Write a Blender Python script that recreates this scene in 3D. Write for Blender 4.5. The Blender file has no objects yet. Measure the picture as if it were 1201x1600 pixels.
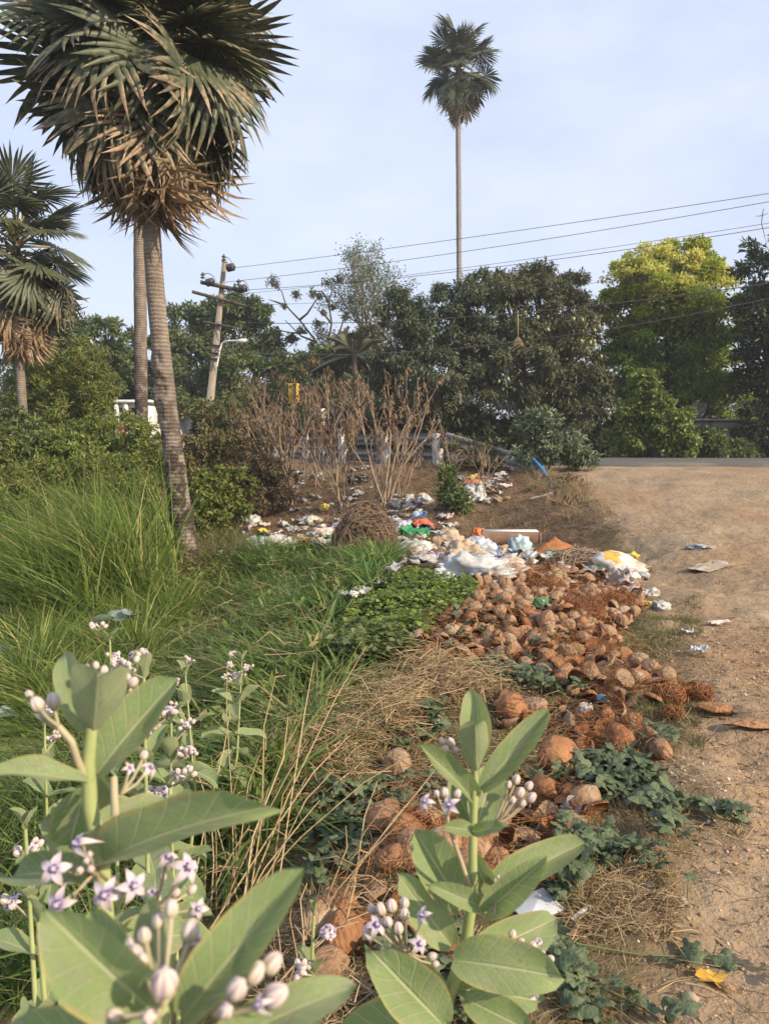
import bpy, bmesh, math, random
import numpy as np
from mathutils import Vector, Matrix, Euler

random.seed(7)
rng = np.random.default_rng(11)
SC = bpy.context.scene
COL = SC.collection
R = math.radians

# ------------------------------------------------------------------ camera
EYE = 1.6
PITCH = R(5.24)
FPX = 1202.0                      # focal length in photo pixels (1201 x 1600)
cam = bpy.data.cameras.new('camera')
cam.sensor_fit = 'VERTICAL'
cam.sensor_height = 34.6
cam.sensor_width = 26.0
cam.lens = 34.6 * FPX / 1600.0
cam.clip_start = 0.05
cam.clip_end = 3000
cam.dof.use_dof = True
cam.dof.focus_distance = 6.0
cam.dof.aperture_fstop = 9.0
cam_o = bpy.data.objects.new('camera', cam)
cam_o.location = (0, 0, EYE)
cam_o.rotation_euler = (R(90) - PITCH, 0, 0)
COL.objects.link(cam_o)
SC.camera = cam_o

# ------------------------------------------------------------------ light
SUN_DIR = Vector((0.74, -0.50, 0.50)).normalized()   # towards the sun
world = bpy.data.worlds.new('World')
SC.world = world
world.use_nodes = True
nt = world.node_tree
nt.nodes.clear()
wo = nt.nodes.new('ShaderNodeOutputWorld')
bg = nt.nodes.new('ShaderNodeBackground')
sky = nt.nodes.new('ShaderNodeTexSky')
sky.sky_type = 'NISHITA'
sky.sun_disc = False
sky.sun_elevation = math.asin(SUN_DIR.z)
sky.sun_rotation = math.atan2(SUN_DIR.x, SUN_DIR.y)
sky.air_density = 1.0
sky.dust_density = 2.2
sky.ozone_density = 1.3
tc = nt.nodes.new('ShaderNodeTexCoord')
mp = nt.nodes.new('ShaderNodeMapping')
mp.inputs['Scale'].default_value = (1.0, 1.0, 2.6)
nz = nt.nodes.new('ShaderNodeTexNoise')
nz.inputs['Scale'].default_value = 2.3
nz.inputs['Detail'].default_value = 7.0
nz.inputs['Roughness'].default_value = 0.55
mr = nt.nodes.new('ShaderNodeMapRange')
mr.inputs['From Min'].default_value = 0.45
mr.inputs['From Max'].default_value = 0.85
mr.inputs['To Min'].default_value = 0.62
mr.inputs['To Max'].default_value = 0.97
mx = nt.nodes.new('ShaderNodeMix')
mx.data_type = 'RGBA'
mx.inputs['B'].default_value = (6.7, 7.4, 9.1, 1)      # thin high haze veil
nt.links.new(tc.outputs['Generated'], mp.inputs['Vector'])
nt.links.new(mp.outputs['Vector'], nz.inputs['Vector'])
nt.links.new(nz.outputs['Fac'], mr.inputs['Value'])
nt.links.new(mr.outputs['Result'], mx.inputs['Factor'])
nt.links.new(sky.outputs['Color'], mx.inputs['A'])
nt.links.new(mx.outputs['Result'], bg.inputs['Color'])
bg.inputs['Strength'].default_value = 0.104
nt.links.new(bg.outputs['Background'], wo.inputs['Surface'])

sun = bpy.data.lights.new('sun', 'SUN')
sun.energy = 5.0
sun.angle = R(0.6)
sun.color = (1.0, 0.82, 0.58)
sun_o = bpy.data.objects.new('sun', sun)
sun_o.location = SUN_DIR * 60
sun_o.rotation_euler = SUN_DIR.to_track_quat('Z', 'Y').to_euler()
COL.objects.link(sun_o)

SC.view_settings.view_transform = 'Standard'
SC.view_settings.look = 'None'
SC.view_settings.exposure = 0.46
SC.view_settings.gamma = 1.0

# ------------------------------------------------------------------ helpers
def sstep(a, b, x):
    t = np.clip((np.asarray(x, float) - a) / (b - a), 0, 1)
    return t * t * (3 - 2 * t)

def _h(ix, iy, iz, s):
    n = ix * 127.1 + iy * 311.7 + iz * 74.7 + s * 53.3
    f = np.sin(n) * 43758.5453
    return f - np.floor(f)

def vnoise(x, y, z=0.0, s=0):
    x, y, z = np.broadcast_arrays(np.asarray(x, float), np.asarray(y, float), np.asarray(z, float))
    ix, iy, iz = np.floor(x), np.floor(y), np.floor(z)
    fx, fy, fz = x - ix, y - iy, z - iz
    fx, fy, fz = [f * f * (3 - 2 * f) for f in (fx, fy, fz)]
    o = 0
    for dx in (0, 1):
        for dy in (0, 1):
            for dz in (0, 1):
                w = (fx if dx else 1 - fx) * (fy if dy else 1 - fy) * (fz if dz else 1 - fz)
                o = o + w * _h(ix + dx, iy + dy, iz + dz, s)
    return o * 2 - 1

def fbm(x, y, z=0.0, s=0, oc=4, g=0.5):
    o, a, f = 0, 1.0, 1.0
    for k in range(oc):
        o = o + a * vnoise(np.asarray(x) * f, np.asarray(y) * f, np.asarray(z) * f, s + k * 7)
        a *= g
        f *= 2.03
    return o

def ray(px, py):
    u = (800 - py) / FPX
    return np.array([(px - 600.5) / FPX,
                     math.cos(PITCH) + u * math.sin(PITCH),
                     -math.sin(PITCH) + u * math.cos(PITCH)])

def P(px, py, Y):
    """world point seen at photo pixel (px, py) standing Y metres ahead"""
    d = ray(px, py)
    return np.array([0, 0, EYE]) + d * (Y / d[1])

# road: near edge as y(x)
RX = np.array([-140, -60, -14, -4.7, 1.2, 3.6, 8, 20, 60, 140], float)
RY = np.array([235, 112, 43, 29.3, 19.9, 18.3, 17.6, 17.1, 16.8, 16.8], float)
ROADZ = 1.02

def road_dist(x, y):
    x = np.asarray(x, float); y = np.asarray(y, float)
    best = np.full(np.broadcast(x, y).shape, 1e9)
    for i in range(len(RX) - 1):
        ax, ay, bx, by = RX[i], RY[i], RX[i + 1], RY[i + 1]
        dx, dy = bx - ax, by - ay
        t = np.clip(((x - ax) * dx + (y - ay) * dy) / (dx * dx + dy * dy), 0, 1)
        best = np.minimum(best, np.hypot(x - ax - t * dx, y - ay - t * dy))
    front = y < np.interp(x, RX, RY)
    return np.where(front, best, -best)

HEAP = [(1.25, 7.3, 1.15, 1.5, .09), (2.0, 8.6, 1.2, 1.0, .05), (.75, 6.4, .6, .8, .05), (0.05, 2.9, .45, .5, .06),
        (0.15, 8.3, .9, 1.7, .13), (-.35, 7.2, .6, .8, .06), (2.1, 10.2, .5, .4, .04)]

def zbase(x, y):
    x = np.asarray(x, float); y = np.asarray(y, float)
    d = road_dist(x, y)
    L = 6.6 + 5.4 * sstep(1.8, 4.2, x)
    t = np.clip(d / L, 0, 1)
    s = np.where(x > 3, t, t * t * (3 - 2 * t))
    k = sstep(1.8, 4.2, x)
    s = t * t * (3 - 2 * t) * (1 - k) + (t * .75 + .25 * t * t * (3 - 2 * t)) * k
    xe = 0.25 + 0.05 * y
    b = -0.78 * sstep(0.0, 3.3, xe - x) * (1 - 0.62 * sstep(9.3, 12.2, y) * sstep(-5.5, -3.2, x))
    z = b * s + ROADZ * (1 - s)
    z = np.where(d < 0, ROADZ - 0.10 * sstep(6.5, 9, -d), z)
    for hx, hy, sx, sy, a in HEAP:
        z = z + a * np.exp(-((x - hx) / sx) ** 2 - ((y - hy) / sy) ** 2)
    return z

def zt(x, y):
    x = np.asarray(x, float); y = np.asarray(y, float)
    d = road_dist(x, y)
    far = sstep(60, 30, np.hypot(x, y)) * sstep(-.2, .6, d)
    n = 0.05 * fbm(x * .9, y * .9, 0, 3, 3) + 0.020 * fbm(x * 3.3, y * 3.3, 0, 5, 3)
    n = n + 0.0085 * fbm(x * 13, y * 13, 0, 9, 3)
    # worn wheel track with fine tread ripples on the dirt lane
    tr = np.exp(-((x - 1.62 - .12 * (y - 3) - .1 * np.sin(y * .5)) / .16) ** 2) * sstep(14, 5, y)
    n = n - 0.03 * tr + 0.012 * tr * np.sin(y * 36 + 3 * np.sin(x * 5))
    tr2 = np.exp(-((x - 2.9 - .22 * (y - 3) - .12 * np.sin(y * .6)) / .2) ** 2) * sstep(15, 6, y)
    n = n - 0.03 * tr2 + 0.008 * tr2 * np.sin(y * 33)
    n = n + .012 * np.maximum(0, fbm(x * 6, y * 6, 0, 71, 3))
    return zbase(x, y) + n * far

def zt1(x, y):
    return float(zt(np.array([x]), np.array([y]))[0])

_YS = np.concatenate([np.arange(1.2, 12, .18), np.arange(12, 60, .6)])
def G(px, py):
    """ground point under photo pixel"""
    d = ray(px, py)
    k = _YS / d[1]
    z = EYE + d[2] * k
    hit = np.nonzero(z <= zbase(d[0] * k, _YS) + .06)[0]
    i = max(hit[0] - 1, 0) if len(hit) else len(_YS) - 2
    ys = np.linspace(_YS[i], _YS[min(i + 2, len(_YS) - 1)] + .1, 26)
    k = ys / d[1]
    zz = zt(d[0] * k, ys)
    hit = np.nonzero(EYE + d[2] * k <= zz)[0]
    i = hit[0] if len(hit) else len(ys) - 1
    return np.array([d[0] * k[i], ys[i], float(zz[i])])

def nrm(v):
    v = np.asarray(v, float)
    return v / np.maximum(np.linalg.norm(v, axis=-1, keepdims=True), 1e-9)

def add_mesh(name, V, faces, mats=(), midx=None, attrs=None, smooth=False):
    """faces: list of int arrays (n,3) or (n,4)"""
    me = bpy.data.meshes.new(name)
    V = np.ascontiguousarray(V, dtype=np.float32)
    me.vertices.add(len(V))
    me.vertices.foreach_set('co', V.ravel())
    faces = [np.asarray(f, dtype=np.int32) for f in faces if len(f)]
    loops = np.concatenate([f.ravel() for f in faces])
    tot = np.concatenate([np.full(len(f), f.shape[1], np.int32) for f in faces])
    start = np.concatenate([[0], np.cumsum(tot)[:-1]]).astype(np.int32)
    me.loops.add(len(loops))
    me.loops.foreach_set('vertex_index', loops)
    me.polygons.add(len(tot))
    me.polygons.foreach_set('loop_start', start)
    me.polygons.foreach_set('loop_total', tot)
    for m in mats:
        me.materials.append(m)
    if midx is not None:
        me.polygons.foreach_set('material_index', np.asarray(midx, np.int32))
    if smooth:
        me.polygons.foreach_set('use_smooth', np.ones(len(tot), bool))
    for k, a in (attrs or {}).items():
        at = me.attributes.new(k, 'FLOAT', 'POINT')
        at.data.foreach_set('value', np.ascontiguousarray(a, np.float32))
    me.update(calc_edges=True)
    return me

class MB:
    """collects shapes for one mesh"""
    def __init__(s):
        s.V = []; s.n = 0; s.f3 = []; s.f4 = []; s.m3 = []; s.m4 = []; s.A = []
    def add(s, V, F, m=0, a=0.5):
        V = np.asarray(V, float); F = np.asarray(F, int)
        s.V.append(V)
        s.A.append(np.broadcast_to(np.asarray(a, float), (len(V),)).copy())
        if F.shape[1] == 3:
            s.f3.append(F + s.n); s.m3.append(np.full(len(F), m))
        else:
            s.f4.append(F + s.n); s.m4.append(np.full(len(F), m))
        s.n += len(V)
        return s
    def tube(s, pts, rad, n=6, m=0, a=0.5, cap=True):
        pts = np.asarray(pts, float)
        k = len(pts)
        rad = np.broadcast_to(np.asarray(rad, float), (k,))
        V, F = tubes_np(pts[None], rad[None], n)
        s.add(V, F, m, a)
        if cap:
            for e in (0, k - 1):
                ring = V[e * n:(e + 1) * n]
                c = ring.mean(0)
                VV = np.vstack([ring, c])
                idx = np.arange(n)
                FF = np.stack([idx, np.roll(idx, -1), np.full(n, n)], 1)
                if e == 0:
                    FF = FF[:, ::-1]
                s.add(VV, FF, m, a)
        return s
    def box(s, c, size, rot=None, m=0, a=0.5, bev=0.0):
        sx, sy, sz = [q / 2 for q in size]
        if bev > 0:
            b = min(bev, sx * .8, sy * .8, sz * .8)
            prof = [(-sx + b, -sy), (sx - b, -sy), (sx, -sy + b), (sx, sy - b), (sx - b, sy), (-sx + b, sy), (-sx, sy - b), (-sx, -sy + b)]
            prof = np.array(prof)
            ins = prof * np.array([(sx - b) / sx, (sy - b) / sy])
            rings = [np.c_[ins, np.full(8, -sz)], np.c_[prof, np.full(8, -sz + b)], np.c_[prof, np.full(8, sz - b)], np.c_[ins, np.full(8, sz)]]
            V = np.vstack(rings)
            F = []
            for r in range(3):
                for i in range(8):
                    j = (i + 1) % 8
                    F.append((r * 8 + i, r * 8 + j, r * 8 + 8 + j, r * 8 + 8 + i))
            for base, rev in ((0, True), (24, False)):
                q = [(0, 1, 2, 3), (0, 3, 4, 7), (7, 4, 5, 6)]
                for f in q:
                    f = [base + i for i in f]
                    F.append(f[::-1] if rev else f)
            V = V; F = np.array(F)
        else:
            V = np.array([(x, y, z) for z in (-sz, sz) for x, y in ((-sx, -sy), (sx, -sy), (sx, sy), (-sx, sy))])
            F = np.array([(3, 2, 1, 0), (4, 5, 6, 7), (0, 1, 5, 4), (1, 2, 6, 5), (2, 3, 7, 6), (3, 0, 4, 7)])
        if rot is not None:
            V = V @ np.array(rot).T
        s.add(V + np.asarray(c, float), F, m, a)
        return s
    def lathe(s, prof, n=12, c=(0, 0, 0), rot=None, m=0, a=0.5):
        prof = np.asarray(prof, float)
        k = len(prof)
        th = np.linspace(0, 2 * np.pi, n, endpoint=False)
        V = np.stack([np.outer(prof[:, 0], np.cos(th)), np.outer(prof[:, 0], np.sin(th)), np.repeat(prof[:, 1:2], n, 1)], -1).reshape(-1, 3)
        if rot is not None:
            V = V @ np.array(rot).T
        F = []
        for r in range(k - 1):
            i = np.arange(n); j = (i + 1) % n
            F.append(np.stack([r * n + i, r * n + j, (r + 1) * n + j, (r + 1) * n + i], 1))
        s.add(V + np.asarray(c, float), np.vstack(F), m, a)
        return s
    def sweep(s, prof, pts, m=0, a=0.5, up=(0, 0, 1)):
        """prof: closed list of (side, up); swept along pts"""
        pts = np.asarray(pts, float); prof = np.asarray(prof, float)
        T = nrm(np.gradient(pts, axis=0))
        S = nrm(np.cross(T, np.asarray(up, float)))
        U = np.cross(S, T)
        V = (pts[:, None] + prof[None, :, 0:1] * S[:, None] + prof[None, :, 1:2] * U[:, None]).reshape(-1, 3)
        n = len(prof)
        F = []
        for r in range(len(pts) - 1):
            i = np.arange(n); j = (i + 1) % n
            F.append(np.stack([r * n + i, r * n + j, (r + 1) * n + j, (r + 1) * n + i], 1))
        s.add(V, np.vstack(F), m, a)
        return s
    def mesh(s, name, mats, smooth=False):
        V = np.vstack(s.V)
        fs, ms = [], []
        if s.f3:
            fs.append(np.vstack(s.f3)); ms.append(np.concatenate(s.m3))
        if s.f4:
            fs.append(np.vstack(s.f4)); ms.append(np.concatenate(s.m4))
        if not isinstance(mats, (list, tuple)):
            mats = [mats]
        return add_mesh(name, V, fs, mats, np.concatenate(ms), {'a': np.concatenate(s.A)}, smooth)

def tubes_np(paths, radii, n=3):
    """paths (N,k,3), radii (N,k) -> verts, quads"""
    N, k, _ = paths.shape
    T = nrm(np.gradient(paths, axis=1))
    ref = np.where(np.abs(T[..., 2:3]) > .9, np.array([1.0, 0, 0]), np.array([0, 0, 1.0]))
    if k > 1:
        ref = np.repeat(ref[:, :1], k, 1)
    S = nrm(np.cross(T, ref)); U = np.cross(S, T)
    th = np.linspace(0, 2 * np.pi, n, endpoint=False)
    V = paths[:, :, None] + radii[:, :, None, None] * (np.cos(th)[None, None, :, None] * S[:, :, None] + np.sin(th)[None, None, :, None] * U[:, :, None])
    idx = np.arange(N * k * n).reshape(N, k, n)
    a = idx[:, :-1]; b = np.roll(a, -1, 2)
    c = idx[:, 1:]; d = np.roll(c, -1, 2)
    F = np.stack([a, d * 0 + b, d, c], -1).reshape(-1, 4)
    return V.reshape(-1, 3), F

def leaf_mesh(Pb, D, N, L, W, fold=0.25, mid=0.45):
    """folded diamond leaves: verts, tris, attr repeat count 4"""
    S = nrm(np.cross(D, N)); N2 = np.cross(S, D)
    L = L[:, None]; W = W[:, None]
    m = Pb + D * L * mid + N2 * W * fold
    V = np.stack([Pb, m + S * W / 2, Pb + D * L, m - S * W / 2], 1)
    n = len(Pb)
    i = np.arange(n)[:, None] * 4
    F = np.concatenate([i + np.array([[0, 1, 2]]), i + np.array([[0, 2, 3]])], 0)
    return V.reshape(-1, 3), F

def blades(B, H, Wd, lean, segs=3, rs=None, up=None):
    """grass blades rooted at B (n,3): verts, (quads, tris)"""
    rs = rs or rng
    n = len(B)
    ts = np.linspace(0, 1, segs + 1)
    ang = rs.uniform(0, 2 * np.pi, n)
    S = np.stack([np.cos(ang), np.sin(ang), np.zeros(n)], 1)
    V = []
    for i, t in enumerate(ts):
        c = B + np.outer(H * (t - .25 * t * t * np.minimum(np.linalg.norm(lean, axis=1) / np.maximum(H, .01), 1.6)), [0, 0, 1]) + lean * (t ** 1.9)
        w = Wd * (1 - t ** 2.2)
        if i < segs:
            V.append(c + S * w[:, None] / 2 if np.ndim(w) else c)
            V.append(c - S * (w[:, None] / 2))
        else:
            V.append(c)
    V = np.stack(V, 1)
    k = 2 * segs + 1
    i = np.arange(n)[:, None] * k
    Q = np.concatenate([i + np.array([[2 * j, 2 * j + 1, 2 * j + 3, 2 * j + 2]]) for j in range(segs - 1)], 0)
    T = i + np.array([[2 * segs - 2, 2 * segs - 1, 2 * segs]])
    return V.reshape(-1, 3), Q, T, k

def obj(name, me, parent=None, loc=None, rot=None, scale=None):
    o = bpy.data.objects.new(name, me)
    COL.objects.link(o)
    if parent is not None:
        o.parent = parent
    if loc is not None:
        o.location = loc
    if rot is not None:
        o.rotation_euler = rot
    if scale is not None:
        o.scale = scale if hasattr(scale, '__len__') else (scale,) * 3
    return o

def tag(o, label, cat, group=None, kind=None):
    o['label'] = label
    o['category'] = cat
    if group:
        o['group'] = group
    if kind:
        o['kind'] = kind
    return o

def thing(name, label, cat, loc=(0, 0, 0), group=None):
    o = bpy.data.objects.new(name, None)
    o.empty_display_size = .1
    COL.objects.link(o)
    o.location = loc
    return tag(o, label, cat, group)

# ------------------------------------------------------------------ materials
def new_mat(name):
    m = bpy.data.materials.new(name)
    m.use_nodes = True
    t = m.node_tree
    return m, t, t.nodes['Principled BSDF']

def mixc(t, f, a, b):
    n = t.nodes.new('ShaderNodeMix'); n.data_type = 'RGBA'
    for k, v in (('A', a), ('B', b)):
        if isinstance(v, tuple):
            n.inputs[k].default_value = (*v[:3], 1)
        else:
            t.links.new(v, n.inputs[k])
    if isinstance(f, (int, float)):
        n.inputs['Factor'].default_value = f
    else:
        t.links.new(f, n.inputs['Factor'])
    return n.outputs['Result']

def mth(t, op, a, b=None, c=None):
    n = t.nodes.new('ShaderNodeMath'); n.operation = op
    for i, v in enumerate((a, b, c)):
        if v is None:
            continue
        if isinstance(v, (int, float)):
            n.inputs[i].default_value = v
        else:
            t.links.new(v, n.inputs[i])
    return n.outputs[0]

def rngmap(t, v, a, b, c=0.0, d=1.0):
    n = t.nodes.new('ShaderNodeMapRange')
    t.links.new(v, n.inputs['Value'])
    n.inputs['From Min'].default_value = a; n.inputs['From Max'].default_value = b
    n.inputs['To Min'].default_value = c; n.inputs['To Max'].default_value = d
    return n.outputs['Result']

def noise(t, scale, det=4, stretch=None, rough=.55, coord='Object', dim=None):
    tcn = t.nodes.new('ShaderNodeTexCoord')
    src = tcn.outputs[coord]
    oi = t.nodes.new('ShaderNodeObjectInfo')
    vm = t.nodes.new('ShaderNodeVectorMath'); vm.operation = 'ADD'
    mul = t.nodes.new('ShaderNodeMath'); mul.operation = 'MULTIPLY'; mul.inputs[1].default_value = 40.0
    t.links.new(oi.outputs['Random'], mul.inputs[0])
    t.links.new(src, vm.inputs[0]); t.links.new(mul.outputs[0], vm.inputs[1])
    src = vm.outputs[0]
    if stretch:
        mpn = t.nodes.new('ShaderNodeMapping')
        mpn.inputs['Scale'].default_value = stretch
        t.links.new(src, mpn.inputs['Vector'])
        src = mpn.outputs[0]
    n = t.nodes.new('ShaderNodeTexNoise')
    n.inputs['Scale'].default_value = scale
    n.inputs['Detail'].default_value = det
    n.inputs['Roughness'].default_value = rough
    t.links.new(src, n.inputs['Vector'])
    return n.outputs['Fac']

def attr(t, name='a'):
    n = t.nodes.new('ShaderNodeAttribute')
    n.attribute_name = name
    return n.outputs['Fac']

def bump(t, b, h, dist=.01, st=.6):
    n = t.nodes.new('ShaderNodeBump')
    n.inputs['Strength'].default_value = st
    n.inputs['Distance'].default_value = dist
    t.links.new(h, n.inputs['Height'])
    t.links.new(n.outputs[0], b.inputs['Normal'])

def surf(name, c1, c2, scale=8, rough=.8, bs=None, bd=.006, bst=.5, stretch=None, c3=None, s3=2.0, metal=0, spec=.3, objrand=0.0):
    """two-tone noisy surface with fine relief"""
    m, t, b = new_mat(name)
    n = noise(t, scale, 6, stretch)
    c = mixc(t, rngmap(t, n, .32, .68), c1, c2)
    if c3:
        n3 = noise(t, s3, 5)
        c = mixc(t, rngmap(t, n3, .52, .66), c, c3)
    if objrand:
        oi = t.nodes.new('ShaderNodeObjectInfo')
        hs = t.nodes.new('ShaderNodeHueSaturation')
        t.links.new(rngmap(t, oi.outputs['Random'], 0, 1, 1 - objrand, 1 + objrand), hs.inputs['Value'])
        t.links.new(c, hs.inputs['Color'])
        c = hs.outputs[0]
    t.links.new(c, b.inputs['Base Color'])
    b.inputs['Roughness'].default_value = rough
    b.inputs['Metallic'].default_value = metal
    b.inputs['Specular IOR Level'].default_value = spec
    if bs:
        bump(t, b, noise(t, bs, 6, stretch), bd, bst)
    return m

def foliage(name, c1, c2, c3=None, trans=.25, rough=.55, big=None):
    """leaf colour from the per-leaf attribute, thin leaves let some light through"""
    m, t, b = new_mat(name)
    a = attr(t)
    c = mixc(t, rngmap(t, a, 0, .8), c1, c2)
    if c3:
        c = mixc(t, rngmap(t, a, .86, .9), c, c3)
    if big:
        n = noise(t, big[0], 3)
        c = mixc(t, rngmap(t, n, .4, .65), c, big[1])
    t.links.new(c, b.inputs['Base Color'])
    b.inputs['Roughness'].default_value = rough
    b.inputs['Specular IOR Level'].default_value = .35
    if trans:
        tr = t.nodes.new('ShaderNodeBsdfTranslucent')
        hs = t.nodes.new('ShaderNodeHueSaturation')
        hs.inputs['Value'].default_value = 1.3
        t.links.new(c, hs.inputs['Color'])
        t.links.new(hs.outputs[0], tr.inputs['Color'])
        ms = t.nodes.new('ShaderNodeMixShader')
        ms.inputs[0].default_value = trans
        t.links.new(b.outputs[0], ms.inputs[1])
        t.links.new(tr.outputs[0], ms.inputs[2])
        t.links.new(ms.outputs[0], t.nodes['Material Output'].inputs['Surface'])
    return m
# ------------------------------------------------------------------ ground
def path_edge(y):
    pts = [G(px, py) for px, py in EDGE_PX]
    return pts
EDGE_PX = [(985, 1600), (1000, 1500), (1045, 1400), (1090, 1300), (1070, 1200), (1085, 1100), (1030, 1000), (1000, 940), (975, 870), (930, 790), (890, 745)]
_e = np.array([G(*q) for q in EDGE_PX])
EDGE_Y = np.concatenate([[0], _e[:, 1], [30]]); EDGE_X = np.concatenate([[.6], _e[:, 0], [_e[-1, 0]]])

def axis(dense0, dense1, step, lo, hi, g=1.09):
    a = list(np.arange(dense0, dense1 + 1e-6, step))
    s = step
    while a[-1] < hi:
        s *= g; a.append(a[-1] + s)
    s = step; b = []
    x = dense0
    while x > lo:
        s *= g; x -= s; b.append(x)
    return np.array(b[::-1] + a)

def make_ground():
    xs = axis(-3.0, 4.6, .035, -600, 600, 1.045)
    ys = np.concatenate([axis(1.3, 9.0, .035, -60, 24, 1.02), ])
    last = ys[-1]; s = .3
    ex = []
    while last < 1200:
        s *= 1.09; last += s; ex.append(last)
    ys = np.concatenate([ys, ex])
    X, Y = np.meshgrid(xs, ys)
    Z = zt(X, Y)
    nx, ny = len(xs), len(ys)
    V = np.stack([X, Y, Z], -1).reshape(-1, 3)
    i = np.arange((ny - 1) * (nx - 1)); r = i // (nx - 1); c = i % (nx - 1)
    a = r * nx + c
    F = np.stack([a, a + 1, a + nx + 1, a + nx], 1)
    xe = np.interp(Y, EDGE_Y, EDGE_X)
    edge = X - xe + .18 * fbm(X * 2.2, Y * 2.2, 0, 21, 3)
    path = sstep(-.35, .25, edge)
    d = road_dist(X, Y)
    path = path * sstep(-12, 0, d)
    emb = sstep(8.5, 6.0, d) * sstep(-1, .3, d) * (1 - path)
    return add_mesh('ground', V, [F], [m_ground], None, {'path': path.ravel(), 'emb': emb.ravel()}, True)

m_ground, t, b = new_mat('ground_soil')
n1 = noise(t, 1.3, 6); n2 = noise(t, 14, 6); n3 = noise(t, 70, 4); n4 = noise(t, .35, 4)
dirt = mixc(t, rngmap(t, n2, .3, .7), (.215, .158, .102), (.325, .248, .165))
dirt = mixc(t, rngmap(t, n1, .45, .7), dirt, (.355, .275, .19))
dirt = mixc(t, rngmap(t, n4, .5, .68), dirt, (.28, .187, .113))
dirt = mixc(t, rngmap(t, n3, .62, .74), dirt, (.12, .083, .053))
hum = mixc(t, rngmap(t, n2, .3, .7), (.06, .052, .026), (.12, .10, .05))
embc = mixc(t, rngmap(t, n2, .3, .7), (.12, .082, .054), (.20, .14, .092))
embc = mixc(t, rngmap(t, n1, .5, .66), embc, (.23, .14, .082))
c = mixc(t, attr(t, 'emb'), hum, embc)
c = mixc(t, attr(t, 'path'), c, dirt)
t.links.new(c, b.inputs['Base Color'])
b.inputs['Roughness'].default_value = .95
b.inputs['Specular IOR Level'].default_value = .1
hh = mth(t, 'ADD', mth(t, 'MULTIPLY', n2, 1.0), mth(t, 'MULTIPLY', n3, .35))
bump(t, b, hh, .03, .9)
g = obj('ground', make_ground()); g['kind'] = 'structure'

# pond
m_water, t, b = new_mat('pond_scum')
n = noise(t, 1.6, 6); nf = noise(t, 55, 3)
alg = mixc(t, rngmap(t, nf, .35, .65), (.035, .06, .012), (.14, .165, .035))
alg = mixc(t, rngmap(t, noise(t, 6, 5), .45, .6), alg, (.20, .20, .05))
cov = rngmap(t, mth(t, 'ADD', n, mth(t, 'MULTIPLY', nf, .25)), .52, .60)
t.links.new(mixc(t, cov, (.012, .018, .015), alg), b.inputs['Base Color'])
t.links.new(rngmap(t, cov, 0, 1, .08, .75), b.inputs['Roughness'])
bump(t, b, nf, .015, .8)
xs = np.linspace(-13, -1.6, 40); ys = np.linspace(1.5, 12.4, 40)
X, Y = np.meshgrid(xs, ys)
F = np.array([(r * 40 + c, r * 40 + c + 1, r * 40 + c + 41, r * 40 + c + 40) for r in range(39) for c in range(39)])
POND = -0.60
w = obj('pond_water', add_mesh('pond_water', np.stack([X, Y, np.full_like(X, POND)], -1).reshape(-1, 3), [F], [m_water]))
w['kind'] = 'structure'

# road
m_asph = surf('asphalt', (.075, .07, .068), (.115, .108, .10), 40, .85, 120, .004, .5, None, (.16, .135, .10), .6)
px_ = np.linspace(-60, 60, 240)
py_ = np.interp(px_, RX, RY)
ed = np.stack([px_, py_], 1)
k = np.ones(9) / 9
tan = np.gradient(ed, axis=0); nv = nrm(np.stack([-tan[:, 1], tan[:, 0]], 1))
rows = []
for off, z in ((-.05, ROADZ - .12), (0.0, ROADZ + .045), (.06, ROADZ + .07), (3.3, ROADZ + .11), (6.6, ROADZ + .07), (6.72, ROADZ - .2)):
    wob = .09 * fbm(px_ * 1.7, 0, 0, 31, 3) if off < .2 else 0
    q = ed + nv * (off + np.asarray(wob)).reshape(-1, 1) if off < .2 else ed + nv * off
    rows.append(np.c_[q, np.full(len(q), z)])
V = np.stack(rows, 1)
n = V.shape[1]
idx = np.arange(V.shape[0] * n).reshape(-1, n)
F = np.stack([idx[:-1, :-1], idx[:-1, 1:], idx[1:, 1:], idx[1:, :-1]], -1).reshape(-1, 4)[:, ::-1]
r = obj('road', add_mesh('road', V.reshape(-1, 3), [F], [m_asph])); r['kind'] = 'structure'

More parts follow.
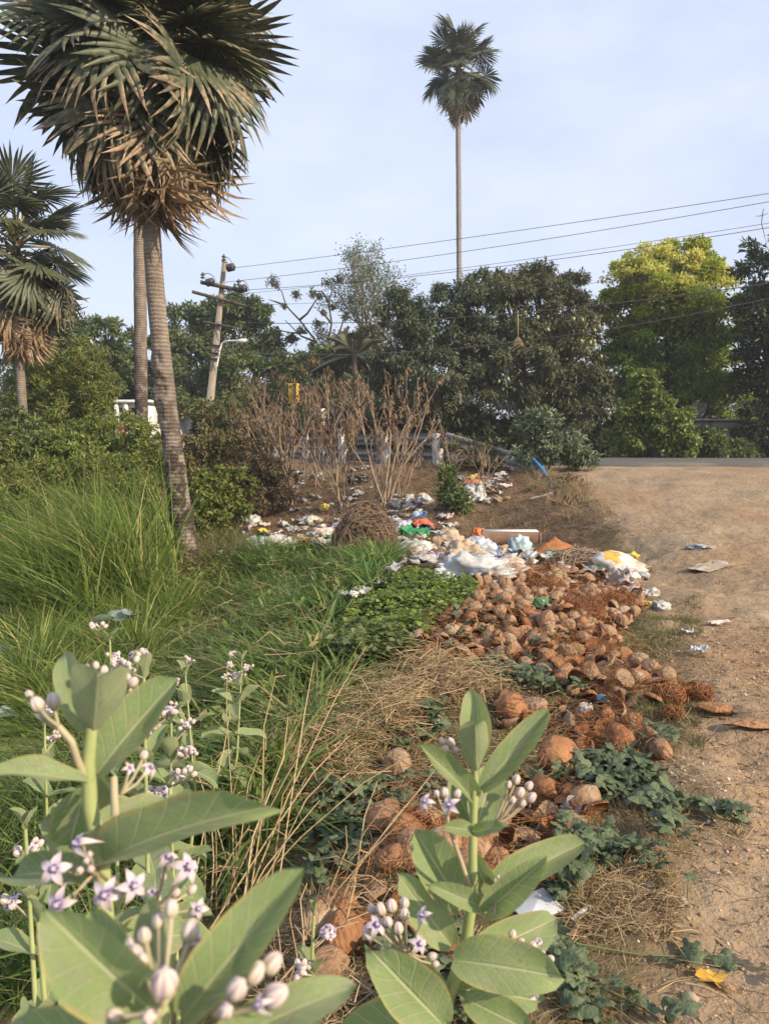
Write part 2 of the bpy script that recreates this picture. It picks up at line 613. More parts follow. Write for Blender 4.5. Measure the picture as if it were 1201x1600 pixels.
# ------------------------------------------------------------------ growth helpers
def grow(base, dirv, length, r0, levels, nch, spread, seed, k=4, gn=.16, up=.15, shrink=.68, first=.35):
    """recursive branches -> paths (N,k,3), radii (N,k), tips (M,3), tipdirs"""
    rs = random.Random(seed)
    paths, rads, tips, tdirs = [], [], [], []
    def go(p, d, L, r, lev):
        pts = [p.copy()]; q = p.copy(); dd = d.copy()
        for i in range(k - 1):
            dd = dd + np.array([rs.gauss(0, gn), rs.gauss(0, gn), rs.gauss(0, gn) + up * .3])
            dd /= np.linalg.norm(dd)
            q = q + dd * L / (k - 1)
            pts.append(q.copy())
        paths.append(pts)
        rads.append(np.linspace(r, r * (.55 if lev else .25), k))
        if lev == 0:
            tips.append(q); tdirs.append(dd); return
        n = nch if isinstance(nch, int) else rs.randint(*nch)
        for j in range(n):
            f = 1.0 if j == 0 else rs.uniform(first, 1.0)
            ii = min(int(f * (k - 1)), k - 2); ff = f * (k - 1) - ii
            st = np.array(pts[ii]) * (1 - ff) + np.array(pts[ii + 1]) * ff
            ax = np.array([rs.gauss(0, 1), rs.gauss(0, 1), rs.gauss(0, .8)])
            ax -= ax.dot(dd) * dd
            ax /= max(np.linalg.norm(ax), 1e-6)
            sp = spread * (.4 if j == 0 else rs.uniform(.7, 1.2))
            nd = dd * math.cos(sp) + ax * math.sin(sp) + np.array([0, 0, up])
            nd /= np.linalg.norm(nd)
            go(st, nd, L * shrink * rs.uniform(.75, 1.15), r * .6, lev - 1)
    go(np.asarray(base, float), nrm(dirv), length, r0, levels)
    return np.array(paths), np.array(rads), np.array(tips), np.array(tdirs)

def blob(px, py, Y, rx, rz, ry=None):
    """crown lobe around a photo point: radii in photo pixels at depth Y"""
    return P(px, py, Y), np.array([rx * Y / FPX, (ry if ry else rx) * Y / FPX, rz * Y / FPX])

def crown(blobs, n, L, W, droop=.4, sub=26, clump=.28, seed=0, fold=.25, fill=.12, out=.6, rag=.12):
    rs = np.random.default_rng(seed)
    area = np.array([(r[0] * r[2] + r[0] * r[1] + r[1] * r[2]) for _, r in blobs])
    cnt = (n * area / area.sum()).astype(int)
    Ps, Os = [], []
    for (c, r), m in zip(blobs, cnt):
        ns = max(8, int(sub * (0.6 + .4 * rs.random())))
        d = nrm(rs.normal(size=(ns, 3)))
        d[:, 2] = np.where(d[:, 2] < -.75, -d[:, 2], d[:, 2])
        sc = c + d * r * rs.uniform(.62, 1.0 + rag, (ns, 1))
        sr = clump * r.mean() * rs.uniform(.6, 1.35, ns)
        pick = rs.integers(0, ns, m)
        off = nrm(rs.normal(size=(m, 3))) * (rs.random((m, 1)) ** .55)
        p = sc[pick] + off * sr[pick][:, None] * np.array([1.15, 1.15, .75])
        o = nrm(.55 * off + .6 * d[pick] + rs.normal(size=(m, 3)) * .25)
        nf = int(m * fill)
        if nf:
            dd = nrm(rs.normal(size=(nf, 3)))
            p[:nf] = c + dd * r * rs.uniform(.25, .8, (nf, 1))
            o[:nf] = dd
        Ps.append(p); Os.append(o)
    Pb = np.vstack(Ps); O = np.vstack(Os)
    m = len(Pb)
    D = nrm(O * out + rs.normal(size=(m, 3)) * .55 + np.array([0, 0, -droop]))
    N = nrm(O * .7 + np.array([0, 0, .5]) + rs.normal(size=(m, 3)) * .45)
    Ls = L * rs.uniform(.6, 1.35, m); Ws = W * rs.uniform(.7, 1.3, m)
    V, F = leaf_mesh(Pb, D, N, Ls, Ws, fold)
    a = np.repeat(rs.random(m), 4)
    return V, F, a

m_bark = surf('bark', (.10, .075, .055), (.19, .15, .115), 6, .9, 14, .03, .8, (1, 1, .25))
m_darkbark = surf('dark_bark', (.055, .042, .033), (.11, .088, .068), 6, .9, 14, .03, .8, (1, 1, .25))

def tree(name, label, cat, blobs, n, L, W, mat, droop=.4, base=None, tr=.22, seed=0, sub=26, clump=.28, fill=.12, bark=None, group=None, out=.6, lean=0, part='crown', fold=.25, rag=.12, limbs=True):
    cs = np.array([b_[0] for b_ in blobs])
    if base is None:
        bx, by = cs[:, 0].mean(), cs[:, 1].mean()
    else:
        bx, by = base
    bz = zt1(bx, by)
    t_ = thing(name, label, cat, (bx, by, bz), group)
    o0 = np.array([bx, by, bz])
    V, F, a = crown(blobs, n, L, W, droop, sub, clump, seed, fold, fill, out, rag)
    obj(part, add_mesh(part, V - o0, [F], [mat], None, {'a': a}), t_)
    if limbs:
        mb = MB()
        top = cs.mean(0); top[2] = bz + max(.35 * (cs[:, 2].mean() - bz), .3)
        rs = random.Random(seed)
        stem = np.array([o0 + (0, 0, -.25), o0 * .6 + top * .4 + (rs.uniform(-.1, .1), rs.uniform(-.1, .1), 0), top])
        mb.tube(stem - o0, [tr * 1.25, tr, tr * .85], 9)
        for c, r in blobs:
            mid = top * .45 + c * .55 + np.array([rs.uniform(-.2, .2), rs.uniform(-.2, .2), -.12 * r[2]])
            mb.tube(np.array([top, mid, c + (0, 0, .4 * r[2])]) - o0, [tr * .6, tr * .38, tr * .12], 6)
            for q in range(5):
                e = c + np.array([rs.uniform(-.8, .8), rs.uniform(-.8, .8), rs.uniform(-.4, .8)]) * r
                mb.tube(np.array([mid, (mid + e) / 2 + (0, 0, .1 * r[2]), e]) - o0, [tr * .25, tr * .15, tr * .05], 5, cap=False)
        obj('trunk', mb.mesh('trunk', bark or m_darkbark, True), t_)
    return t_
# ------------------------------------------------------------------ fan palms
def frond_mesh(name, seed, petiole, Rb, nseg=34, fan=150, droop=.25, dead=0.0, curl=0.0, tilt=0.0):
    """petiole along +X, fan blade spreading from its end; normal +Z"""
    rs = random.Random(seed)
    mb = MB()
    px = np.linspace(0, petiole, 5)
    pz = -.05 * petiole * (px / petiole) ** 2
    mb.tube(np.c_[px, px * 0, pz], np.linspace(.042, .017, 5) * (.5 + .5 * Rb), 5, 1, 0.0, cap=False)
    h = np.array([petiole, 0, pz[-1]])
    for i in range(nseg):
        f = (i + .5) / nseg * 2 - 1
        th = R(fan) * f + rs.gauss(0, .02)
        da = R(fan) / nseg * .98
        ln = Rb * (1.0 - .33 * abs(f) ** 2.5) * rs.uniform(.88, 1.06)
        spl = rs.uniform(.50, .64)
        ts = [0, .28, spl, spl + (1 - spl) * .5, 1.0]
        dr = droop * rs.uniform(.6, 1.5)
        L_, C_, R_ = [], [], []
        kink = rs.uniform(.5, 1.6) if rs.random() < .45 + .5 * dead else .3
        sw = rs.gauss(0, .05 + .14 * dead)
        for t_ in ts:
            r_ = ln * t_
            bend = -dr * Rb * t_ ** 2.2
            if t_ > spl:
                e = (t_ - spl) / (1 - spl)
                bend -= kink * droop * Rb * e * e * .8
            cup = -.30 * Rb * t_ * (1 - math.cos(th)) * (.25 + curl)
            thh = th + sw * max(0, t_ - spl) * 2
            hw = r_ * math.tan(da) if t_ <= spl else ln * spl * math.tan(da) * (1 - (t_ - spl) / (1 - spl)) ** .65
            ridge = .42 * hw
            cx, cy = math.cos(thh), math.sin(thh)
            c_ = h + np.array([cx * r_, cy * r_, bend + cup])
            s_ = np.array([-cy, cx, 0]) * hw
            L_.append(c_ - s_ - (0, 0, ridge)); C_.append(c_ + (0, 0, ridge)); R_.append(c_ + s_ - (0, 0, ridge))
        ct, st_ = math.cos(tilt), math.sin(tilt)
        tl = lambda q: h + np.array([(q - h)[0] * ct + (q - h)[2] * st_, (q - h)[1], -(q - h)[0] * st_ + (q - h)[2] * ct])
        L_ = [tl(q) for q in L_]; C_ = [tl(q) for q in C_]; R_ = [tl(q) for q in R_]
        V = np.array([C_[0]] + [q for j in range(1, 4) for q in (L_[j], C_[j], R_[j])] + [C_[4]])
        F4 = []
        for j in (0, 1):
            o_ = 1 + 3 * j
            F4 += [(o_, o_ + 3, o_ + 4, o_ + 1), (o_ + 1, o_ + 4, o_ + 5, o_ + 2)]
        F3 = [(0, 1, 2), (0, 2, 3), (7, 10, 8), (8, 10, 9)]
        A = np.array([0.0] + [ts[j] for j in (1, 1, 1, 2, 2, 2, 3, 3, 3)] + [1.0])
        mb.add(V, F4, 0, A)
        mb.V.append(np.zeros((0, 3))); mb.A.append(np.zeros(0))
        mb.f3.append(np.array(F3) + mb.n - len(V)); mb.m3.append(np.zeros(4, int))
    return mb.mesh(name, [m_frond, m_petiole])

# object colour red channel = how dried out the leaf is
m_frond, t, b = new_mat('palm_leaf')
oi = t.nodes.new('ShaderNodeObjectInfo')
sp = t.nodes.new('ShaderNodeSeparateColor')
t.links.new(oi.outputs['Color'], sp.inputs[0])
n = noise(t, 9, 4)
green = mixc(t, rngmap(t, n, .35, .65), (.055, .070, .040), (.115, .130, .075))
dry = mixc(t, rngmap(t, n, .35, .65), (.20, .135, .082), (.36, .26, .165))
age = mth(t, 'ADD', sp.outputs[0], mth(t, 'MULTIPLY', mth(t, 'SUBTRACT', n, .5), .9))
tip = mth(t, 'MULTIPLY', mth(t, 'POWER', attr(t), 2.5), sp.outputs[1])
c = mixc(t, rngmap(t, mth(t, 'ADD', age, tip), .55, .95), green, dry)
t.links.new(c, b.inputs['Base Color'])
b.inputs['Roughness'].default_value = .5
b.inputs['Specular IOR Level'].default_value = .4
tr_ = t.nodes.new('ShaderNodeBsdfTranslucent'); t.links.new(c, tr_.inputs['Color'])
ms = t.nodes.new('ShaderNodeMixShader'); ms.inputs[0].default_value = .15
t.links.new(b.outputs[0], ms.inputs[1]); t.links.new(tr_.outputs[0], ms.inputs[2])
t.links.new(ms.outputs[0], t.nodes['Material Output'].inputs['Surface'])
m_petiole = surf('palm_petiole', (.22, .19, .06), (.36, .28, .09), 5, .6)

m_ptrunk, t, b = new_mat('palm_trunk')
tcn = t.nodes.new('ShaderNodeTexCoord')
wv = t.nodes.new('ShaderNodeTexWave'); wv.bands_direction = 'Z'
wv.inputs['Scale'].default_value = 5.5; wv.inputs['Distortion'].default_value = 2.5; wv.inputs['Detail'].default_value = 3
wv.inputs['Detail Scale'].default_value = 2.0
t.links.new(tcn.outputs['Object'], wv.inputs['Vector'])
n = noise(t, 7, 6); nb = noise(t, 4.2, 6, (1, 1, .9), .65); nfi = noise(t, 40, 5, (1, 1, .3))
c = mixc(t, rngmap(t, n, .3, .7), (.16, .13, .108), (.29, .245, .205))
c = mixc(t, mth(t, 'MULTIPLY', mth(t, 'MULTIPLY', wv.outputs[1], n), .6), c, (.11, .083, .066))
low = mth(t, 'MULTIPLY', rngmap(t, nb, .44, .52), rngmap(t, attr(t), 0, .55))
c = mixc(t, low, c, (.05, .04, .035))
t.links.new(c, b.inputs['Base Color'])
b.inputs['Roughness'].default_value = .92
b.inputs['Specular IOR Level'].default_value = .15
bump(t, b, mth(t, 'ADD', mth(t, 'MULTIPLY', wv.outputs[1], .5), mth(t, 'ADD', nfi, mth(t, 'MULTIPLY', nb, -1.5))), .02, .8)

FR = {}
def fronds_kind(Rb, pet):
    key = (round(Rb, 2), round(pet, 2))
    if key not in FR:
        FR[key] = dict(
            live=[frond_mesh('frond', 10 + i, pet * (.85 + .12 * i), Rb, 34, 152, .03 + .03 * i, 0, .1, .12 + .2 * i) for i in range(3)],
            old=[frond_mesh('frond', 30 + i, pet * (.8 + .1 * i), Rb, 32, 138, .06 + .04 * i, .25, .35, .30 + .22 * i) for i in range(3)],
            dead=[frond_mesh('frond', 50 + i, pet * (.75 + .1 * i), Rb * 1.0, 24, 80, .08 + .05 * i, .6, .5, .1 + .12 * i) for i in range(3)])
    return FR[key]

def trunk_mesh(pts, r0, r1, n=18, ring=.06, flare=1.3, lowdark=.45, scar=None):
    """ringed palm stem along a bent line; pts relative to the base"""
    pts = np.asarray(pts, float)
    seg = np.r_[0, np.cumsum(np.linalg.norm(np.diff(pts, axis=0), axis=1))]
    Lt = seg[-1]
    k = int(Lt / ring * 3)
    s = np.linspace(0, Lt, k)
    # smooth path through the control points
    cs = np.stack([np.interp(s, seg, pts[:, i]) for i in range(3)], 1)
    ker = np.hanning(max(5, k // 6) | 1); ker /= ker.sum()
    pad = len(ker) // 2
    for i in range(3):
        e = np.r_[2 * cs[0, i] - cs[pad:0:-1, i], cs[:, i], 2 * cs[-1, i] - cs[-2:-pad - 2:-1, i]]
        cs[:, i] = np.convolve(e, ker, 'valid')
    rad = r1 * (1.12 - .12 * s / Lt) + (r0 - r1 * 1.12) * np.exp(-s / 1.05)
    rad = rad * (1 + (flare - 1) * np.exp(-s / .45))
    ph = (s / ring) % 1
    rad = rad * (1 + .014 * (1 - ph) ** 2 * (1 + np.sin(s * 3.1) * .8))
    th = np.linspace(0, 2 * np.pi, n, endpoint=False)
    T = nrm(np.gradient(cs, axis=0))
    S = nrm(np.cross(T, [0, 1.0, 0])); U = np.cross(S, T)
    wob = .05 * fbm(np.cos(th)[None] * 1.5 + 0 * s[:, None], s[:, None] * 2.2, np.sin(th)[None] * 1.5, 3, 4)
    rr = rad[:, None] * (1 + wob)
    if scar:
        s0, w0, a0, dep = scar
        g_ = np.exp(-((s[:, None] - s0) / w0) ** 2) * np.maximum(0, np.cos(th - a0))[None] ** 1.0
        rg = fbm(np.cos(th)[None] * 4 + 0 * s[:, None], s[:, None] * 6, np.sin(th)[None] * 4, 8, 4)
        rr = rr * (1 + dep * g_ * (rg + .25))
    V = cs[:, None] + rr[..., None] * (np.cos(th)[None, :, None] * S[:, None] + np.sin(th)[None, :, None] * U[:, None])
    idx = np.arange(k * n).reshape(k, n)
    a_ = idx[:-1]; b_ = np.roll(a_, -1, 1); c_ = idx[1:]; d_ = np.roll(c_, -1, 1)
    F = np.stack([a_, b_, d_, c_], -1).reshape(-1, 4)
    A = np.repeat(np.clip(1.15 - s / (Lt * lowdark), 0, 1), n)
    return add_mesh('trunk', V.reshape(-1, 3), [F], [m_ptrunk], None, {'a': A}, True), cs[-1]

def fan_palm(label, base, ctrl, r0, r1, nfr, Rb, pet, emax, emin, seed, deadfrac=.3, crown_up=.0, group='fan palms', flare=1.3, scar=None, oldfrac=.3, boots=30, axis_len=.9, dry=.25, n=18, pw=1.0, bark=None):
    base = np.asarray(base, float)
    ctrl = [np.asarray(q, float) - base for q in ctrl]
    t_ = thing('fan_palm', label, 'palm tree', base, group)
    pts = [np.array([0, 0, -.3])] + ctrl
    me, top = trunk_mesh(pts, r0, r1, n=n, flare=flare, scar=scar)
    if bark:
        me.materials[0] = bark
    obj('trunk', me, t_)
    rs = random.Random(seed)
    kinds = fronds_kind(Rb, pet)
    axis_d = nrm(ctrl[-1] - ctrl[-2])
    # woody crown shaft with old leaf bases
    mb = MB()
    mb.tube([top - axis_d * .1, top + axis_d * axis_len * .5, top + axis_d * axis_len], [r1 * 1.15, r1 * 1.3, r1 * .4], 10)
    for i in range(boots):
        az = i * 2.39996; u_ = i / boots
        p0 = top + axis_d * axis_len * u_ * .8
        d_ = np.array([math.cos(az), math.sin(az), .4])
        mb.tube([p0 + d_ * r1 * .8, p0 + d_ * (r1 + .10), p0 + d_ * (r1 + .16) + (0, 0, .05)], [.05, .04, .015], 5, a=.2)
    obj('crown_shaft', mb.mesh('crown_shaft', m_ptrunk), t_)
    for i in range(nfr):
        u_ = (i + .5) / nfr
        el = R(emax + (emin - emax) * u_ ** pw + rs.gauss(0, 5))
        az = i * 2.39996 + rs.gauss(0, .22)
        rel = 1 - u_
        kind = 'dead' if rel < deadfrac else ('old' if rel < deadfrac + oldfrac else 'live')
        me = rs.choice(kinds[kind])
        x = Vector((math.cos(az) * math.cos(el), math.sin(az) * math.cos(el), math.sin(el)))
        z = Vector((-math.cos(az) * math.sin(el), -math.sin(az) * math.sin(el), math.cos(el)))
        y = z.cross(x)
        M_ = Matrix((x, y, z)).transposed() @ Matrix.Rotation(rs.gauss(0, .45), 3, 'X') @ Matrix.Rotation(rs.uniform(-.05, .28), 3, 'Y')
        o = obj('frond', me, t_)
        s_ = rs.uniform(.88, 1.1)
        o.matrix_basis = Matrix.LocRotScale(Vector(top + axis_d * axis_len * (.15 + .8 * rel)), M_.to_quaternion(), Vector((s_, s_, s_)))
        ag = {'dead': rs.uniform(.8, 1.1), 'old': rs.uniform(.05, .55), 'live': rs.uniform(0, .3)}[kind]
        o.color = (ag, rs.uniform(.35, 1.1) * (dry * 2), 0, 1)
    return t_

b1 = G(297, 884)
Yp = b1[1]
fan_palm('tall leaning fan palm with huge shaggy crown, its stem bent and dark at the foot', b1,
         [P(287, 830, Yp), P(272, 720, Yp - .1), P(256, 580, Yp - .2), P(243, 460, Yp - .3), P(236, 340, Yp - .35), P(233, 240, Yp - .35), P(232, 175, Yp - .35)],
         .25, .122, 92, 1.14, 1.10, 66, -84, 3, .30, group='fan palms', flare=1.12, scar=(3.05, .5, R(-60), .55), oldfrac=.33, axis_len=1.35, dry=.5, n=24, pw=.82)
Y2 = 19.5
b2 = P(224, 760, Y2); b2[2] = zt1(b2[0], b2[1])
fan_palm('straight fan palm stem standing close behind the big leaning palm', b2,
         [P(222, 690, Y2), P(220, 560, Y2), P(219, 400, Y2), P(219, 240, Y2), P(216, 140, Y2), P(212, 80, Y2)],
         .20, .145, 34, 1.1, .95, 70, -50, 5, .2, flare=1.15, oldfrac=.3, n=18)
Y3 = 20.5
b3 = P(41, 725, Y3); b3[2] = zt1(b3[0], b3[1])
fan_palm('short fan palm cut by the left edge, upright fresh leaves over a dried skirt', b3,
         [P(40, 700, Y3), P(36, 640, Y3), P(32, 580, Y3), P(29, 520, Y3), P(28, 475, Y3)],
         .16, .11, 60, 1.05, 1.15, 84, -84, 8, .26, flare=1.15, oldfrac=.32, axis_len=2.0, n=16, pw=.8)
Y4 = 41.0
b4 = P(717, 640, Y4); b4[2] = zt1(b4[0], b4[1])
fan_palm('very tall slender fan palm rising alone above the mango trees', b4,
         [P(717, 560, Y4), P(717, 440, Y4), P(716.5, 330, Y4), P(715.5, 200, Y4), P(716, 140, Y4)],
         .19, .13, 44, 1.12, 1.2, 80, -72, 21, .10, flare=1.2, oldfrac=.25, axis_len=1.6, n=12, pw=1.0, bark=surf('hazed_palm_bark', (.17, .155, .145), (.27, .25, .235), 7, .9, 20, .02, .6, (1, 1, 2)))  # bark greyer than the other palms; distance haze put into its colour
# ------------------------------------------------------------------ trees beyond the road
m_mango = foliage('mango_leaves', (.026, .042, .018), (.072, .094, .042), (.12, .135, .06), .15, .5, (.5, (.085, .10, .05)))
m_olive = foliage('olive_leaves', (.036, .047, .021), (.095, .107, .05), (.15, .155, .075), .15, .5, (.45, (.115, .115, .05)))
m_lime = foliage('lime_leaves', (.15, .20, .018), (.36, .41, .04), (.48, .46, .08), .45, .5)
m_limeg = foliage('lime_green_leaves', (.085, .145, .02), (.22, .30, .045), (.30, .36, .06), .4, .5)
m_mid = foliage('midgreen_leaves', (.045, .080, .024), (.115, .16, .052), None, .25, .5, (.4, (.13, .155, .05)))
m_dark = foliage('dark_leaves', (.022, .036, .016), (.06, .08, .034), None, .12, .5)
m_fresh = foliage('fresh_leaves', (.075, .12, .02), (.205, .255, .06), (.28, .29, .08), .33, .5)
m_pale = foliage('pale_leaves', (.085, .12, .062), (.19, .225, .135), None, .22, .6)
m_brown = foliage('brown_leaves', (.075, .052, .030), (.17, .125, .07), (.11, .12, .05), .15, .8)
m_drygr = foliage('dry_olive_leaves', (.085, .075, .030), (.19, .165, .075), (.12, .14, .05), .2, .7)

tg = 'trees beyond the road'
tree('mango_tree', 'dark green mango tree behind the guardrail, left of the tall slender palm stem', 'tree',
     [blob(640, 560, 30, 55, 85), blob(690, 500, 31, 65, 60), blob(620, 490, 31, 34, 38), blob(610, 620, 30, 45, 60), blob(690, 610, 29.5, 70, 75), blob(740, 540, 31, 55, 85)],
     40000, .21, .062, m_mango, .75, seed=1, sub=34, group=tg, tr=.35, clump=.24)
tree('mango_tree', 'broad olive mango tree with small pale fruits, between slender palm and yellow-green tree', 'tree',
     [blob(800, 500, 31, 70, 75), blob(870, 490, 31.5, 65, 65), blob(840, 445, 32, 50, 28), blob(790, 590, 30, 70, 75), blob(870, 580, 30, 65, 75), blob(905, 520, 31.5, 40, 80), blob(910, 625, 30.5, 50, 60), blob(760, 455, 32, 42, 26)],
     54000, .21, .062, m_olive, .75, seed=2, sub=36, group=tg, tr=.4, clump=.22)
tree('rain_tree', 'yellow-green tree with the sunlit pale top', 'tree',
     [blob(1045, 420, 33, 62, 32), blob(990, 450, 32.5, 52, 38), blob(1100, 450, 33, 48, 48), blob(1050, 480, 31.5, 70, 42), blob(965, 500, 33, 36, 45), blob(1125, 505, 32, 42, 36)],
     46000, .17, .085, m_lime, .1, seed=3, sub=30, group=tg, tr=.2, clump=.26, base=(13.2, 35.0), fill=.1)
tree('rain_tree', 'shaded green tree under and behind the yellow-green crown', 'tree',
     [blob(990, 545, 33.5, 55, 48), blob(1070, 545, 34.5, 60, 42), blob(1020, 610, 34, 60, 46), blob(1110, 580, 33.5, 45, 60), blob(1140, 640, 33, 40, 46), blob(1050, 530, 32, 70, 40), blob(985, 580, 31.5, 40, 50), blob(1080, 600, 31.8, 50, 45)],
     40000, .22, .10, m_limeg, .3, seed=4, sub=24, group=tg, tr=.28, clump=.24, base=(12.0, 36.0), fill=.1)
tree('neem_tree', 'dark tree cut by the right edge of the picture', 'tree',
     [blob(1205, 430, 29, 55, 50), blob(1185, 510, 29, 42, 62), blob(1225, 560, 29, 60, 90), blob(1195, 630, 30, 42, 52), blob(1260, 480, 29, 70, 80)],
     20000, .24, .085, m_dark, .4, seed=5, sub=30, group=tg, tr=.34, clump=.26)
tree('vine_covered_tree', 'pyramid of leafy creeper over a stump at the far roadside', 'tree',
     [blob(1010, 640, 26.5, 28, 52), blob(1005, 600, 26.5, 17, 20), blob(1045, 680, 26, 36, 40), blob(985, 680, 26.5, 32, 42), blob(1065, 695, 26, 22, 30), blob(1030, 650, 26, 22, 30)],
     15000, .15, .10, m_fresh, .5, seed=6, sub=34, clump=.28, group=tg, tr=.2, fill=.3)
# fill shrubs under the canopy, most coloured very dark to stand for shade
for i, (px, py, Y, rx, rz, s) in enumerate([(575, 680, 31, 38, 40, 1), (650, 690, 30.5, 45, 34, 2), (730, 680, 31, 50, 42, 3), (810, 690, 31.5, 50, 38, 4), (900, 685, 32, 60, 40, 5), (975, 690, 32.5, 40, 36, 6), (1140, 705, 27.5, 30, 14, 7), (1190, 690, 29, 40, 30, 8), (1105, 695, 27, 24, 24, 9)]):
    nm = ['behind the fourth guardrail post', 'behind the last guardrail post', 'behind the sloping rail end', 'under the olive mango tree', 'left of the creeper pyramid', 'just behind the creeper pyramid', 'right of the culvert opening', 'at the right edge under the dark tree', 'beside the creeper pyramid, before the culvert'][i]
    tree('shade_fill_shrub', 'leafy shade-fill shrub ' + nm, 'shrub', [blob(px, py, Y, rx, rz), blob(px + rx * .5, py + 8, Y - .4, rx * .6, rz * .7)],
         4200, .22, .09, m_dark if i not in (8, 6) else m_mid, .4, seed=40 + i, sub=18, group='shrubs under the trees', tr=.07, fill=.3)

tree('broad_tree', 'rounded green tree behind the leaning utility pole', 'tree',
     [blob(300, 530, 46, 50, 48), blob(370, 520, 46, 55, 52), blob(345, 500, 47, 42, 32), blob(420, 560, 46, 42, 55), blob(290, 600, 45, 55, 60), blob(370, 610, 44, 70, 65), blob(440, 620, 45, 42, 50), blob(255, 560, 47, 24, 50)],
     46000, .27, .12, m_mid, .3, seed=7, sub=34, group=tg, tr=.42, clump=.26)
tree('broad_tree', 'green tree between the short left palm and the straight palm stem', 'tree',
     [blob(150, 530, 44, 45, 38), blob(110, 560, 44, 45, 45), blob(180, 580, 45, 32, 45), blob(60, 560, 44, 50, 50), blob(200, 560, 46, 24, 40)],
     15000, .32, .14, m_mid, .3, seed=8, sub=30, group=tg, tr=.3, clump=.26)
tree('conifer_like_tree', 'dark feathery tree beside the far utility pole', 'tree',
     [blob(185, 600, 48, 30, 38), blob(205, 640, 48, 26, 26), blob(215, 590, 48, 20, 40)],
     6000, .30, .10, m_dark, .5, seed=9, sub=24, group=tg, tr=.2)
for i, (px, py, Y, rx, rz, lab) in enumerate([(480, 590, 43, 40, 50, 'green tree behind the dead-branched tree'), (560, 560, 44, 45, 42, 'grey-green tree below the thin-leaved crown'), (520, 640, 40, 70, 50, 'dark tree behind the dry bushes')]):
    tree('broad_tree', lab, 'tree', [blob(px, py, Y, rx, rz), blob(px + rx * .6, py + 14, Y + .6, rx * .6, rz * .8), blob(px - rx * .6, py + 20, Y - .5, rx * .6, rz * .7)],
         9000, .30, .12, [m_mid, m_olive, m_mango][i], .4, seed=60 + i, sub=26, group=tg, tr=.22)

# far wood closing the view
far = [blob(px, 655 + random.uniform(-12, 8), 75 + random.uniform(-6, 8), 75, 50 + random.uniform(0, 24)) for px in range(-150, 1400, 62)]
V, F, a = crown(far, 30000, .7, .4, .3, 20, .3, 77, .2, .25)
tag(obj('far_wood', add_mesh('far_wood', V, [F], [m_dark], None, {'a': a})), 'dark belt of trees far behind the road', 'wood', kind='stuff')

# thin tree with sparse leaves, and the dead-branched one
m_twig = surf('grey_twigs', (.16, .13, .105), (.27, .225, .185), 5, .9)
def thin_tree(name, label, px, py, Y, top_py, seed, lev, r0, mat, nleaf, L, W, spread, blobr, lean=0, nch=3, first=.5, up=.12, wide=70):
    b_ = P(px, py, Y); b_[2] = zt1(b_[0], b_[1])
    hgt = P(px, top_py, Y)[2] - b_[2]
    t_ = thing(name, label, 'tree', b_, tg)
    pa, ra, tips, td = grow((0, 0, -.2), (lean, 0, 1), hgt * .42, r0, lev, nch, spread, seed, 5, .10, up, .66, first)
    top = pa[..., 2].max(); sc3 = np.array([wide * Y / FPX / np.percentile(np.abs(pa[..., 0]), 93)] * 2 + [hgt / top]); pa = pa * sc3; tips = tips * sc3
    V, F = tubes_np(pa, ra, 4)
    obj('branches', add_mesh('branches', V, [F], [m_twig]), t_)
    rs = np.random.default_rng(seed)
    c_ = tips[rs.integers(0, len(tips), nleaf)] + rs.normal(size=(nleaf, 3)) * blobr
    D = nrm(rs.normal(size=(nleaf, 3)) + (0, 0, -.3)); N = nrm(rs.normal(size=(nleaf, 3)) + (0, 0, .6))
    V, F = leaf_mesh(c_, D, N, L * rs.uniform(.6, 1.3, nleaf), W * rs.uniform(.7, 1.3, nleaf))
    obj('crown', add_mesh('crown', V, [F], [mat], None, {'a': np.repeat(rs.random(nleaf), 4)}), t_)
    return t_
thin_tree('thin_leaved_tree', 'tall open tree with fine twigs and sparse grey-green leaves above the mango', 640, 660, 46, 372, 5, 5, .22, m_pale, 7500, .17, .07, .62, .22, .0, 3, wide=118, first=.3)
thin_tree('thin_leaved_tree', 'smaller open twiggy tree left of the sparse crown', 585, 660, 47, 425, 15, 5, .17, m_olive, 4500, .17, .07, .6, .2, .05, 3, wide=85, first=.3)
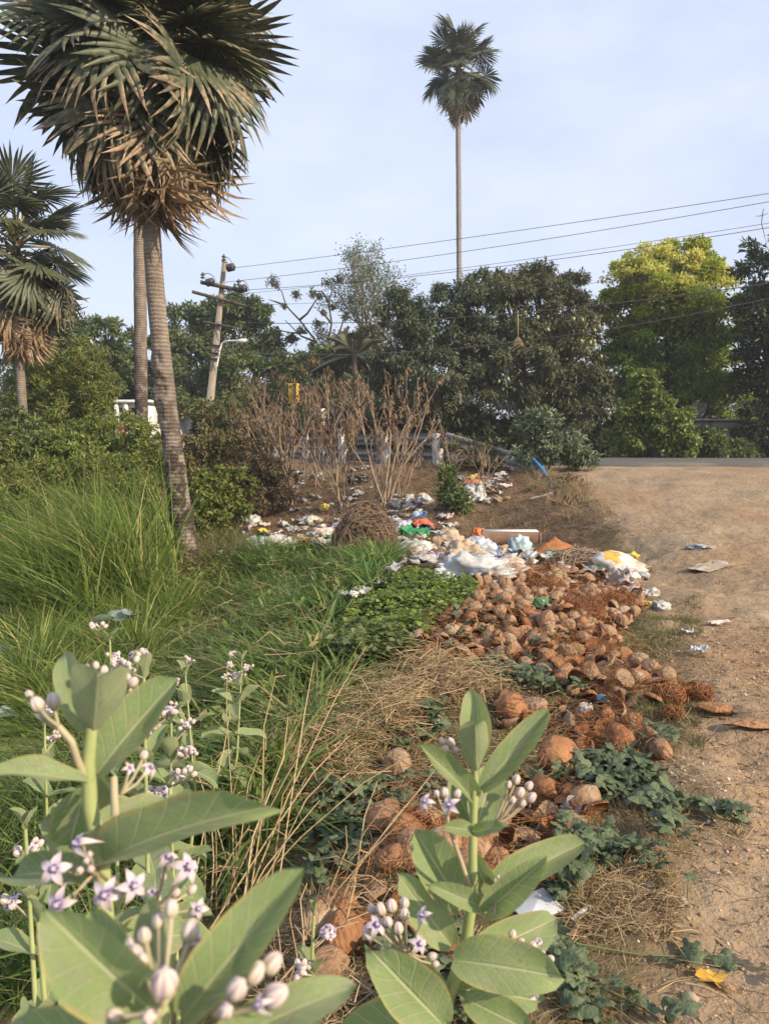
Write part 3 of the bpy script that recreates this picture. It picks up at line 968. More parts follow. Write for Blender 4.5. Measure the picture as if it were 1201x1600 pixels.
# dead tree with clumps
def dead_tree():
    Y = 44
    b_ = P(470, 680, Y); b_[2] = zt1(b_[0], b_[1])
    t_ = thing('dead_tree', 'crooked nearly bare tree carrying small dark leaf tufts against the sky', 'tree', b_, tg)
    mb = MB()
    W_ = lambda *q: np.array([P(x, y, Y + dy) - b_ for x, y, dy in q])
    mb.tube(W_((470, 690, 0), (512, 560, 0), (545, 510, 0)) * 1.0, [.2, .13, .09], 7)
    lines = [((560, 560, 0), (520, 470, .2), (480, 400, .3), (455, 350, .2), (437, 300, .1)), ]
    br = [[(505, 580, 0), (495, 535, .2), (468, 500, .3), (447, 478, .4), (440, 455, .3), (425, 440, .2)],
          [(468, 500, .3), (480, 490, 0), (490, 475, -.3), (497, 462, -.3)],
          [(447, 478, .4), (432, 472, .6), (420, 468, .7)],
          [(495, 535, .2), (470, 525, .6), (445, 500, .9)],
          [(505, 580, 0), (512, 540, -.4), (518, 505, -.6), (513, 470, -.7), (522, 445, -.6), (530, 437, -.5)],
          [(518, 505, -.6), (505, 490, -.9), (497, 485, -1)],
          [(512, 540, -.4), (530, 520, -.2), (538, 495, 0), (550, 470, .2)],
          [(513, 470, -.7), (503, 455, -.8), (488, 455, -.9)],
          [(480, 520, .2), (455, 520, .3), (430, 515, .2)]]
    for q in br:
        w_ = W_(*q)
        mb.tube(w_, np.linspace(.075, .02, len(w_)), 5)
    obj('branches', mb.mesh('branches', m_darkbark), t_)
    tufts = [(425, 437, .2, 14), (432, 445, .2, 9), (497, 462, -.3, 9), (462, 460, .3, 7), (512, 440, -.6, 10), (530, 436, -.5, 9), (488, 457, -.9, 8), (550, 468, .2, 10), (505, 488, -.9, 7), (445, 478, .4, 6), (540, 495, 0, 8), (496, 505, 0, 7), (470, 515, .2, 7), (520, 480, -.6, 7), (487, 540, .2, 8)]
    for px, py, dy, r_ in tufts:
        c_, rr = blob(px, py, Y + dy, r_ * .8, r_ * .8)
        rs = np.random.default_rng(int(px * 7 + py))
        n_ = int(70 + 90 * rs.random())
        p_ = c_ - b_ + nrm(rs.normal(size=(n_, 3))) * (rs.random((n_, 1)) ** .6) * rr * rs.uniform(.7, 1.6, 3)
        V, F = leaf_mesh(p_, nrm(rs.normal(size=(n_, 3)) + (0, 0, -.4)), nrm(rs.normal(size=(n_, 3))), .16 * rs.uniform(.7, 1.3, n_), .07 * rs.uniform(.7, 1.3, n_))
        mbt = MB()
        for q_ in p_[:9]:
            mbt.tube([c_ - b_ - (0, 0, rr[2]), (q_ + c_ - b_) / 2, q_ + (q_ - c_ + b_) * .5], [.02, .014, .006], 3, cap=False)
        obj('twigs', mbt.mesh('twigs', m_darkbark), t_)
        lt = obj('leaf_tuft', add_mesh('leaf_tuft', V, [F], [m_olive], None, {'a': np.repeat(rs.random(n_), 4)}), t_); lt['kind'] = 'stuff'
dead_tree()

# coconut palm half hidden behind
def coconut_palm():
    Y = 41
    b_ = P(557, 690, Y); b_[2] = zt1(b_[0], b_[1])
    t_ = thing('coconut_palm', 'coconut palm with feather fronds half hidden behind the dry bushes', 'palm tree', b_, tg)
    top = P(553, 556, Y) - b_
    mb = MB(); mb.tube([(0, 0, -.2), top * .5 + (.1, 0, 0), top], [.2, .15, .13], 8)
    obj('trunk', mb.mesh('trunk', m_bark), t_)
    rs = random.Random(4)
    for i in range(15):
        az = i * 2.4; el = R(75 - 6 * i + rs.gauss(0, 4))
        d_ = np.array([math.cos(az) * math.cos(el), math.sin(az) * math.cos(el), math.sin(el)])
        Lf = 2.5
        ts = np.linspace(0, 1, 8)
        pts = top + np.outer(ts * Lf, d_) - np.outer(ts ** 2.2 * 1.1, (0, 0, 1))
        mb = MB(); mb.tube(pts, np.linspace(.03, .008, 8), 4, 1)
        T = nrm(np.gradient(pts, axis=0))
        k = 46
        tt = np.linspace(.12, 1, k)
        pp = np.stack([np.interp(tt, ts, pts[:, j]) for j in range(3)], 1)
        TT = nrm(np.stack([np.interp(tt, ts, T[:, j]) for j in range(3)], 1))
        S = nrm(np.cross(TT, (0, 0, 1)) + 1e-6)
        for sg in (-1, 1):
            D = nrm(S * sg + TT * .7 + np.array([0, 0, -.45]))
            V, F = leaf_mesh(pp, D, np.cross(D, TT) * sg, .62 * np.sin(np.pi * (.15 + .8 * tt)), np.full(k, .045))
            mb.add(V, F, 0, .4)
        obj('frond', mb.mesh('frond', [m_olive, m_darkbark]), t_)
coconut_palm()

# ------------------------------------------------------------------ shrubs on the near left side
sg = 'shrubs on the left bank'
m_bush = foliage('bush_leaves', (.07, .105, .02), (.20, .235, .055), (.24, .21, .075), .32, .55)
shr = [('feathery light green shrub between the short palm and the straight palm stem', [(95, 590, 23, 55, 55), (140, 620, 22, 36, 45), (60, 620, 23, 40, 50), (105, 650, 21.5, 60, 45)], 26000, .13, .04, m_bush),
       ('bright green shrub low before the straight palm stem', [(165, 702, 18, 50, 36), (232, 712, 17.5, 40, 38), (120, 720, 17.5, 60, 40)], 15000, .11, .045, m_fresh),
       ('leafy shrub at the foot of the short left palm', [(20, 700, 18, 50, 40), (70, 730, 17, 50, 40), (-20, 730, 17, 50, 60)], 8500, .13, .06, m_mid),
       ('dense green bush behind the reeds at the left edge', [(20, 775, 15.5, 60, 40), (90, 765, 16, 60, 36), (160, 760, 16, 50, 36), (-30, 790, 15, 50, 50)], 15000, .10, .035, m_bush),
       ('leafy green bush left of the leaning palm stem', [(215, 780, 14.5, 36, 44), (240, 735, 15, 28, 36), (200, 800, 14, 36, 36)], 10000, .09, .032, m_bush),
       ('olive and brown tangled shrub right of the leaning palm stem', [(320, 700, 19, 35, 45), (350, 740, 18, 40, 45), (300, 740, 18, 30, 40)], 9500, .12, .045, m_drygr),
       ('green bush on the bank right of the leaning palm stem', [(325, 800, 15, 35, 40), (355, 780, 15.5, 30, 35), (300, 830, 14.5, 24, 30)], 8000, .10, .05, m_bush),
       ('dark green shrub below the leaning utility pole', [(365, 680, 21, 30, 40), (400, 700, 21, 34, 40), (330, 660, 23, 22, 24)], 7000, .14, .06, m_mid),
       ('brown withered bush left of the dry stems', [(400, 745, 17, 34, 40), (430, 770, 16.5, 30, 32), (380, 770, 16.5, 26, 32)], 8500, .10, .028, m_brown)]
for i, (lab, bl, n_, L_, W_, m_) in enumerate(shr):
    tree('shrub', lab, 'shrub', [blob(*q) for q in bl], int(n_ * 1.1), L_, W_, m_, .15, seed=100 + i, sub=60, clump=.22, group=sg, tr=.05, fill=.25, part='foliage', rag=.6)
tree('shrub', 'pale grey-green leafy shrub at the end of the guardrail by the blue pipe', 'shrub',
     [blob(855, 680, 17.2, 34, 28), blob(880, 705, 17, 32, 24), blob(840, 705, 17, 26, 20), blob(825, 665, 17.4, 18, 18), blob(905, 715, 17, 20, 14)],
     5200, .15, .045, m_pale, .3, seed=131, sub=40, clump=.26, tr=.03, part='foliage', fill=.1, rag=.35, bark=m_twig)
tree('weed', 'grey-green broad-leaved weed in the rubbish below the guardrail', 'weed',
     [blob(705, 770, 14.6, 17, 22), blob(718, 790, 14.3, 14, 14), blob(700, 745, 14.8, 10, 14)], 900, .13, .055, m_mid, .3, seed=133, sub=16, clump=.4, tr=.012, part='foliage')
for i, (px, py, Y, rx, rz, lab) in enumerate([(720, 715, 18.3, 26, 24, 'scrappy olive weed climbing the last guardrail post'), (760, 720, 17.6, 22, 22, 'scrappy weed in front of the sloping rail end'), (880, 775, 15.0, 40, 16, 'dry olive grass tuft below the pale shrub')]):
    tree('weed', lab, 'weed', [blob(px, py, Y, rx, rz), blob(px + 14, py + 10, Y - .2, rx * .6, rz * .6)], 1300, .09, .03, m_drygr, .1, seed=140 + i, sub=14, clump=.4, tr=.01, part='foliage', rag=.5)

for i, (lab, bl, n_) in enumerate([('brown withered foliage hanging left among the dry stems', [(395, 640, 18.5, 34, 40), (440, 620, 18.8, 30, 36)], 620),
                                   ('reddish withered foliage hanging in the middle of the dry stems', [(500, 600, 18.8, 34, 36), (545, 620, 18.5, 30, 40)], 620)]):
    tree('withered_bush', lab, 'bush', [blob(*q) for q in bl], n_, .16, .035, m_brown, 1.6, seed=170 + i, sub=26, clump=.3, tr=.03, part='foliage', rag=.4, group='withered bushes', bark=m_twig)

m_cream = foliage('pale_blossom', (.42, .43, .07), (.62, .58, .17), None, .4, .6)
yt = [o for o in COL.objects if o.get('label', '').startswith('yellow-green tree')][0]
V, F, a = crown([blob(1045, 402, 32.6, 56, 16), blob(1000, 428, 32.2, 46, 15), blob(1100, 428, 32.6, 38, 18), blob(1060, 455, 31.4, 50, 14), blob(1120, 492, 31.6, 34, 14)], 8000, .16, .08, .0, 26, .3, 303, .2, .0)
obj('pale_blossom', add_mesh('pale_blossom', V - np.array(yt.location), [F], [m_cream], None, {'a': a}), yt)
m_fruit = surf('pale_fruit', (.26, .28, .12), (.36, .37, .17), 6, .5)
mt = [o for o in COL.objects if o.get('label', '').startswith('broad olive mango')][0]
mb = MB(); mb.lathe([(0, -.085), (.035, -.07), (.058, -.02), (.05, .04), (.02, .075), (0, .08)], 8); fruit_me = mb.mesh('fruit', m_fruit, True)
rs = random.Random(17)
for k_ in range(22):
    px, py = rs.choice([(820, 500), (905, 500), (840, 560), (880, 575), (925, 540), (800, 600), (870, 520)])
    px += rs.gauss(0, 12); py += rs.gauss(0, 12)
    obj('fruit', fruit_me, mt, P(px, py, 28.5 + rs.uniform(0, .6)) - np.array(mt.location), (rs.gauss(0, .2), rs.gauss(0, .2), 0))
# ------------------------------------------------------------------ utility poles and wires
m_conc = surf('pole_concrete', (.28, .235, .19), (.40, .345, .285), 5, .9, 30, .006, .5, (1, 1, .3))
m_steel = surf('rusty_steel', (.05, .045, .042), (.10, .085, .075), 9, .7, metal=.3)
m_porc = surf('glazed_insulator', (.045, .04, .042), (.08, .07, .07), 6, .25, spec=.5)
m_wire = surf('wire', (.07, .07, .075), (.10, .10, .105), 5, .6)
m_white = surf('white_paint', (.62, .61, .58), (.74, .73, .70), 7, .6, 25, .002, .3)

def insulator(t_, at, dirv, n=3, r=.13):
    z = Vector(dirv).normalized()
    rot = np.array(z.to_track_quat('Z', 'Y').to_matrix())
    mb = MB()
    prof = [(.02, 0)]
    for i in range(n):
        q = i * .11
        prof += [(.03, q + .02), (r, q + .04), (r * .98, q + .06), (.045, q + .085)]
    prof += [(.02, n * .11 + .05)]
    mb.lathe(prof, 12, at, rot)
    obj('insulator', mb.mesh('insulator', m_porc, True), t_)

YP = 31.0
top = P(351, 410, YP); low = P(326, 652, YP)
dirp = nrm(top - low)
bz = zt1(low[0], YP)
base = low - dirp * (low[2] - bz) / dirp[2]
pole = thing('utility_pole', 'leaning concrete utility pole with cross-arms, insulators and a street lamp arm', 'utility pole', base)
rel = lambda px, py, dy=0.0: P(px, py, YP + dy) - base
mb = MB()
h = top - base
U_ = nrm(np.cross(h, (0, 1, 0)))
rot = np.array(Vector(h).to_track_quat('Z', 'Y').to_matrix())
pr = [(-.5, -.5), (.5, -.5), (.5, .5), (-.5, .5)]
ks = np.linspace(-.03, 1, 8)
V = np.vstack([h * q + (np.array([[x, y, 0] for x, y in ((-.46, -.5), (.46, -.5), (.5, -.46), (.5, .46), (.46, .5), (-.46, .5), (-.5, .46), (-.5, -.46))]) * (.31 - .15 * q)) @ rot.T for q in ks])
F = [(r_ * 8 + i, r_ * 8 + (i + 1) % 8, r_ * 8 + 8 + (i + 1) % 8, r_ * 8 + 8 + i) for r_ in range(7) for i in range(8)]
mb.add(V, F)
mb.box(h + dirp * .02, (.2, .2, .05), rot)
obj('shaft', mb.mesh('shaft', m_conc), pole)
def arm(a_, b_, w_, name='crossarm'):
    mb = MB()
    mb.sweep([(-w_ / 2, -w_ / 2), (w_ / 2, -w_ / 2), (w_ / 2, w_ / 2), (-w_ / 2, w_ / 2)], [a_, (a_ + b_) / 2, b_])
    for e, o_ in ((a_, 1), (b_, -1)):
        mb.box(e, (.02, w_ * 1.02, w_ * 1.02))
    obj(name, mb.mesh(name, m_steel), pole)
arm(rel(314, 441, -.3), rel(381, 455, -.1), .13)
arm(rel(301, 456, -.35), rel(384, 478, -.1), .11)
arm(rel(318, 503, -.2), rel(366, 512, -.2), .09)
for px, py in ((358, 419), (326, 442), (377, 452)):
    insulator(pole, rel(px - 3, py, -.35), (1, -.45, .1), 3, .16)
for px, py in ((350, 408), (317, 436), (373, 447)):
    insulator(pole, rel(px, py, -.3), (0, 0, 1), 2, .10)
for a_, b_ in (((350, 402), (364, 420)), ((318, 428), (338, 441)), ((373, 440), (389, 452))):
    p0, p1 = rel(*a_, -.3), rel(*b_, -.6)
    mid = (p0 + p1) / 2 + (0.12, 0, .26)
    tt = np.linspace(0, 1, 8)[:, None]
    mb = MB(); mb.tube((1 - tt) ** 2 * p0 + 2 * tt * (1 - tt) * mid + tt ** 2 * p1, .014, 4)
    obj('jumper_wire', mb.mesh('jumper_wire', m_wire), pole)
mb = MB()
lp = np.array([rel(339, 572, -.3), rel(344, 545, -.3), rel(347, 536, -.3), rel(352, 533, -.35), rel(372, 532, -.6)])
mb.tube(lp, .035, 6)
obj('lamp_arm', mb.mesh('lamp_arm', m_white, True), pole)
mb = MB(); mb.lathe([(.01, -.24), (.06, -.2), (.09, 0), (.07, .18), (.01, .24)], 8, rel(378, 532.5, -.7), np.array(Vector((1, -.2, .05)).to_track_quat('Z', 'Y').to_matrix()))
obj('lamp_head', mb.mesh('lamp_head', m_white, True), pole)
for py in (540, 552, 561):
    q = h * ((low[2] - base[2]) / h[2]) + (rel(338 - (py - 540) * .1, py) - rel(326, 652)) + (low - base) - h * ((low[2] - base[2]) / h[2])
    mb = MB(); mb.box(rel(337.5 - (py - 540) * .105, py, 0), (.42, .42, .05), rot)
    obj('clamp_band', mb.mesh('clamp_band', m_steel), pole)

Yq = 62
fb = P(157, 660, Yq); fb[2] = zt1(fb[0], fb[1])
fp = thing('utility_pole', 'small distant utility pole between the left shrub and the straight palm stem', 'utility pole', fb)
mb = MB(); mb.tube([np.array([0, 0, -.3]), P(158, 610, Yq) - fb, P(163, 555, Yq) - fb], [.2, .17, .12], 8)
obj('shaft', mb.mesh('shaft', m_conc), fp)
for a_, b_ in (((150, 566), (178, 562)), ((146, 592), (170, 596))):
    mb = MB(); mb.tube([P(*a_, Yq) - fb, P(*b_, Yq) - fb], .05, 5); obj('crossarm', mb.mesh('crossarm', m_steel), fp)
mb = MB(); mb.tube([P(157, 606, Yq - .2) - fb, P(166, 606, Yq - .3) - fb, P(183, 605, Yq - 1) - fb], [.04, .05, .08], 6); obj('lamp_arm', mb.mesh('lamp_arm', m_white), fp)

def wire(label, a_, b_, sag, r_=.009, k=26):
    a_ = np.asarray(a_); b_ = np.asarray(b_)
    tt = np.linspace(0, 1, k)[:, None]
    pts = a_ + (b_ - a_) * tt - np.array([0, 0, 1]) * sag * 4 * tt * (1 - tt)
    o0 = pts[0].copy()
    mb = MB(); mb.tube(pts - o0, r_, 4)
    tag(obj('overhead_wire', mb.mesh('overhead_wire', m_wire), None, o0), label, 'wire', 'overhead wires')
wire('topmost overhead wire, running right from the pole tip', P(362, 419, YP - .5), P(1420, 268, 20), .10)
wire('second overhead wire from the top, leaving the left end of the cross-arm', P(332, 443, YP - .6), P(1420, 275, 20.6), .22)
wire('third overhead wire, crossing just behind the slender palm', P(351, 462, YP + .3), P(1420, 313, 20.2), .18, .007)
wire('fourth overhead wire, lowest of those against the sky', P(384, 453, YP - .6), P(1420, 318, 19.6), .30)
wire('overhead wire just above the mango trees, dipping behind the yellow-green tree', P(384, 477, YP - .1), P(1420, 385, 21.0), .28, .007)
wire('upper dark cable crossing in front of the yellow-green tree', P(338, 503, YP - .2), P(1420, 408, 20), .55, .013)
wire('lower dark cable crossing in front of the yellow-green tree', P(338, 548, YP - .3), P(1420, 414, 20), .9, .013)
wire('upper wire running left from the leaning pole to the far pole', P(338, 540, YP), P(163, 566, Yq), .3, .018)
wire('lower wire running left from the leaning pole to the far pole', P(335, 556, YP), P(158, 596, Yq), .5, .02)
# twig caught on the wire near the right edge
q0 = P(1190, 330, 21.9)
mb = MB(); mb.tube([P(1192, 326, 21.9) - q0, P(1190, 337, 21.9) - q0, P(1189, 350, 21.85) - q0, P(1193, 366, 21.9) - q0, P(1196, 380, 21.9) - q0], [.01, .014, .011, .009, .004], 4)
mb.tube([P(1180, 338, 21.9) - q0, P(1190, 337, 21.9) - q0, P(1199, 333, 21.9) - q0], [.005, .012, .005], 4)
tag(obj('caught_twig', mb.mesh('caught_twig', m_wire), None, q0), 'thin dark twig dangling from the overhead wires near the right edge', 'twig')
# dried fan leaf hanging before the mango tree
q0 = P(808, 505, 28.5)
dl = thing('dried_palm_leaf', 'dried pale fan leaf hanging upside down before the mango tree', 'leaf', q0)
fm = frond_mesh('blade', 91, .9, .66, 16, 42, .10, 1.0, .4)
o = obj('blade', fm, dl); o.rotation_euler = (R(90), R(88), 0); o.color = (1.1, 1, 0, 1)
o.location = (0, 0, .45)

# ------------------------------------------------------------------ guardrail
m_galv = surf('galvanised_steel', (.20, .205, .21), (.30, .30, .30), 3, .55, 40, .002, .3, (1, 1, 1), (.18, .15, .12), 5, metal=.25)
m_post = surf('post_paint', (.52, .51, .48), (.66, .645, .61), 6, .7, 30, .003, .4, None, (.34, .29, .23), 7)
m_bluep = surf('blue_plastic', (.03, .19, .48), (.05, .27, .60), 6, .4)
gx0, gy0 = 1.24, 19.0
gstep = np.array([-1.27, 1.95])
gz = 1.0
gr = thing('guardrail', 'grey steel roadside guardrail with white posts, its end bent down to the ground', 'guardrail', (gx0, gy0, gz))
gd = np.array([gstep[0], gstep[1], 0]) / np.hypot(*gstep)
gn = np.array([gd[1], -gd[0], 0])            # towards traffic
if gn[1] < 0:
    gn = -gn
ang = math.atan2(gd[1], gd[0])
rz = np.array(Matrix.Rotation(ang, 3, 'Z'))
mbp = MB()
mbp.box((0, 0, .20), (.19, .012, 1.24), rz, bev=.003)
mbp.box(gn * .095 + gd * .09, (.012, .19, .9), rz)
mbp.box(gn * .095 - gd * .09, (.012, .19, .9), rz)
post_me = mbp.mesh('post', m_post)
mbs = MB(); mbs.box((0, 0, 0), (.14, .12, .30), rz, bev=.01); blk_me = mbs.mesh('spacer_block', m_post)
mbb = MB(); mbb.lathe([(.0, .018), (.014, .014), (.017, 0)], 8, (0, 0, 0), np.array(Vector(-gn).to_track_quat('Z', 'Y').to_matrix())); bolt_me = mbb.mesh('bolt', m_steel)
prof = [(-.155, .02), (-.125, .083), (-.065, .083), (-.02, 0), (.02, 0), (.065, .083), (.125, .083), (.155, .02)]
profc = [(o_, z_) for z_, o_ in prof] + [(o_ + .005, z_) for z_, o_ in prof[::-1]]
for k_ in range(7):
    c_ = np.array([gstep[0] * k_, gstep[1] * k_, 0])
    zz = zt1(gx0 + c_[0], gy0 + c_[1]) - gz
    c_[2] = (-.02 if k_ == 0 else .0)
    tilt = random.uniform(-.03, .03)
    o = obj('post', post_me, gr, c_, (tilt, random.uniform(-.03, .03), 0))
    bl = obj('spacer_block', blk_me, o, gn * .07 + np.array([0, 0, .66]))
    obj('bolt', bolt_me, o, -gn * .012 + np.array([0, 0, .68]))
    obj('bolt', bolt_me, o, -gn * .012 + np.array([0, 0, .30]))
sgn = 1 if np.dot(np.cross(gd, (0, 0, 1)), gn) > 0 else -1
pc = [(sgn * s_, u_) for s_, u_ in profc]
for zc, nm in ((.66, 'upper_beam'), (.24, 'lower_beam')):
    for j in range(3):
        a_ = gd * (-.3 if j == 0 else j * 4.65 - .02); b_ = gd * min(j * 4.65 + 4.65, 14.2)
        q = np.array([a_ + (b_ - a_) * f for f in np.linspace(0, 1, 6)]) + gn * (.20 + .006 * (j % 2)) + np.array([0, 0, zc])
        mb = MB(); mb.sweep(pc, q); obj('beam', mb.mesh('beam', m_galv), gr)
# bent-down terminal
e0 = -gd * .28 + gn * .21 + np.array([0, 0, .66])
org = np.array([gx0, gy0, gz])
tp = [e0 + gd * .25, e0, P(720, 692, 18.5) - org, P(770, 707, 17.8) - org, P(815, 721, 17.1) - org, P(846, 733, 16.7) - org]
mb = MB(); mb.sweep([(q[0] * .9, q[1]) for q in pc], tp); obj('bent_end_beam', mb.mesh('bent_end_beam', m_galv), gr)
mb = MB(); mb.box(P(800, 735, 17.35) - org, (.1, .1, .5), rz); obj('end_stub', mb.mesh('end_stub', m_post), gr)
# blue pipe
q0 = G(862, 764)
mb = MB()
bp = np.array([P(829, 714, 16.75), P(838, 723, 16.5), P(848, 734, 16.2), P(856, 748, 15.8), q0 + (0, 0, .0), q0 + (.06, -.05, -.05)]) - q0
mb.tube(bp, .034, 8)
tag(obj('hose_pipe', mb.mesh('hose_pipe', m_bluep, True), None, q0), 'bright blue plastic pipe hanging off the bent guardrail end', 'pipe')

# signs behind the dry stems
m_yel = surf('yellow_sheet', (.62, .34, .012), (.74, .45, .02), 5, .6)
m_blk = surf('black_paint', (.012, .012, .012), (.02, .02, .02), 5, .6)
q0 = P(461, 690, 27.5); q0[2] = zt1(q0[0], q0[1])
s_ = thing('road_sign', 'small yellow roadside sign glimpsed through the dry stems', 'sign', q0)
mb = MB(); mb.tube([np.array((0, -.17, -.3)), P(461, 598, 27.3) - q0], .05, 8); obj('sign_post', mb.mesh('sign_post', m_steel), s_)
mb = MB(); mb.box(P(459, 614, 27.4) - q0, (.36, .02, .66), bev=.006); bd = obj('sign_board', mb.mesh('sign_board', m_yel), s_)
q0 = P(505, 690, 24); q0[2] = zt1(q0[0], q0[1])
s_ = thing('marker_board', 'small white marker board glimpsed behind the dry stems', 'sign', q0)
mb = MB(); mb.tube([(0, 0, -.3), P(505, 645, 24) - q0], .035, 8); obj('marker_post', mb.mesh('marker_post', m_post), s_)
mb = MB(); mb.box(P(504, 646, 23.95) - q0, (.2, .02, .3), bev=.006); obj('marker_plate', mb.mesh('marker_plate', m_white), s_)

# ------------------------------------------------------------------ white house far left
m_wall = surf('whitewash', (.66, .65, .61), (.76, .75, .71), 3, .9, 20, .004, .4)
m_glass = surf('window_dark', (.02, .022, .026), (.035, .037, .04), 3, .15, spec=.5)
m_red = surf('red_paint', (.20, .025, .022), (.28, .04, .03), 6, .6)
YH = 41
q0 = P(218, 672, YH); q0[2] = zt1(q0[0], q0[1])
hs_ = thing('white_house', 'white house with barred windows glimpsed left of the palm stems', 'house', q0)
xw = lambda px: P(px, 650, YH)[0] - q0[0]
zw = lambda py: P(218, py, YH)[2] - q0[2]
mb = MB()
X0, X1, X2 = xw(182), xw(232), xw(262)
Zt = zw(629)
mb.box(((X0 + X1) / 2, 2.5, Zt / 2 - .2), (X1 - X0, 5, Zt + .4))
mb.box(((X1 + X2) / 2, 3.0, zw(638) / 2 - .2), (X2 - X1, 4, zw(638) + .4))
obj('wall', mb.mesh('wall', m_wall), hs_)
mb = MB(); mb.box(((X0 + X1) / 2, 2.4, Zt + .06), (X1 - X0 + .5, 5.5, .14), bev=.02); obj('roof', mb.mesh('roof', m_wall), hs_)
for px in (190, 207.5, 244):
    p0 = (xw(px), -.02 if px < 232 else .98)
    for py0, py1 in ((637, 644), (648, 661)):
        mb = MB(); mb.box((p0[0], p0[1] + .01, (zw(py0) + zw(py1)) / 2), (.42, .05, zw(py0) - zw(py1))); wn = obj('window', mb.mesh('window', m_glass), hs_)
        mb = MB()
        for q in np.linspace(-.16, .16, 5):
            mb.box((p0[0] + q, p0[1] - .03, (zw(py0) + zw(py1)) / 2), (.025, .02, zw(py0) - zw(py1)))
        obj('window_bars', mb.mesh('window_bars', m_steel), wn)
for px in (184, 199, 216):
    mb = MB(); mb.box((xw(px), -.12, Zt / 2), (.2, .2, Zt - .05), bev=.02); obj('pillar', mb.mesh('pillar', m_wall), hs_)
q1 = P(190, 664, YH - 3); q1[2] = zt1(q1[0], q1[1])
gt = thing('red_gate', 'red painted gate low in front of the white house', 'gate', q1)
hh_ = P(190, 660, YH - 3)[2] - q1[2]
for j in range(3):
    mb = MB(); mb.box((-.19 + j * .19, 0, hh_ / 2), (.13, .03, hh_)); obj('slat', mb.mesh('slat', m_red), gt)
for z_ in (.3, hh_ - .3):
    mb = MB(); mb.box((0, .035, z_), (.56, .035, .08)); obj('rail', mb.mesh('rail', m_red), gt)

# ------------------------------------------------------------------ culvert under the trees
m_oldc = surf('old_concrete', (.16, .145, .125), (.27, .245, .21), 3, .9, 18, .01, .5, None, (.09, .08, .065), 1.5)
YC = 30.5
q0 = P(1115, 722, YC); q0[2] = zt1(q0[0], q0[1])
cv = thing('concrete_shelter', 'low grey concrete slab structure with dark opening in the shade', 'shelter', q0)
cx = lambda px: P(px, 690, YC)[0] - q0[0]
cz = lambda py: P(1115, py, YC)[2] - q0[2]
mb = MB(); mb.box(((cx(1082) + cx(1160)) / 2, 1.2, (cz(658) + cz(670)) / 2), (cx(1160) - cx(1082), 2.8, cz(658) - cz(670)), bev=.04)
mb.box(((cx(1082) + cx(1160)) / 2, 1.2, cz(656.5)), (cx(1164) - cx(1078), 3.1, .08), bev=.02)
obj('roof_slab', mb.mesh('roof_slab', m_oldc), cv)
for px in (1095, 1152):
    mb = MB(); mb.box((cx(px), .2, cz(670.2) / 2 - .15), (.34, .34, cz(670.2) + .3), bev=.03); obj('pillar', mb.mesh('pillar', m_oldc), cv)
mb = MB(); mb.box(((cx(1082) + cx(1160)) / 2, 2.5, cz(670.2) / 2 - .15), (cx(1160) - cx(1082), .15, cz(670.2) + .3)); obj('dark_backing', mb.mesh('dark_backing', m_darkbark), cv)  # dark panel puts the shade of the opening into its colour
# ------------------------------------------------------------------ dry stems before the guardrail
m_drystem = surf('dry_stem', (.20, .145, .105), (.36, .27, .195), 9, .85, 30, .004, .4)
m_dryleaf = foliage('dry_leaf', (.13, .085, .055), (.26, .175, .11), None, .2, .8)
def dry_bush(label, px, py, tops, seed, r0=.022, hang=120):
    hang = int(hang * 1.7)
    b_ = G(px, py)
    t_ = thing('dry_bush', label, 'bush', b_, 'leafless bushes below the guardrail')
    rs = random.Random(seed)
    PA, RA, TI = [], [], []
    tops = tops + [(tx + rs.uniform(-22, 22), ty + rs.uniform(5, 70), dy + rs.uniform(-.2, .2)) for tx, ty, dy in tops[::2]]
    for j, (tx, ty, dy) in enumerate(tops):
        tip = P(tx, ty, b_[1] + dy) - b_
        st = np.array([rs.uniform(-.12, .12), rs.uniform(-.12, .12), -.06])
        d_ = tip - st
        L_ = np.linalg.norm(d_)
        pa, ra, ti, td = grow(st, nrm(d_ * np.array([.55, .55, 1])), L_ * .62, r0 * rs.uniform(.8, 1.35), 3, (2, 3), .42, seed * 31 + j, 6, .085, .12, .55, .5)
        # pull the topmost end towards the wished tip
        k_ = pa[..., 2:3] / max(pa[..., 2].max(), .1)
        top_p = pa.reshape(-1, 3)[pa[..., 2].argmax()]
        sh = (tip - top_p) * np.clip(k_, 0, 1.1)
        pa = pa + sh
        PA.append(pa); RA.append(ra); TI.append(pa[-len(ti):, -1])
    pa = np.concatenate(PA); ra = np.concatenate(RA)
    V, F = tubes_np(pa, np.maximum(ra * .9, .0035), 4)
    obj('stems', add_mesh('stems', V, [F], [m_drystem], None, None, True), t_)
    r2 = np.random.default_rng(seed)
    pts = pa[:, 2:].reshape(-1, 3)
    pts = pts[pts[:, 2] > .45 * pts[:, 2].max()]
    c_ = pts[r2.integers(0, len(pts), hang)]
    D = nrm(r2.normal(size=(hang, 3)) * .45 + (0, 0, -1)); N = nrm(r2.normal(size=(hang, 3)))
    V, F = leaf_mesh(c_, D, N, .14 * r2.uniform(.5, 1.4, hang), .038 * r2.uniform(.6, 1.3, hang), .5)
    obj('withered_leaves', add_mesh('withered_leaves', V, [F], [m_dryleaf], None, {'a': np.repeat(r2.random(hang), 4)}), t_)
dry_bush('leafless bush with long forking stems in front of the second guardrail post', 598, 792,
         [(560, 585, .2), (600, 575, 0), (638, 570, .3), (690, 588, -.1), (575, 610, .5), (655, 620, -.3), (620, 640, .2)], 1, .025, 260)
dry_bush('tallest leafless bush, bushy with withered leaves, left of the second post', 537, 800,
         [(470, 600, .4), (505, 575, .1), (530, 590, -.2), (560, 600, .3), (495, 630, -.3), (545, 640, 0)], 2, .022, 300)
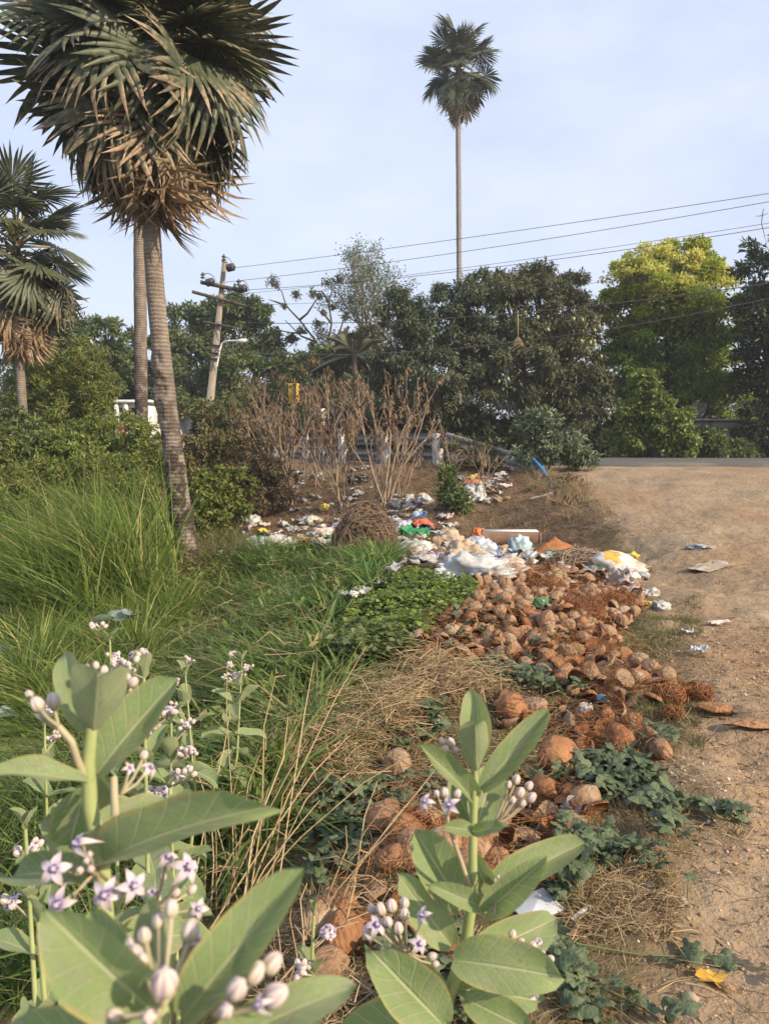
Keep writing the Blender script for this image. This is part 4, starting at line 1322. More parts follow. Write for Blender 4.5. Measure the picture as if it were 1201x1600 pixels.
dry_bush('leafless bush left of the middle guardrail posts', 458, 790,
         [(385, 600, .5), (415, 590, .2), (440, 610, -.2), (470, 595, .2), (500, 640, 0), (375, 640, 0), (430, 650, .4)], 3, .024, 280)
dry_bush('leafless thicket at the left end of the guardrail', 410, 770, [(360, 620, .3), (390, 640, .1), (425, 625, 0), (345, 680, -.2), (400, 690, .2)], 4, .018, 300)
dry_bush('thin dead stems standing behind the middle posts', 500, 760, [(480, 600, .4), (515, 610, .2), (530, 640, .3), (460, 650, .2)], 5, .016, 260)
dry_bush('short bare stems beside the second post', 622, 778, [(610, 660, .2), (645, 650, .1), (660, 690, 0)], 6, .013, 60)
dry_bush('two lone dry stalks on the bare slope before the sloping rail end', 757, 780, [(757, 692, .1), (800, 700, 0)], 7, .013, 14)
dry_bush('thin dry twigs beside the last guardrail post', 700, 752, [(690, 665, .2), (672, 655, .1), (715, 700, 0)], 8, .011, 24)
dry_bush('grey twig tangle at the foot of the pale shrub', 905, 800, [(870, 775, .1), (930, 780, 0), (945, 795, -.1), (890, 765, .3)], 9, .012, 30)

# ------------------------------------------------------------------ twig dome and brush heap
m_twigd = surf('dark_twigs', (.13, .088, .062), (.25, .175, .12), 12, .9)
def twig_heap(name, label, cat, centre, rx, ry, rz, n, L, r_, mat, seed, core=True, flat=.5):
    t_ = thing(name, label, cat, centre)
    rs = np.random.default_rng(seed)
    d = nrm(rs.normal(size=(n, 3))); d[:, 2] = np.abs(d[:, 2])
    rad = rs.uniform(.86, 1.04, (n, 1)) * (1 + .26 * fbm(d[:, 0] * 2, d[:, 1] * 2, d[:, 2] * 2, seed)[:, None])
    c_ = d * np.array([rx, ry, rz]) * rad
    tg_ = nrm(np.cross(d, nrm(rs.normal(size=(n, 3)) * .8 + np.array([0.3, 0, .5]))))
    ll = L * rs.uniform(.5, 1.4, n)[:, None]
    k = 5
    paths = []
    for q in np.linspace(-.5, .5, k):
        dd = nrm(d + tg_ * q * ll / rx * 1.0)
        p_ = dd * np.array([rx, ry, rz]) * rad + d * (.05 * rs.normal(size=(n, 1)) * rx)
        p_ = p_ + rs.normal(size=(n, 3)) * .008
        p_[:, 2] = np.maximum(p_[:, 2], -.02)
        paths.append(p_)
    paths = np.stack(paths, 1)
    V, F = tubes_np(paths, np.repeat((r_ * rs.uniform(.6, 1.4, n))[:, None], k, 1) * np.array([.7, 1, 1, .8, .4]), 3)
    o = obj('twigs', add_mesh('twigs', V, [F], [mat]), t_); o['kind'] = 'stuff'
    if core:
        bm = bmesh.new(); bmesh.ops.create_icosphere(bm, subdivisions=3, radius=1)
        for v in bm.verts:
            f = .84 + .24 * float(fbm(v.co.x * 2, v.co.y * 2, v.co.z * 2, seed))
            v.co = Vector((v.co.x * rx * f, v.co.y * ry * f, max(v.co.z, -.15) * rz * f))
        me = bpy.data.meshes.new('matted_core'); bm.to_mesh(me); bm.free(); me.materials.append(m_core)
        obj('matted_core', me, t_)
    return t_
m_core = surf('matted_roots', (.045, .030, .02), (.10, .065, .043), 25, .95, 60, .02, .8)
c0 = G(572, 872)
twig_heap('twig_heap', 'dark brown dome of dried rootlike twigs beyond the lush grass', 'twig heap', c0, .47, .42, .74, 1700, .55, .0065, m_twigd, 5)
c0 = G(905, 890)
twig_heap('brush_heap', 'grey-brown heap of dry stalks behind the coconut husks', 'brush heap', c0, .42, .25, .24, 420, .5, .008, m_drystem, 6, flat=.3)
c0 = G(655, 1092)

# red soil mound
def mound(name, label, px, py, rx, ry, h_, mat, seed):
    c_ = G(px, py)
    n = 26
    th = np.linspace(0, 2 * np.pi, n, endpoint=False)
    V = [(0, 0, h_)]; F3 = []; F4 = []
    for i, q in enumerate((.12, .25, .4, .58, .78, 1.0, 1.15)):
        rr = q * (1 + .14 * fbm(np.cos(th) * 1.3, np.sin(th) * 1.3, q * 2, seed))
        z = h_ * (1 - q) ** 1.1 if q < 1 else -.05
        z = h_ * max(0, 1 - q) + .035 * fbm(np.cos(th) * 4 * q, np.sin(th) * 4 * q, q, seed + 3) * (1.0 if q < 1 else .4) - (.06 if q > 1 else 0)
        V += list(np.c_[rr * np.cos(th) * rx, rr * np.sin(th) * ry, z * np.ones(n)])
        b0 = 1 + i * n
        for j in range(n):
            k_ = (j + 1) % n
            if i == 0:
                F3.append((0, b0 + j, b0 + k_))
            else:
                F4.append((b0 - n + j, b0 + j, b0 + k_, b0 - n + k_))
    me = add_mesh(name, np.array(V), [np.array(F3), np.array(F4)], [mat], None, None, True)
    tag(obj(name, me, None, c_), label, 'soil heap')
m_redsoil = surf('red_soil', (.27, .105, .04), (.40, .175, .075), 20, .95, 60, .02, .9)
mound('soil_heap', 'small heap of loose orange-red soil behind the rubbish', 866, 868, .42, .3, .28, m_redsoil, 4)
m_brownsoil = surf('brown_soil', (.16, .095, .055), (.25, .155, .09), 20, .95, 60, .02, .9)
mound('soil_heap', 'low brown earth bump behind the white sacks', 690, 868, .5, .3, .16, m_brownsoil, 8)

# ------------------------------------------------------------------ coconut husks
m_husk, t, b = new_mat('coconut_husk')
n = noise(t, 5, 5); nf = noise(t, 34, 5, (1, 1, .16)); oi = t.nodes.new('ShaderNodeObjectInfo')
c = mixc(t, rngmap(t, n, .34, .66), (.215, .088, .036), (.40, .20, .09))
c = mixc(t, rngmap(t, oi.outputs['Random'], .35, 1, 0, .8), c, (.33, .25, .17))
c = mixc(t, rngmap(t, oi.outputs['Random'], .12, .10, 0, .7), c, (.085, .07, .058))
c = mixc(t, rngmap(t, nf, .52, .7), c, (.10, .048, .025))
c = mixc(t, rngmap(t, noise(t, 2.2, 4), .58, .66), c, (.40, .30, .20))
t.links.new(c, b.inputs['Base Color']); b.inputs['Roughness'].default_value = .75; b.inputs['Specular IOR Level'].default_value = .25
bump(t, b, mth(t, 'ADD', nf, mth(t, 'MULTIPLY', n, .6)), .03, 1.0)
m_fibre, t, b = new_mat('coconut_fibre')
nf = noise(t, 45, 5, (1, 1, .2)); n = noise(t, 6, 4)
c = mixc(t, rngmap(t, nf, .35, .65), (.095, .04, .02), (.30, .135, .062))
c = mixc(t, rngmap(t, n, .5, .65), c, (.36, .165, .07))
t.links.new(c, b.inputs['Base Color']); b.inputs['Roughness'].default_value = .95; b.inputs['Specular IOR Level'].default_value = .05
bump(t, b, nf, .025, 1.0)
m_shell = surf('coconut_shell', (.055, .032, .02), (.11, .062, .036), 10, .6, 40, .004, .5)

def husk_half(seed, cut=.5, n=14):
    """open husk: outer skin, ragged fibrous rim and hollow inside; opening faces +Z"""
    rs = random.Random(seed)
    th = np.linspace(0, 2 * np.pi, n, endpoint=False)
    tri = 1 + .10 * np.cos(3 * th + seed) + .07 * np.cos(2 * th + 2 * seed)
    zs = np.linspace(-1, -1 + 2 * cut, 7)
    rim = .20 * fbm(np.cos(th) * 2, np.sin(th) * 2, seed * 1.7, 2, 3)
    rings = []
    for i, z in enumerate(zs):
        r_ = math.sqrt(max(0, 1 - z * z)) * (.92 if z > 0 else 1.0)
        zz = z * 1.12 + (rim * 1.4 if i == 6 else rim * .4 * i / 6)
        nz_ = 1 + .11 * fbm(np.cos(th) * 2.5, np.sin(th) * 2.5, z * 2 + seed, 5, 3)
        rings.append(np.c_[np.cos(th) * r_ * tri * nz_, np.sin(th) * r_ * tri * nz_, zz * np.ones(n)])
    no = len(rings)
    for i, (z, f) in enumerate(((zs[6], .80), (zs[5] - .05, .70), (zs[3] * .8 - .1, .66), (-.62, .40), (-.70, .0))):
        r_ = math.sqrt(max(0, 1 - min(z, .98) ** 2)) if i < 3 else 1
        r_ = f * (r_ if i < 3 else 1) if i < 3 else f
        nz_ = 1 + .10 * fbm(np.cos(th) * 3, np.sin(th) * 3, i + seed, 9, 3)
        rings.append(np.c_[np.cos(th) * r_ * tri * nz_, np.sin(th) * r_ * tri * nz_, (z * 1.1 + (rim * 1.2 if i == 0 else 0)) * np.ones(n)])
    V = np.vstack(rings)
    F, M_ = [], []
    for r_ in range(len(rings) - 1):
        i = np.arange(n); j = (i + 1) % n
        F.append(np.stack([r_ * n + i, r_ * n + j, (r_ + 1) * n + j, (r_ + 1) * n + i], 1))
        M_ += [0 if r_ < no - 1 else 1] * n
    V = V * .1
    return add_mesh('coconut_husk', V, [np.vstack(F)], [m_husk, m_fibre], M_, None, True)

def husk_whole(seed, n=14):
    th = np.linspace(0, 2 * np.pi, n, endpoint=False)
    tri = 1 + .12 * np.cos(3 * th + seed) + .06 * np.cos(2 * th + seed)
    rings = []
    zs = [-1, -.9, -.7, -.4, -.1, .25, .55, .8, .95, 1.06]
    for z in zs:
        r_ = math.sqrt(max(0, 1 - min(abs(z), 1) ** 2)) if abs(z) < 1 else 0
        if z > .5:
            r_ *= .86
        nz_ = 1 + .12 * fbm(np.cos(th) * 2, np.sin(th) * 2, z * 2 + seed, 5, 3)
        rings.append(np.c_[np.cos(th) * r_ * tri * nz_, np.sin(th) * r_ * tri * nz_, (z * 1.12 if z < 1 else 1.2) * np.ones(n)])
    V = np.vstack(rings)
    F = [(r_ * n + i, r_ * n + (i + 1) % n, (r_ + 1) * n + (i + 1) % n, (r_ + 1) * n + i) for r_ in range(len(zs) - 1) for i in range(n)]
    return add_mesh('coconut_husk', V * .1, [np.array(F)], [m_husk], None, None, True)

def husk_slice(seed, wid=1.1):
    """boat-shaped piece split off lengthwise: skin outside, fibre inside"""
    nu, nv = 7, 9
    rs = random.Random(seed)
    out, inn = [], []
    for j in range(nv):
        v = j / (nv - 1) * 2 - 1
        w_ = wid * (1 - abs(v) ** 2.4) + .03
        for i in range(nu):
            u = i / (nu - 1) * 2 - 1
            a_ = u * w_
            rr = math.sqrt(max(.02, 1 - (v * .93) ** 2)) * (1 + .05 * float(fbm(a_ * 2, v * 2, seed, 1, 2)))
            out.append((math.sin(a_) * rr, v * 1.15, -math.cos(a_) * rr + .35))
            q = rr * (.62 + .16 * abs(u)) * (1 + .12 * float(fbm(a_ * 5, v * 5, seed, 4, 2)))
            inn.append((math.sin(a_) * (rr if abs(u) > .99 else q) * .97, v * 1.08, -math.cos(a_) * q + .35))
    V = np.array(out + inn) * .1
    m_ = nu * nv
    F, M_ = [], []
    for j in range(nv - 1):
        for i in range(nu - 1):
            a_ = j * nu + i
            F.append((a_, a_ + nu, a_ + nu + 1, a_ + 1)); M_.append(0)
            F.append((m_ + a_, m_ + a_ + 1, m_ + a_ + nu + 1, m_ + a_ + nu)); M_.append(1)
        for i in (0, nu - 1):
            a_ = j * nu + i
            F.append((a_, a_ + nu, m_ + a_ + nu, m_ + a_)); M_.append(1)
    for j in (0, nv - 1):
        for i in range(nu - 1):
            a_ = j * nu + i
            F.append((a_, a_ + 1, m_ + a_ + 1, m_ + a_)); M_.append(1)
    return add_mesh('coconut_husk', V, [np.array(F)], [m_husk, m_fibre], M_, None, True)

H_half = [husk_half(i, c_) for i, c_ in enumerate((.42, .5, .55, .62, .36, .74, .84))]
H_whole = [husk_whole(i) for i in range(4)]
H_slice = [husk_slice(i, w_) for i, w_ in enumerate((1.1, .9, 1.35, 1.0))]

def poly_points(poly, n, seed, jit=0):
    """n ground points uniform over the photo polygon's patch of ground"""
    corners = np.array([G(*q)[:2] for q in poly])
    rs_ = np.random.default_rng(seed)
    lo, hi = corners.min(0), corners.max(0)
    out = []
    m_ = 0
    while m_ < n:
        q = rs_.uniform(lo, hi, (n * 2, 2))
        c_ = np.zeros(len(q), bool)
        for i in range(len(corners)):
            x0, y0 = corners[i]; x1, y1 = corners[i - 1]
            cond = (y0 > q[:, 1]) != (y1 > q[:, 1])
            xi = (x1 - x0) * (q[:, 1] - y0) / (y1 - y0 + 1e-12) + x0
            c_ ^= cond & (q[:, 0] < xi)
        out.append(q[c_]); m_ += c_.sum()
    q = np.vstack(out)[:n]
    return np.c_[q, zt(q[:, 0], q[:, 1])]

def scatter(poly, n, mind, seed, taken=None, tries=30):
    pts = taken if taken is not None else []
    cand = poly_points(poly, n * 14, seed)
    new = []
    arr = np.array(pts).reshape(-1, 3)[:, :2] if len(pts) else np.zeros((0, 2))
    for g_ in cand:
        if not len(arr) or ((arr - g_[:2]) ** 2).sum(1).min() > mind * mind:
            pts.append(g_); new.append(g_); arr = np.vstack([arr, g_[:2]])
            if len(new) >= n:
                break
    return new

HEAP1 = [(735, 912), (800, 895), (900, 895), (985, 915), (1005, 950), (965, 985), (960, 1020), (1005, 1055), (1085, 1085), (1075, 1112), (1010, 1105), (950, 1108), (890, 1085), (840, 1050), (770, 1045), (715, 1040), (655, 1035), (655, 1005), (690, 965), (745, 950)]
HEAP2 = [(775, 1095), (860, 1110), (960, 1100), (1040, 1185), (930, 1180), (890, 1190), (840, 1140), (780, 1140)]
HEAP3 = [(590, 1290), (700, 1270), (790, 1235), (860, 1225), (935, 1290), (890, 1350), (860, 1375), (760, 1370), (700, 1420), (620, 1440), (560, 1500), (470, 1470), (560, 1400), (610, 1350)]
spots = []
big = [(873, 1192, .118), (622, 1206, .095), (852, 1243, .095), (800, 1112, .105), (835, 1108, .10), (967, 1165, .10), (945, 1140, .085), (920, 1150, .105), (877, 1172, .07), (868, 1302, .085), (600, 1290, .095), (690, 1285, .085), (630, 1318, .10), (670, 1290, .085), (735, 1345, .085), (665, 1135, .085), (775, 1290, .09), (895, 1290, .075), (690, 1340, .09), (800, 1340, .075)]
for px, py, s_ in big:
    spots.append((G(px, py + 8), s_ * .84))
tk = [q[0] for q in spots]
s1 = scatter(HEAP1, 760, .078, 3, tk, 26)
s2 = scatter(HEAP2, 40, .12, 4, tk, 20)
s4 = scatter([(500, 1440), (640, 1420), (740, 1480), (760, 1600), (560, 1620), (460, 1540)], 24, .12, 6, tk, 20)
s3 = scatter(HEAP3, 85, .10, 5, tk, 20)
rs = random.Random(12)
for q in s1 + s2 + s3 + s4:
    spots.append((q, rs.uniform(.046, .078) * (1.0 if q[1] > 4.5 else .95)))
# a second layer piled on the first
for q in [q for q in s1 if rs.random() < .25]:
    spots.append((q + np.array([rs.uniform(-.05, .05), rs.uniform(-.05, .05), rs.uniform(.04, .07)]), rs.uniform(.05, .075)))
spots.sort(key=lambda q: -q[1] / q[0][1])
BIGLAB = {0: 'largest coconut husk, ridged and lying among dark creeper leaves',}
rest = []
HG = 'coconut husks dumped along the lane'
def near_label(q):
    best, bl = 1e9, None
    return bl
named = [((873, 1192), 'large ridged coconut husk lying whole on the dark creeper'), ((622, 1206), 'single round coconut husk on the straw left of the broad-leaved plant'),
         ((852, 1243), 'coconut husk with hollow end just right of the flowering stem'), ((800, 1112), 'round fissured coconut husk beside the top leaf of the right plant'),
         ((967, 1165), 'smooth tan coconut husk nearest the dirt lane among leaves'), ((868, 1302), 'open coconut husk beside the clear plastic cup')]
npos = [(G(q[0][0], q[0][1] + 8), q[1]) for q in named]
used = set()
SHAPE = []
for i, (q, s_) in enumerate(spots):
    r_ = rs.random()
    nm_ = [nl for np_, nl in npos if abs(q[0] - np_[0]) + abs(q[1] - np_[1]) < .01]
    if nm_:
        me = H_half[5] if ('hollow' in nm_[0] or 'open' in nm_[0]) else rs.choice(H_whole)
    elif i < 14:
        me = rs.choice(H_whole + H_half[2:])
    elif r_ < .08:
        me = rs.choice(H_whole)
    elif r_ < .50:
        me = rs.choice(H_half)
    else:
        me = rs.choice(H_slice)
    # mostly lying on the side or face down, some open to the sky
    u_ = rs.random()
    tilt = rs.gauss(math.pi, .5) if u_ < .30 else (rs.gauss(1.5, .45) if u_ < .75 else rs.gauss(.35, .4))
    rot = Euler((tilt, rs.gauss(0, .3), rs.uniform(0, 6.28)), 'XYZ')
    if me in H_slice:
        rot = Euler((rs.gauss(0, .4), rs.choice((0, math.pi)) + rs.gauss(0, .5), rs.uniform(0, 6.28)), 'XYZ')
    sc_ = s_ / .1
    SHAPE.append((me, rot, sc_))
    if i >= 296:
        rest.append(i); continue
    o = obj('coconut_husk', me, None, q + np.array([0, 0, s_ * .55]), rot, (sc_ * rs.uniform(.92, 1.08), sc_, sc_ * (rs.uniform(.9, 1.1) if me in H_whole else rs.uniform(.48, .95))))
    lab = None
    for k_, (np_, nl) in enumerate(npos):
        if k_ not in used and abs(q[0] - np_[0]) + abs(q[1] - np_[1]) < .01:
            lab = nl; used.add(k_)
    if lab is None:
        kd = 'rounded whole' if me in H_whole else ('hollow broken' if me in H_half else 'split curved')
        if q[1] < 3.1:
            zn = 'around the stem of the right flowering plant'
        elif q[1] < 4.7:
            zn = 'in the scatter below the big heap'
        elif q[1] > 8.0:
            zn = 'at the head of the big heap near the sacks'
        elif q[0] < .75:
            zn = 'on the left shoulder of the big heap'
        elif q[0] > .33 * q[1] - .35:
            zn = 'along the lane side of the big heap'
        else:
            zn = 'in the middle of the big heap'
        lab = f'{kd} coconut husk {zn}'
    tag(o, lab, 'coconut husk', HG + (', ' + lab if lab.startswith(('rounded', 'hollow', 'split')) else ''))
# the farther, smaller ones of the heap
Vs, F4s, Ms, off = [], [], [], 0
for i in rest:
    me, rot, sc_ = SHAPE[i]
    q, s_ = spots[i]
    co = np.empty(len(me.vertices) * 3, np.float32); me.vertices.foreach_get('co', co); co = co.reshape(-1, 3)
    co = co @ np.array(rot.to_matrix()).T * sc_ + q + (0, 0, s_ * .55)
    fi = np.empty(len(me.loops), np.int32); me.loops.foreach_get('vertex_index', fi)
    mi = np.empty(len(me.polygons), np.int32); me.polygons.foreach_get('material_index', mi)
    Vs.append(co); F4s.append(fi.reshape(-1, 4) + off); Ms.append(mi); off += len(co)
if Vs:
    tag(obj('coconut_husk_heap', add_mesh('coconut_husk_heap', np.vstack(Vs), [np.vstack(F4s)], [m_husk, m_fibre], np.concatenate(Ms), None, True)),
        'far upper part of the brown coconut husk heap', 'coconut husks', kind='stuff')

# hairy fibre tangles and loose fibre over the heap
m_coir = foliage('loose_coir', (.17, .068, .03), (.36, .165, .072), None, .1, .9)
def coir(label, px, py, r_, n, seed, flat=.6):
    c_ = G(px, py)
    rs_ = np.random.default_rng(seed)
    d = nrm(rs_.normal(size=(n, 3)))
    c1 = d * rs_.uniform(.5, 1, (n, 1)) * np.array([r_, r_, r_ * flat])
    tdir = nrm(np.cross(d, rs_.normal(size=(n, 3))))
    k = 5; path = []
    for q in np.linspace(-1, 1, k):
        path.append(c1 + tdir * q * r_ * .55 - d * q * q * r_ * .25 + rs_.normal(size=(n, 3)) * r_ * .05)
    pa = np.stack(path, 1); pa[..., 2] = np.maximum(pa[..., 2] + r_ * flat * .7, .002)
    V, F = tubes_np(pa, np.full((n, k), .0022), 3)
    tag(obj('coir_tangle', add_mesh('coir_tangle', V, [F], [m_coir], None, {'a': np.repeat(rs_.random(n), k * 3)}), None, c_), label, 'coconut fibre', 'tangles of coconut fibre')
coir('round nest of orange coconut fibre lying on the lane edge', 1088, 1092, .10, 300, 1)
coir('hairy orange fibre tangle at the lower right end of the heap', 1042, 1100, .11, 340, 2)
coir('frayed orange fibre wisp below the hairy tangle', 1050, 1122, .07, 180, 3)
coir('loose orange fibre patch in the middle of the husk heap', 905, 965, .24, 620, 4, .35)
coir('loose orange fibre patch at the right of the husk heap', 960, 950, .22, 560, 5, .3)
coir('frayed fibre on the upper left of the husk heap', 850, 925, .2, 420, 6, .35)
coir('orange fibre among husks left of the flowering stem', 655, 1300, .10, 300, 7, .5)
coir('dark frayed fibre above the near creeper', 975, 1195, .10, 260, 8, .4)
q0 = G(1115, 1118)
tag(obj('husk_slice', H_slice[1], None, q0 + (0, 0, .03), (0, math.pi, 1.2), (.9, 1.1, .7)), 'flat coconut husk slice lying alone on the lane', 'coconut husk')
q0 = G(1180, 1140)
tag(obj('husk_slice', H_slice[3], None, q0 + (0, 0, .02), (0, math.pi, 1.5), (.8, 1.6, .5)), 'orange husk strip at the right edge of the picture', 'coconut husk')
# ------------------------------------------------------------------ rubbish
def plastic(name, c1, c2, rough=.42, s_=4, trans=.0, print_=None):
    m, t, b = new_mat(name)
    c = mixc(t, rngmap(t, noise(t, s_, 5), .35, .65), c1, c2)
    if print_:
        c = mixc(t, rngmap(t, noise(t, 5.5, 1), .61, .63), c, print_)
    c = mixc(t, rngmap(t, noise(t, 5, 6, None, .65), .44, .68, 0, .85), c, (.20, .15, .10))
    t.links.new(c, b.inputs['Base Color'])
    b.inputs['Roughness'].default_value = rough
    b.inputs['Specular IOR Level'].default_value = .4
    bump(t, b, noise(t, 22, 5), .01, .35)
    return m
PM = dict(white=plastic('white_woven_plastic', (.40, .43, .46), (.54, .56, .58)), beige=plastic('beige_sackcloth', (.40, .31, .22), (.50, .41, .31), .8),
          bluep=plastic('blue_print_plastic', (.22, .32, .47), (.55, .60, .66), print_=(.08, .16, .36)), pink=plastic('pinkish_plastic', (.50, .37, .33), (.66, .58, .54)),
          teal=plastic('teal_plastic', (.16, .33, .42), (.42, .56, .60), print_=(.10, .2, .38)), orange=plastic('orange_plastic', (.66, .12, .02), (.78, .2, .035)),
          green=plastic('green_plastic', (.015, .20, .07), (.03, .30, .12)), red=plastic('red_plastic', (.45, .08, .04), (.6, .16, .08)),
          clear=plastic('milky_plastic', (.40, .40, .38), (.56, .56, .54), .3), black=plastic('black_plastic', (.015, .015, .017), (.03, .03, .033), .35),
          yellow=plastic('yellow_plastic', (.62, .47, .05), (.74, .60, .12)), grey=plastic('grey_plastic', (.26, .27, .27), (.42, .43, .43)),
          brown=plastic('brown_card', (.30, .20, .12), (.40, .28, .18), .85), lilac=plastic('lilac_plastic', (.42, .38, .55), (.60, .58, .68)),
          cyan=plastic('cyan_plastic', (.12, .42, .55), (.25, .55, .66)), sack=plastic('printed_sack', (.58, .56, .50), (.70, .68, .62), .5, print_=(.62, .36, .06)))

def bag_mesh(seed, dims, crump=.28, sub=4, folds=2.2):
    bm = bmesh.new(); bmesh.ops.create_icosphere(bm, subdivisions=sub, radius=1)
    co = np.array([v.co for v in bm.verts])
    x, y, z = co.T
    lum = fbm(x * 1.1, y * 1.1, z * 1.1, seed, 2)
    rid = 1 - np.abs(fbm(x * folds, y * folds, z * folds, seed + 3, 3))
    fine = 1 - np.abs(fbm(x * 4.2, y * 4.2, z * 4.2, seed + 9, 3))
    vf = 1 - np.abs(fbm(x * 9, y * 9, z * 9, seed + 19, 2))
    f = 1 + .30 * lum + crump * (rid - .7) * 1.5 + crump * .75 * (fine - .7) + crump * .22 * (vf - .7)
    co = co * f[:, None]
    co[:, 2] = np.where(co[:, 2] < -.35, -.35 + (co[:, 2] + .35) * .15, co[:, 2])
    co[:, 2] += .35
    co = co * np.array(dims) * .5
    me = bpy.data.meshes.new('bag')
    F = np.array([[v.index for v in fc.verts] for fc in bm.faces])
    bm.free()
    return co, F

def bag(name, label, cat, px, py, wpx, hpx, mat, seed, dep=.8, crump=.3, rotz=None, group=None, sub=4, lift=0, tilt=0):
    """soft crumpled thing whose foot is at photo pixel (px, py)"""
    g_ = G(px, py)
    w_ = wpx * g_[1] / FPX * 1.18; h_ = hpx * g_[1] / FPX * 1.12
    co, F = bag_mesh(seed, (w_, w_ * dep, h_ * 1.35), crump, sub)
    me = add_mesh(name, co, [F], [PM[mat]], None, None, crump < .3)
    o = obj(name, me, None, g_ + np.array([0, w_ * dep * .25, lift - .01]), (tilt, 0, rotz if rotz is not None else random.uniform(-.4, .4)))
    return tag(o, label, cat, group)

def sheet_mesh(seed, w_, d_, amp, n=22, fine=.3, curl=0.0):
    u, v = np.meshgrid(np.linspace(-.5, .5, n), np.linspace(-.5, .5, n))
    ed = 1 + .12 * fbm(u * 3, v * 3, seed, 4, 3)
    z = amp * (fbm(u * 3.2, v * 3.2, seed, 1, 4) + fine * np.abs(fbm(u * 8, v * 8, seed, 7, 3))) + curl * (u ** 2)
    z = z - z.min() + .004
    X, Y, Z = u * w_ * ed, v * d_ * ed, z
    top = np.stack([X, Y, Z], -1).reshape(-1, 3)
    V = np.vstack([top, top - (0, 0, .003)])
    idx = np.arange(n * n).reshape(n, n)
    F = np.stack([idx[:-1, :-1], idx[:-1, 1:], idx[1:, 1:], idx[1:, :-1]], -1).reshape(-1, 4)
    rim = np.r_[idx[0, :-1], idx[:-1, -1], idx[-1, :0:-1], idx[:0:-1, 0]]
    rn = np.roll(rim, -1)
    return V, np.vstack([F, F[:, ::-1] + n * n, np.stack([rim, rim + n * n, rn + n * n, rn], 1)])

def sheet(name, label, cat, px, py, wpx, dm, mat, seed, amp=.03, rotz=0, tilt=0, group=None, curl=0.0, fine=.3, lift=0.0):
    g_ = G(px, py)
    V, F = sheet_mesh(seed, wpx * g_[1] / FPX, dm, amp, 22, fine, curl)
    # lie on the terrain
    e = .15
    sx = (zt1(g_[0] + e, g_[1]) - zt1(g_[0] - e, g_[1])) / (2 * e); sy = (zt1(g_[0], g_[1] + e) - zt1(g_[0], g_[1] - e)) / (2 * e)
    o = obj(name, add_mesh(name, V, [F], [PM[mat]], None, None, True), None, g_ + np.array([0, 0, lift + .012]))
    q = Vector((-sx, -sy, 1)).to_track_quat('Z', 'Y').to_euler()
    M_ = Vector((0, 0, 1)).rotation_difference(Vector((-sx, -sy, 1))).to_matrix() @ Euler((tilt, 0, rotz)).to_matrix()
    o.rotation_euler = M_.to_euler()
    return tag(o, label, cat, group)

bag('sack', 'big white woven plastic sack sheet slumped at the head of the husk heap', 'sack', 742, 920, 122, 50, 'white', 1, .7, .42, sub=5)
bag('sack', 'beige sack resting on top of the white sack sheet', 'sack', 722, 890, 68, 34, 'beige', 2, .7, .32, lift=.12, sub=5)
bag('plastic_bag', 'blue printed plastic bag folded over the beige sack', 'plastic bag', 752, 880, 48, 30, 'bluep', 3, .6, .4, lift=.12)
bag('sack', 'pinkish white filled sack right of the big sack sheet', 'sack', 797, 903, 56, 38, 'pink', 4, .8, .24)
bag('plastic_bag', 'small puffy white bag between the two sacks', 'plastic bag', 764, 898, 30, 24, 'white', 5, .8, .25, lift=.06)
bag('plastic_bag', 'crumpled white bag at the foot of the pinkish sack', 'plastic bag', 800, 917, 40, 18, 'clear', 6, .8, .4)
bag('plastic_bag', 'teal and white crumpled bag standing by the white slab', 'plastic bag', 812, 868, 36, 30, 'teal', 7, .5, .4)
bag('plastic_bag', 'pale mint plastic bag left of the teal one', 'plastic bag', 789, 868, 26, 18, 'clear', 8, .7, .4)
bag('plastic_bag', 'orange plastic bag at the left end of the white slab', 'plastic bag', 747, 845, 24, 24, 'orange', 9, .7, .35)
bag('sack', 'tied white and yellow printed sack lying right of the brush heap', 'sack', 958, 898, 74, 30, 'sack', 10, .55, .22, rotz=-.25)
bag('plastic_bag', 'translucent bag lying right of the twig dome', 'plastic bag', 648, 868, 48, 24, 'clear', 11, .7, .3)
bag('sack', 'beige crumpled sack right of the green sheet', 'sack', 702, 852, 40, 26, 'beige', 12, .8, .4)
bag('sack', 'small brown bundle beside the beige crumpled sack', 'sack', 680, 853, 18, 18, 'brown', 13, .8, .2)
sheet('plastic_sheet', 'green plastic sheet right of the twig dome', 'plastic sheet', 644, 843, 46, .35, 'green', 14, .10, .2)
bag('cloth_bundle', 'orange-red cloth bundle above the green sheet', 'cloth', 655, 826, 36, 14, 'red', 15, .6, .4)
bag('plastic_bag', 'lilac white bag left of the orange-red cloth', 'plastic bag', 630, 830, 18, 16, 'lilac', 16, .7, .4)
bag('plastic_bag', 'black plastic bag behind the twig dome', 'plastic bag', 624, 812, 22, 14, 'black', 17, .8, .3)
bag('plastic_bag', 'white bag on the slope below the bent rail end', 'plastic bag', 741, 782, 36, 22, 'white', 18, .7, .4)
bag('plastic_bag', 'red printed packet above the white bag on the slope', 'packet', 737, 757, 22, 8, 'red', 19, .8, .3)
bag('plastic_bag', 'pinkish bag at the foot of the leafless bush', 'plastic bag', 618, 790, 24, 10, 'pink', 20, .8, .3)
bag('plastic_bag', 'white bag lying left of the grey-green weed', 'plastic bag', 664, 788, 22, 12, 'white', 21, .8, .3)
bag('plastic_bag', 'small white bag beside the foot of the leafless bush', 'plastic bag', 642, 795, 18, 10, 'clear', 22, .8, .3)
bag('plastic_bag', 'translucent bag at the left end of the rubbish', 'plastic bag', 394, 822, 26, 16, 'clear', 23, .8, .25)
bag('sack', 'white torn sack lying in the left rubbish strip', 'sack', 424, 860, 58, 20, 'white', 24, .6, .35)
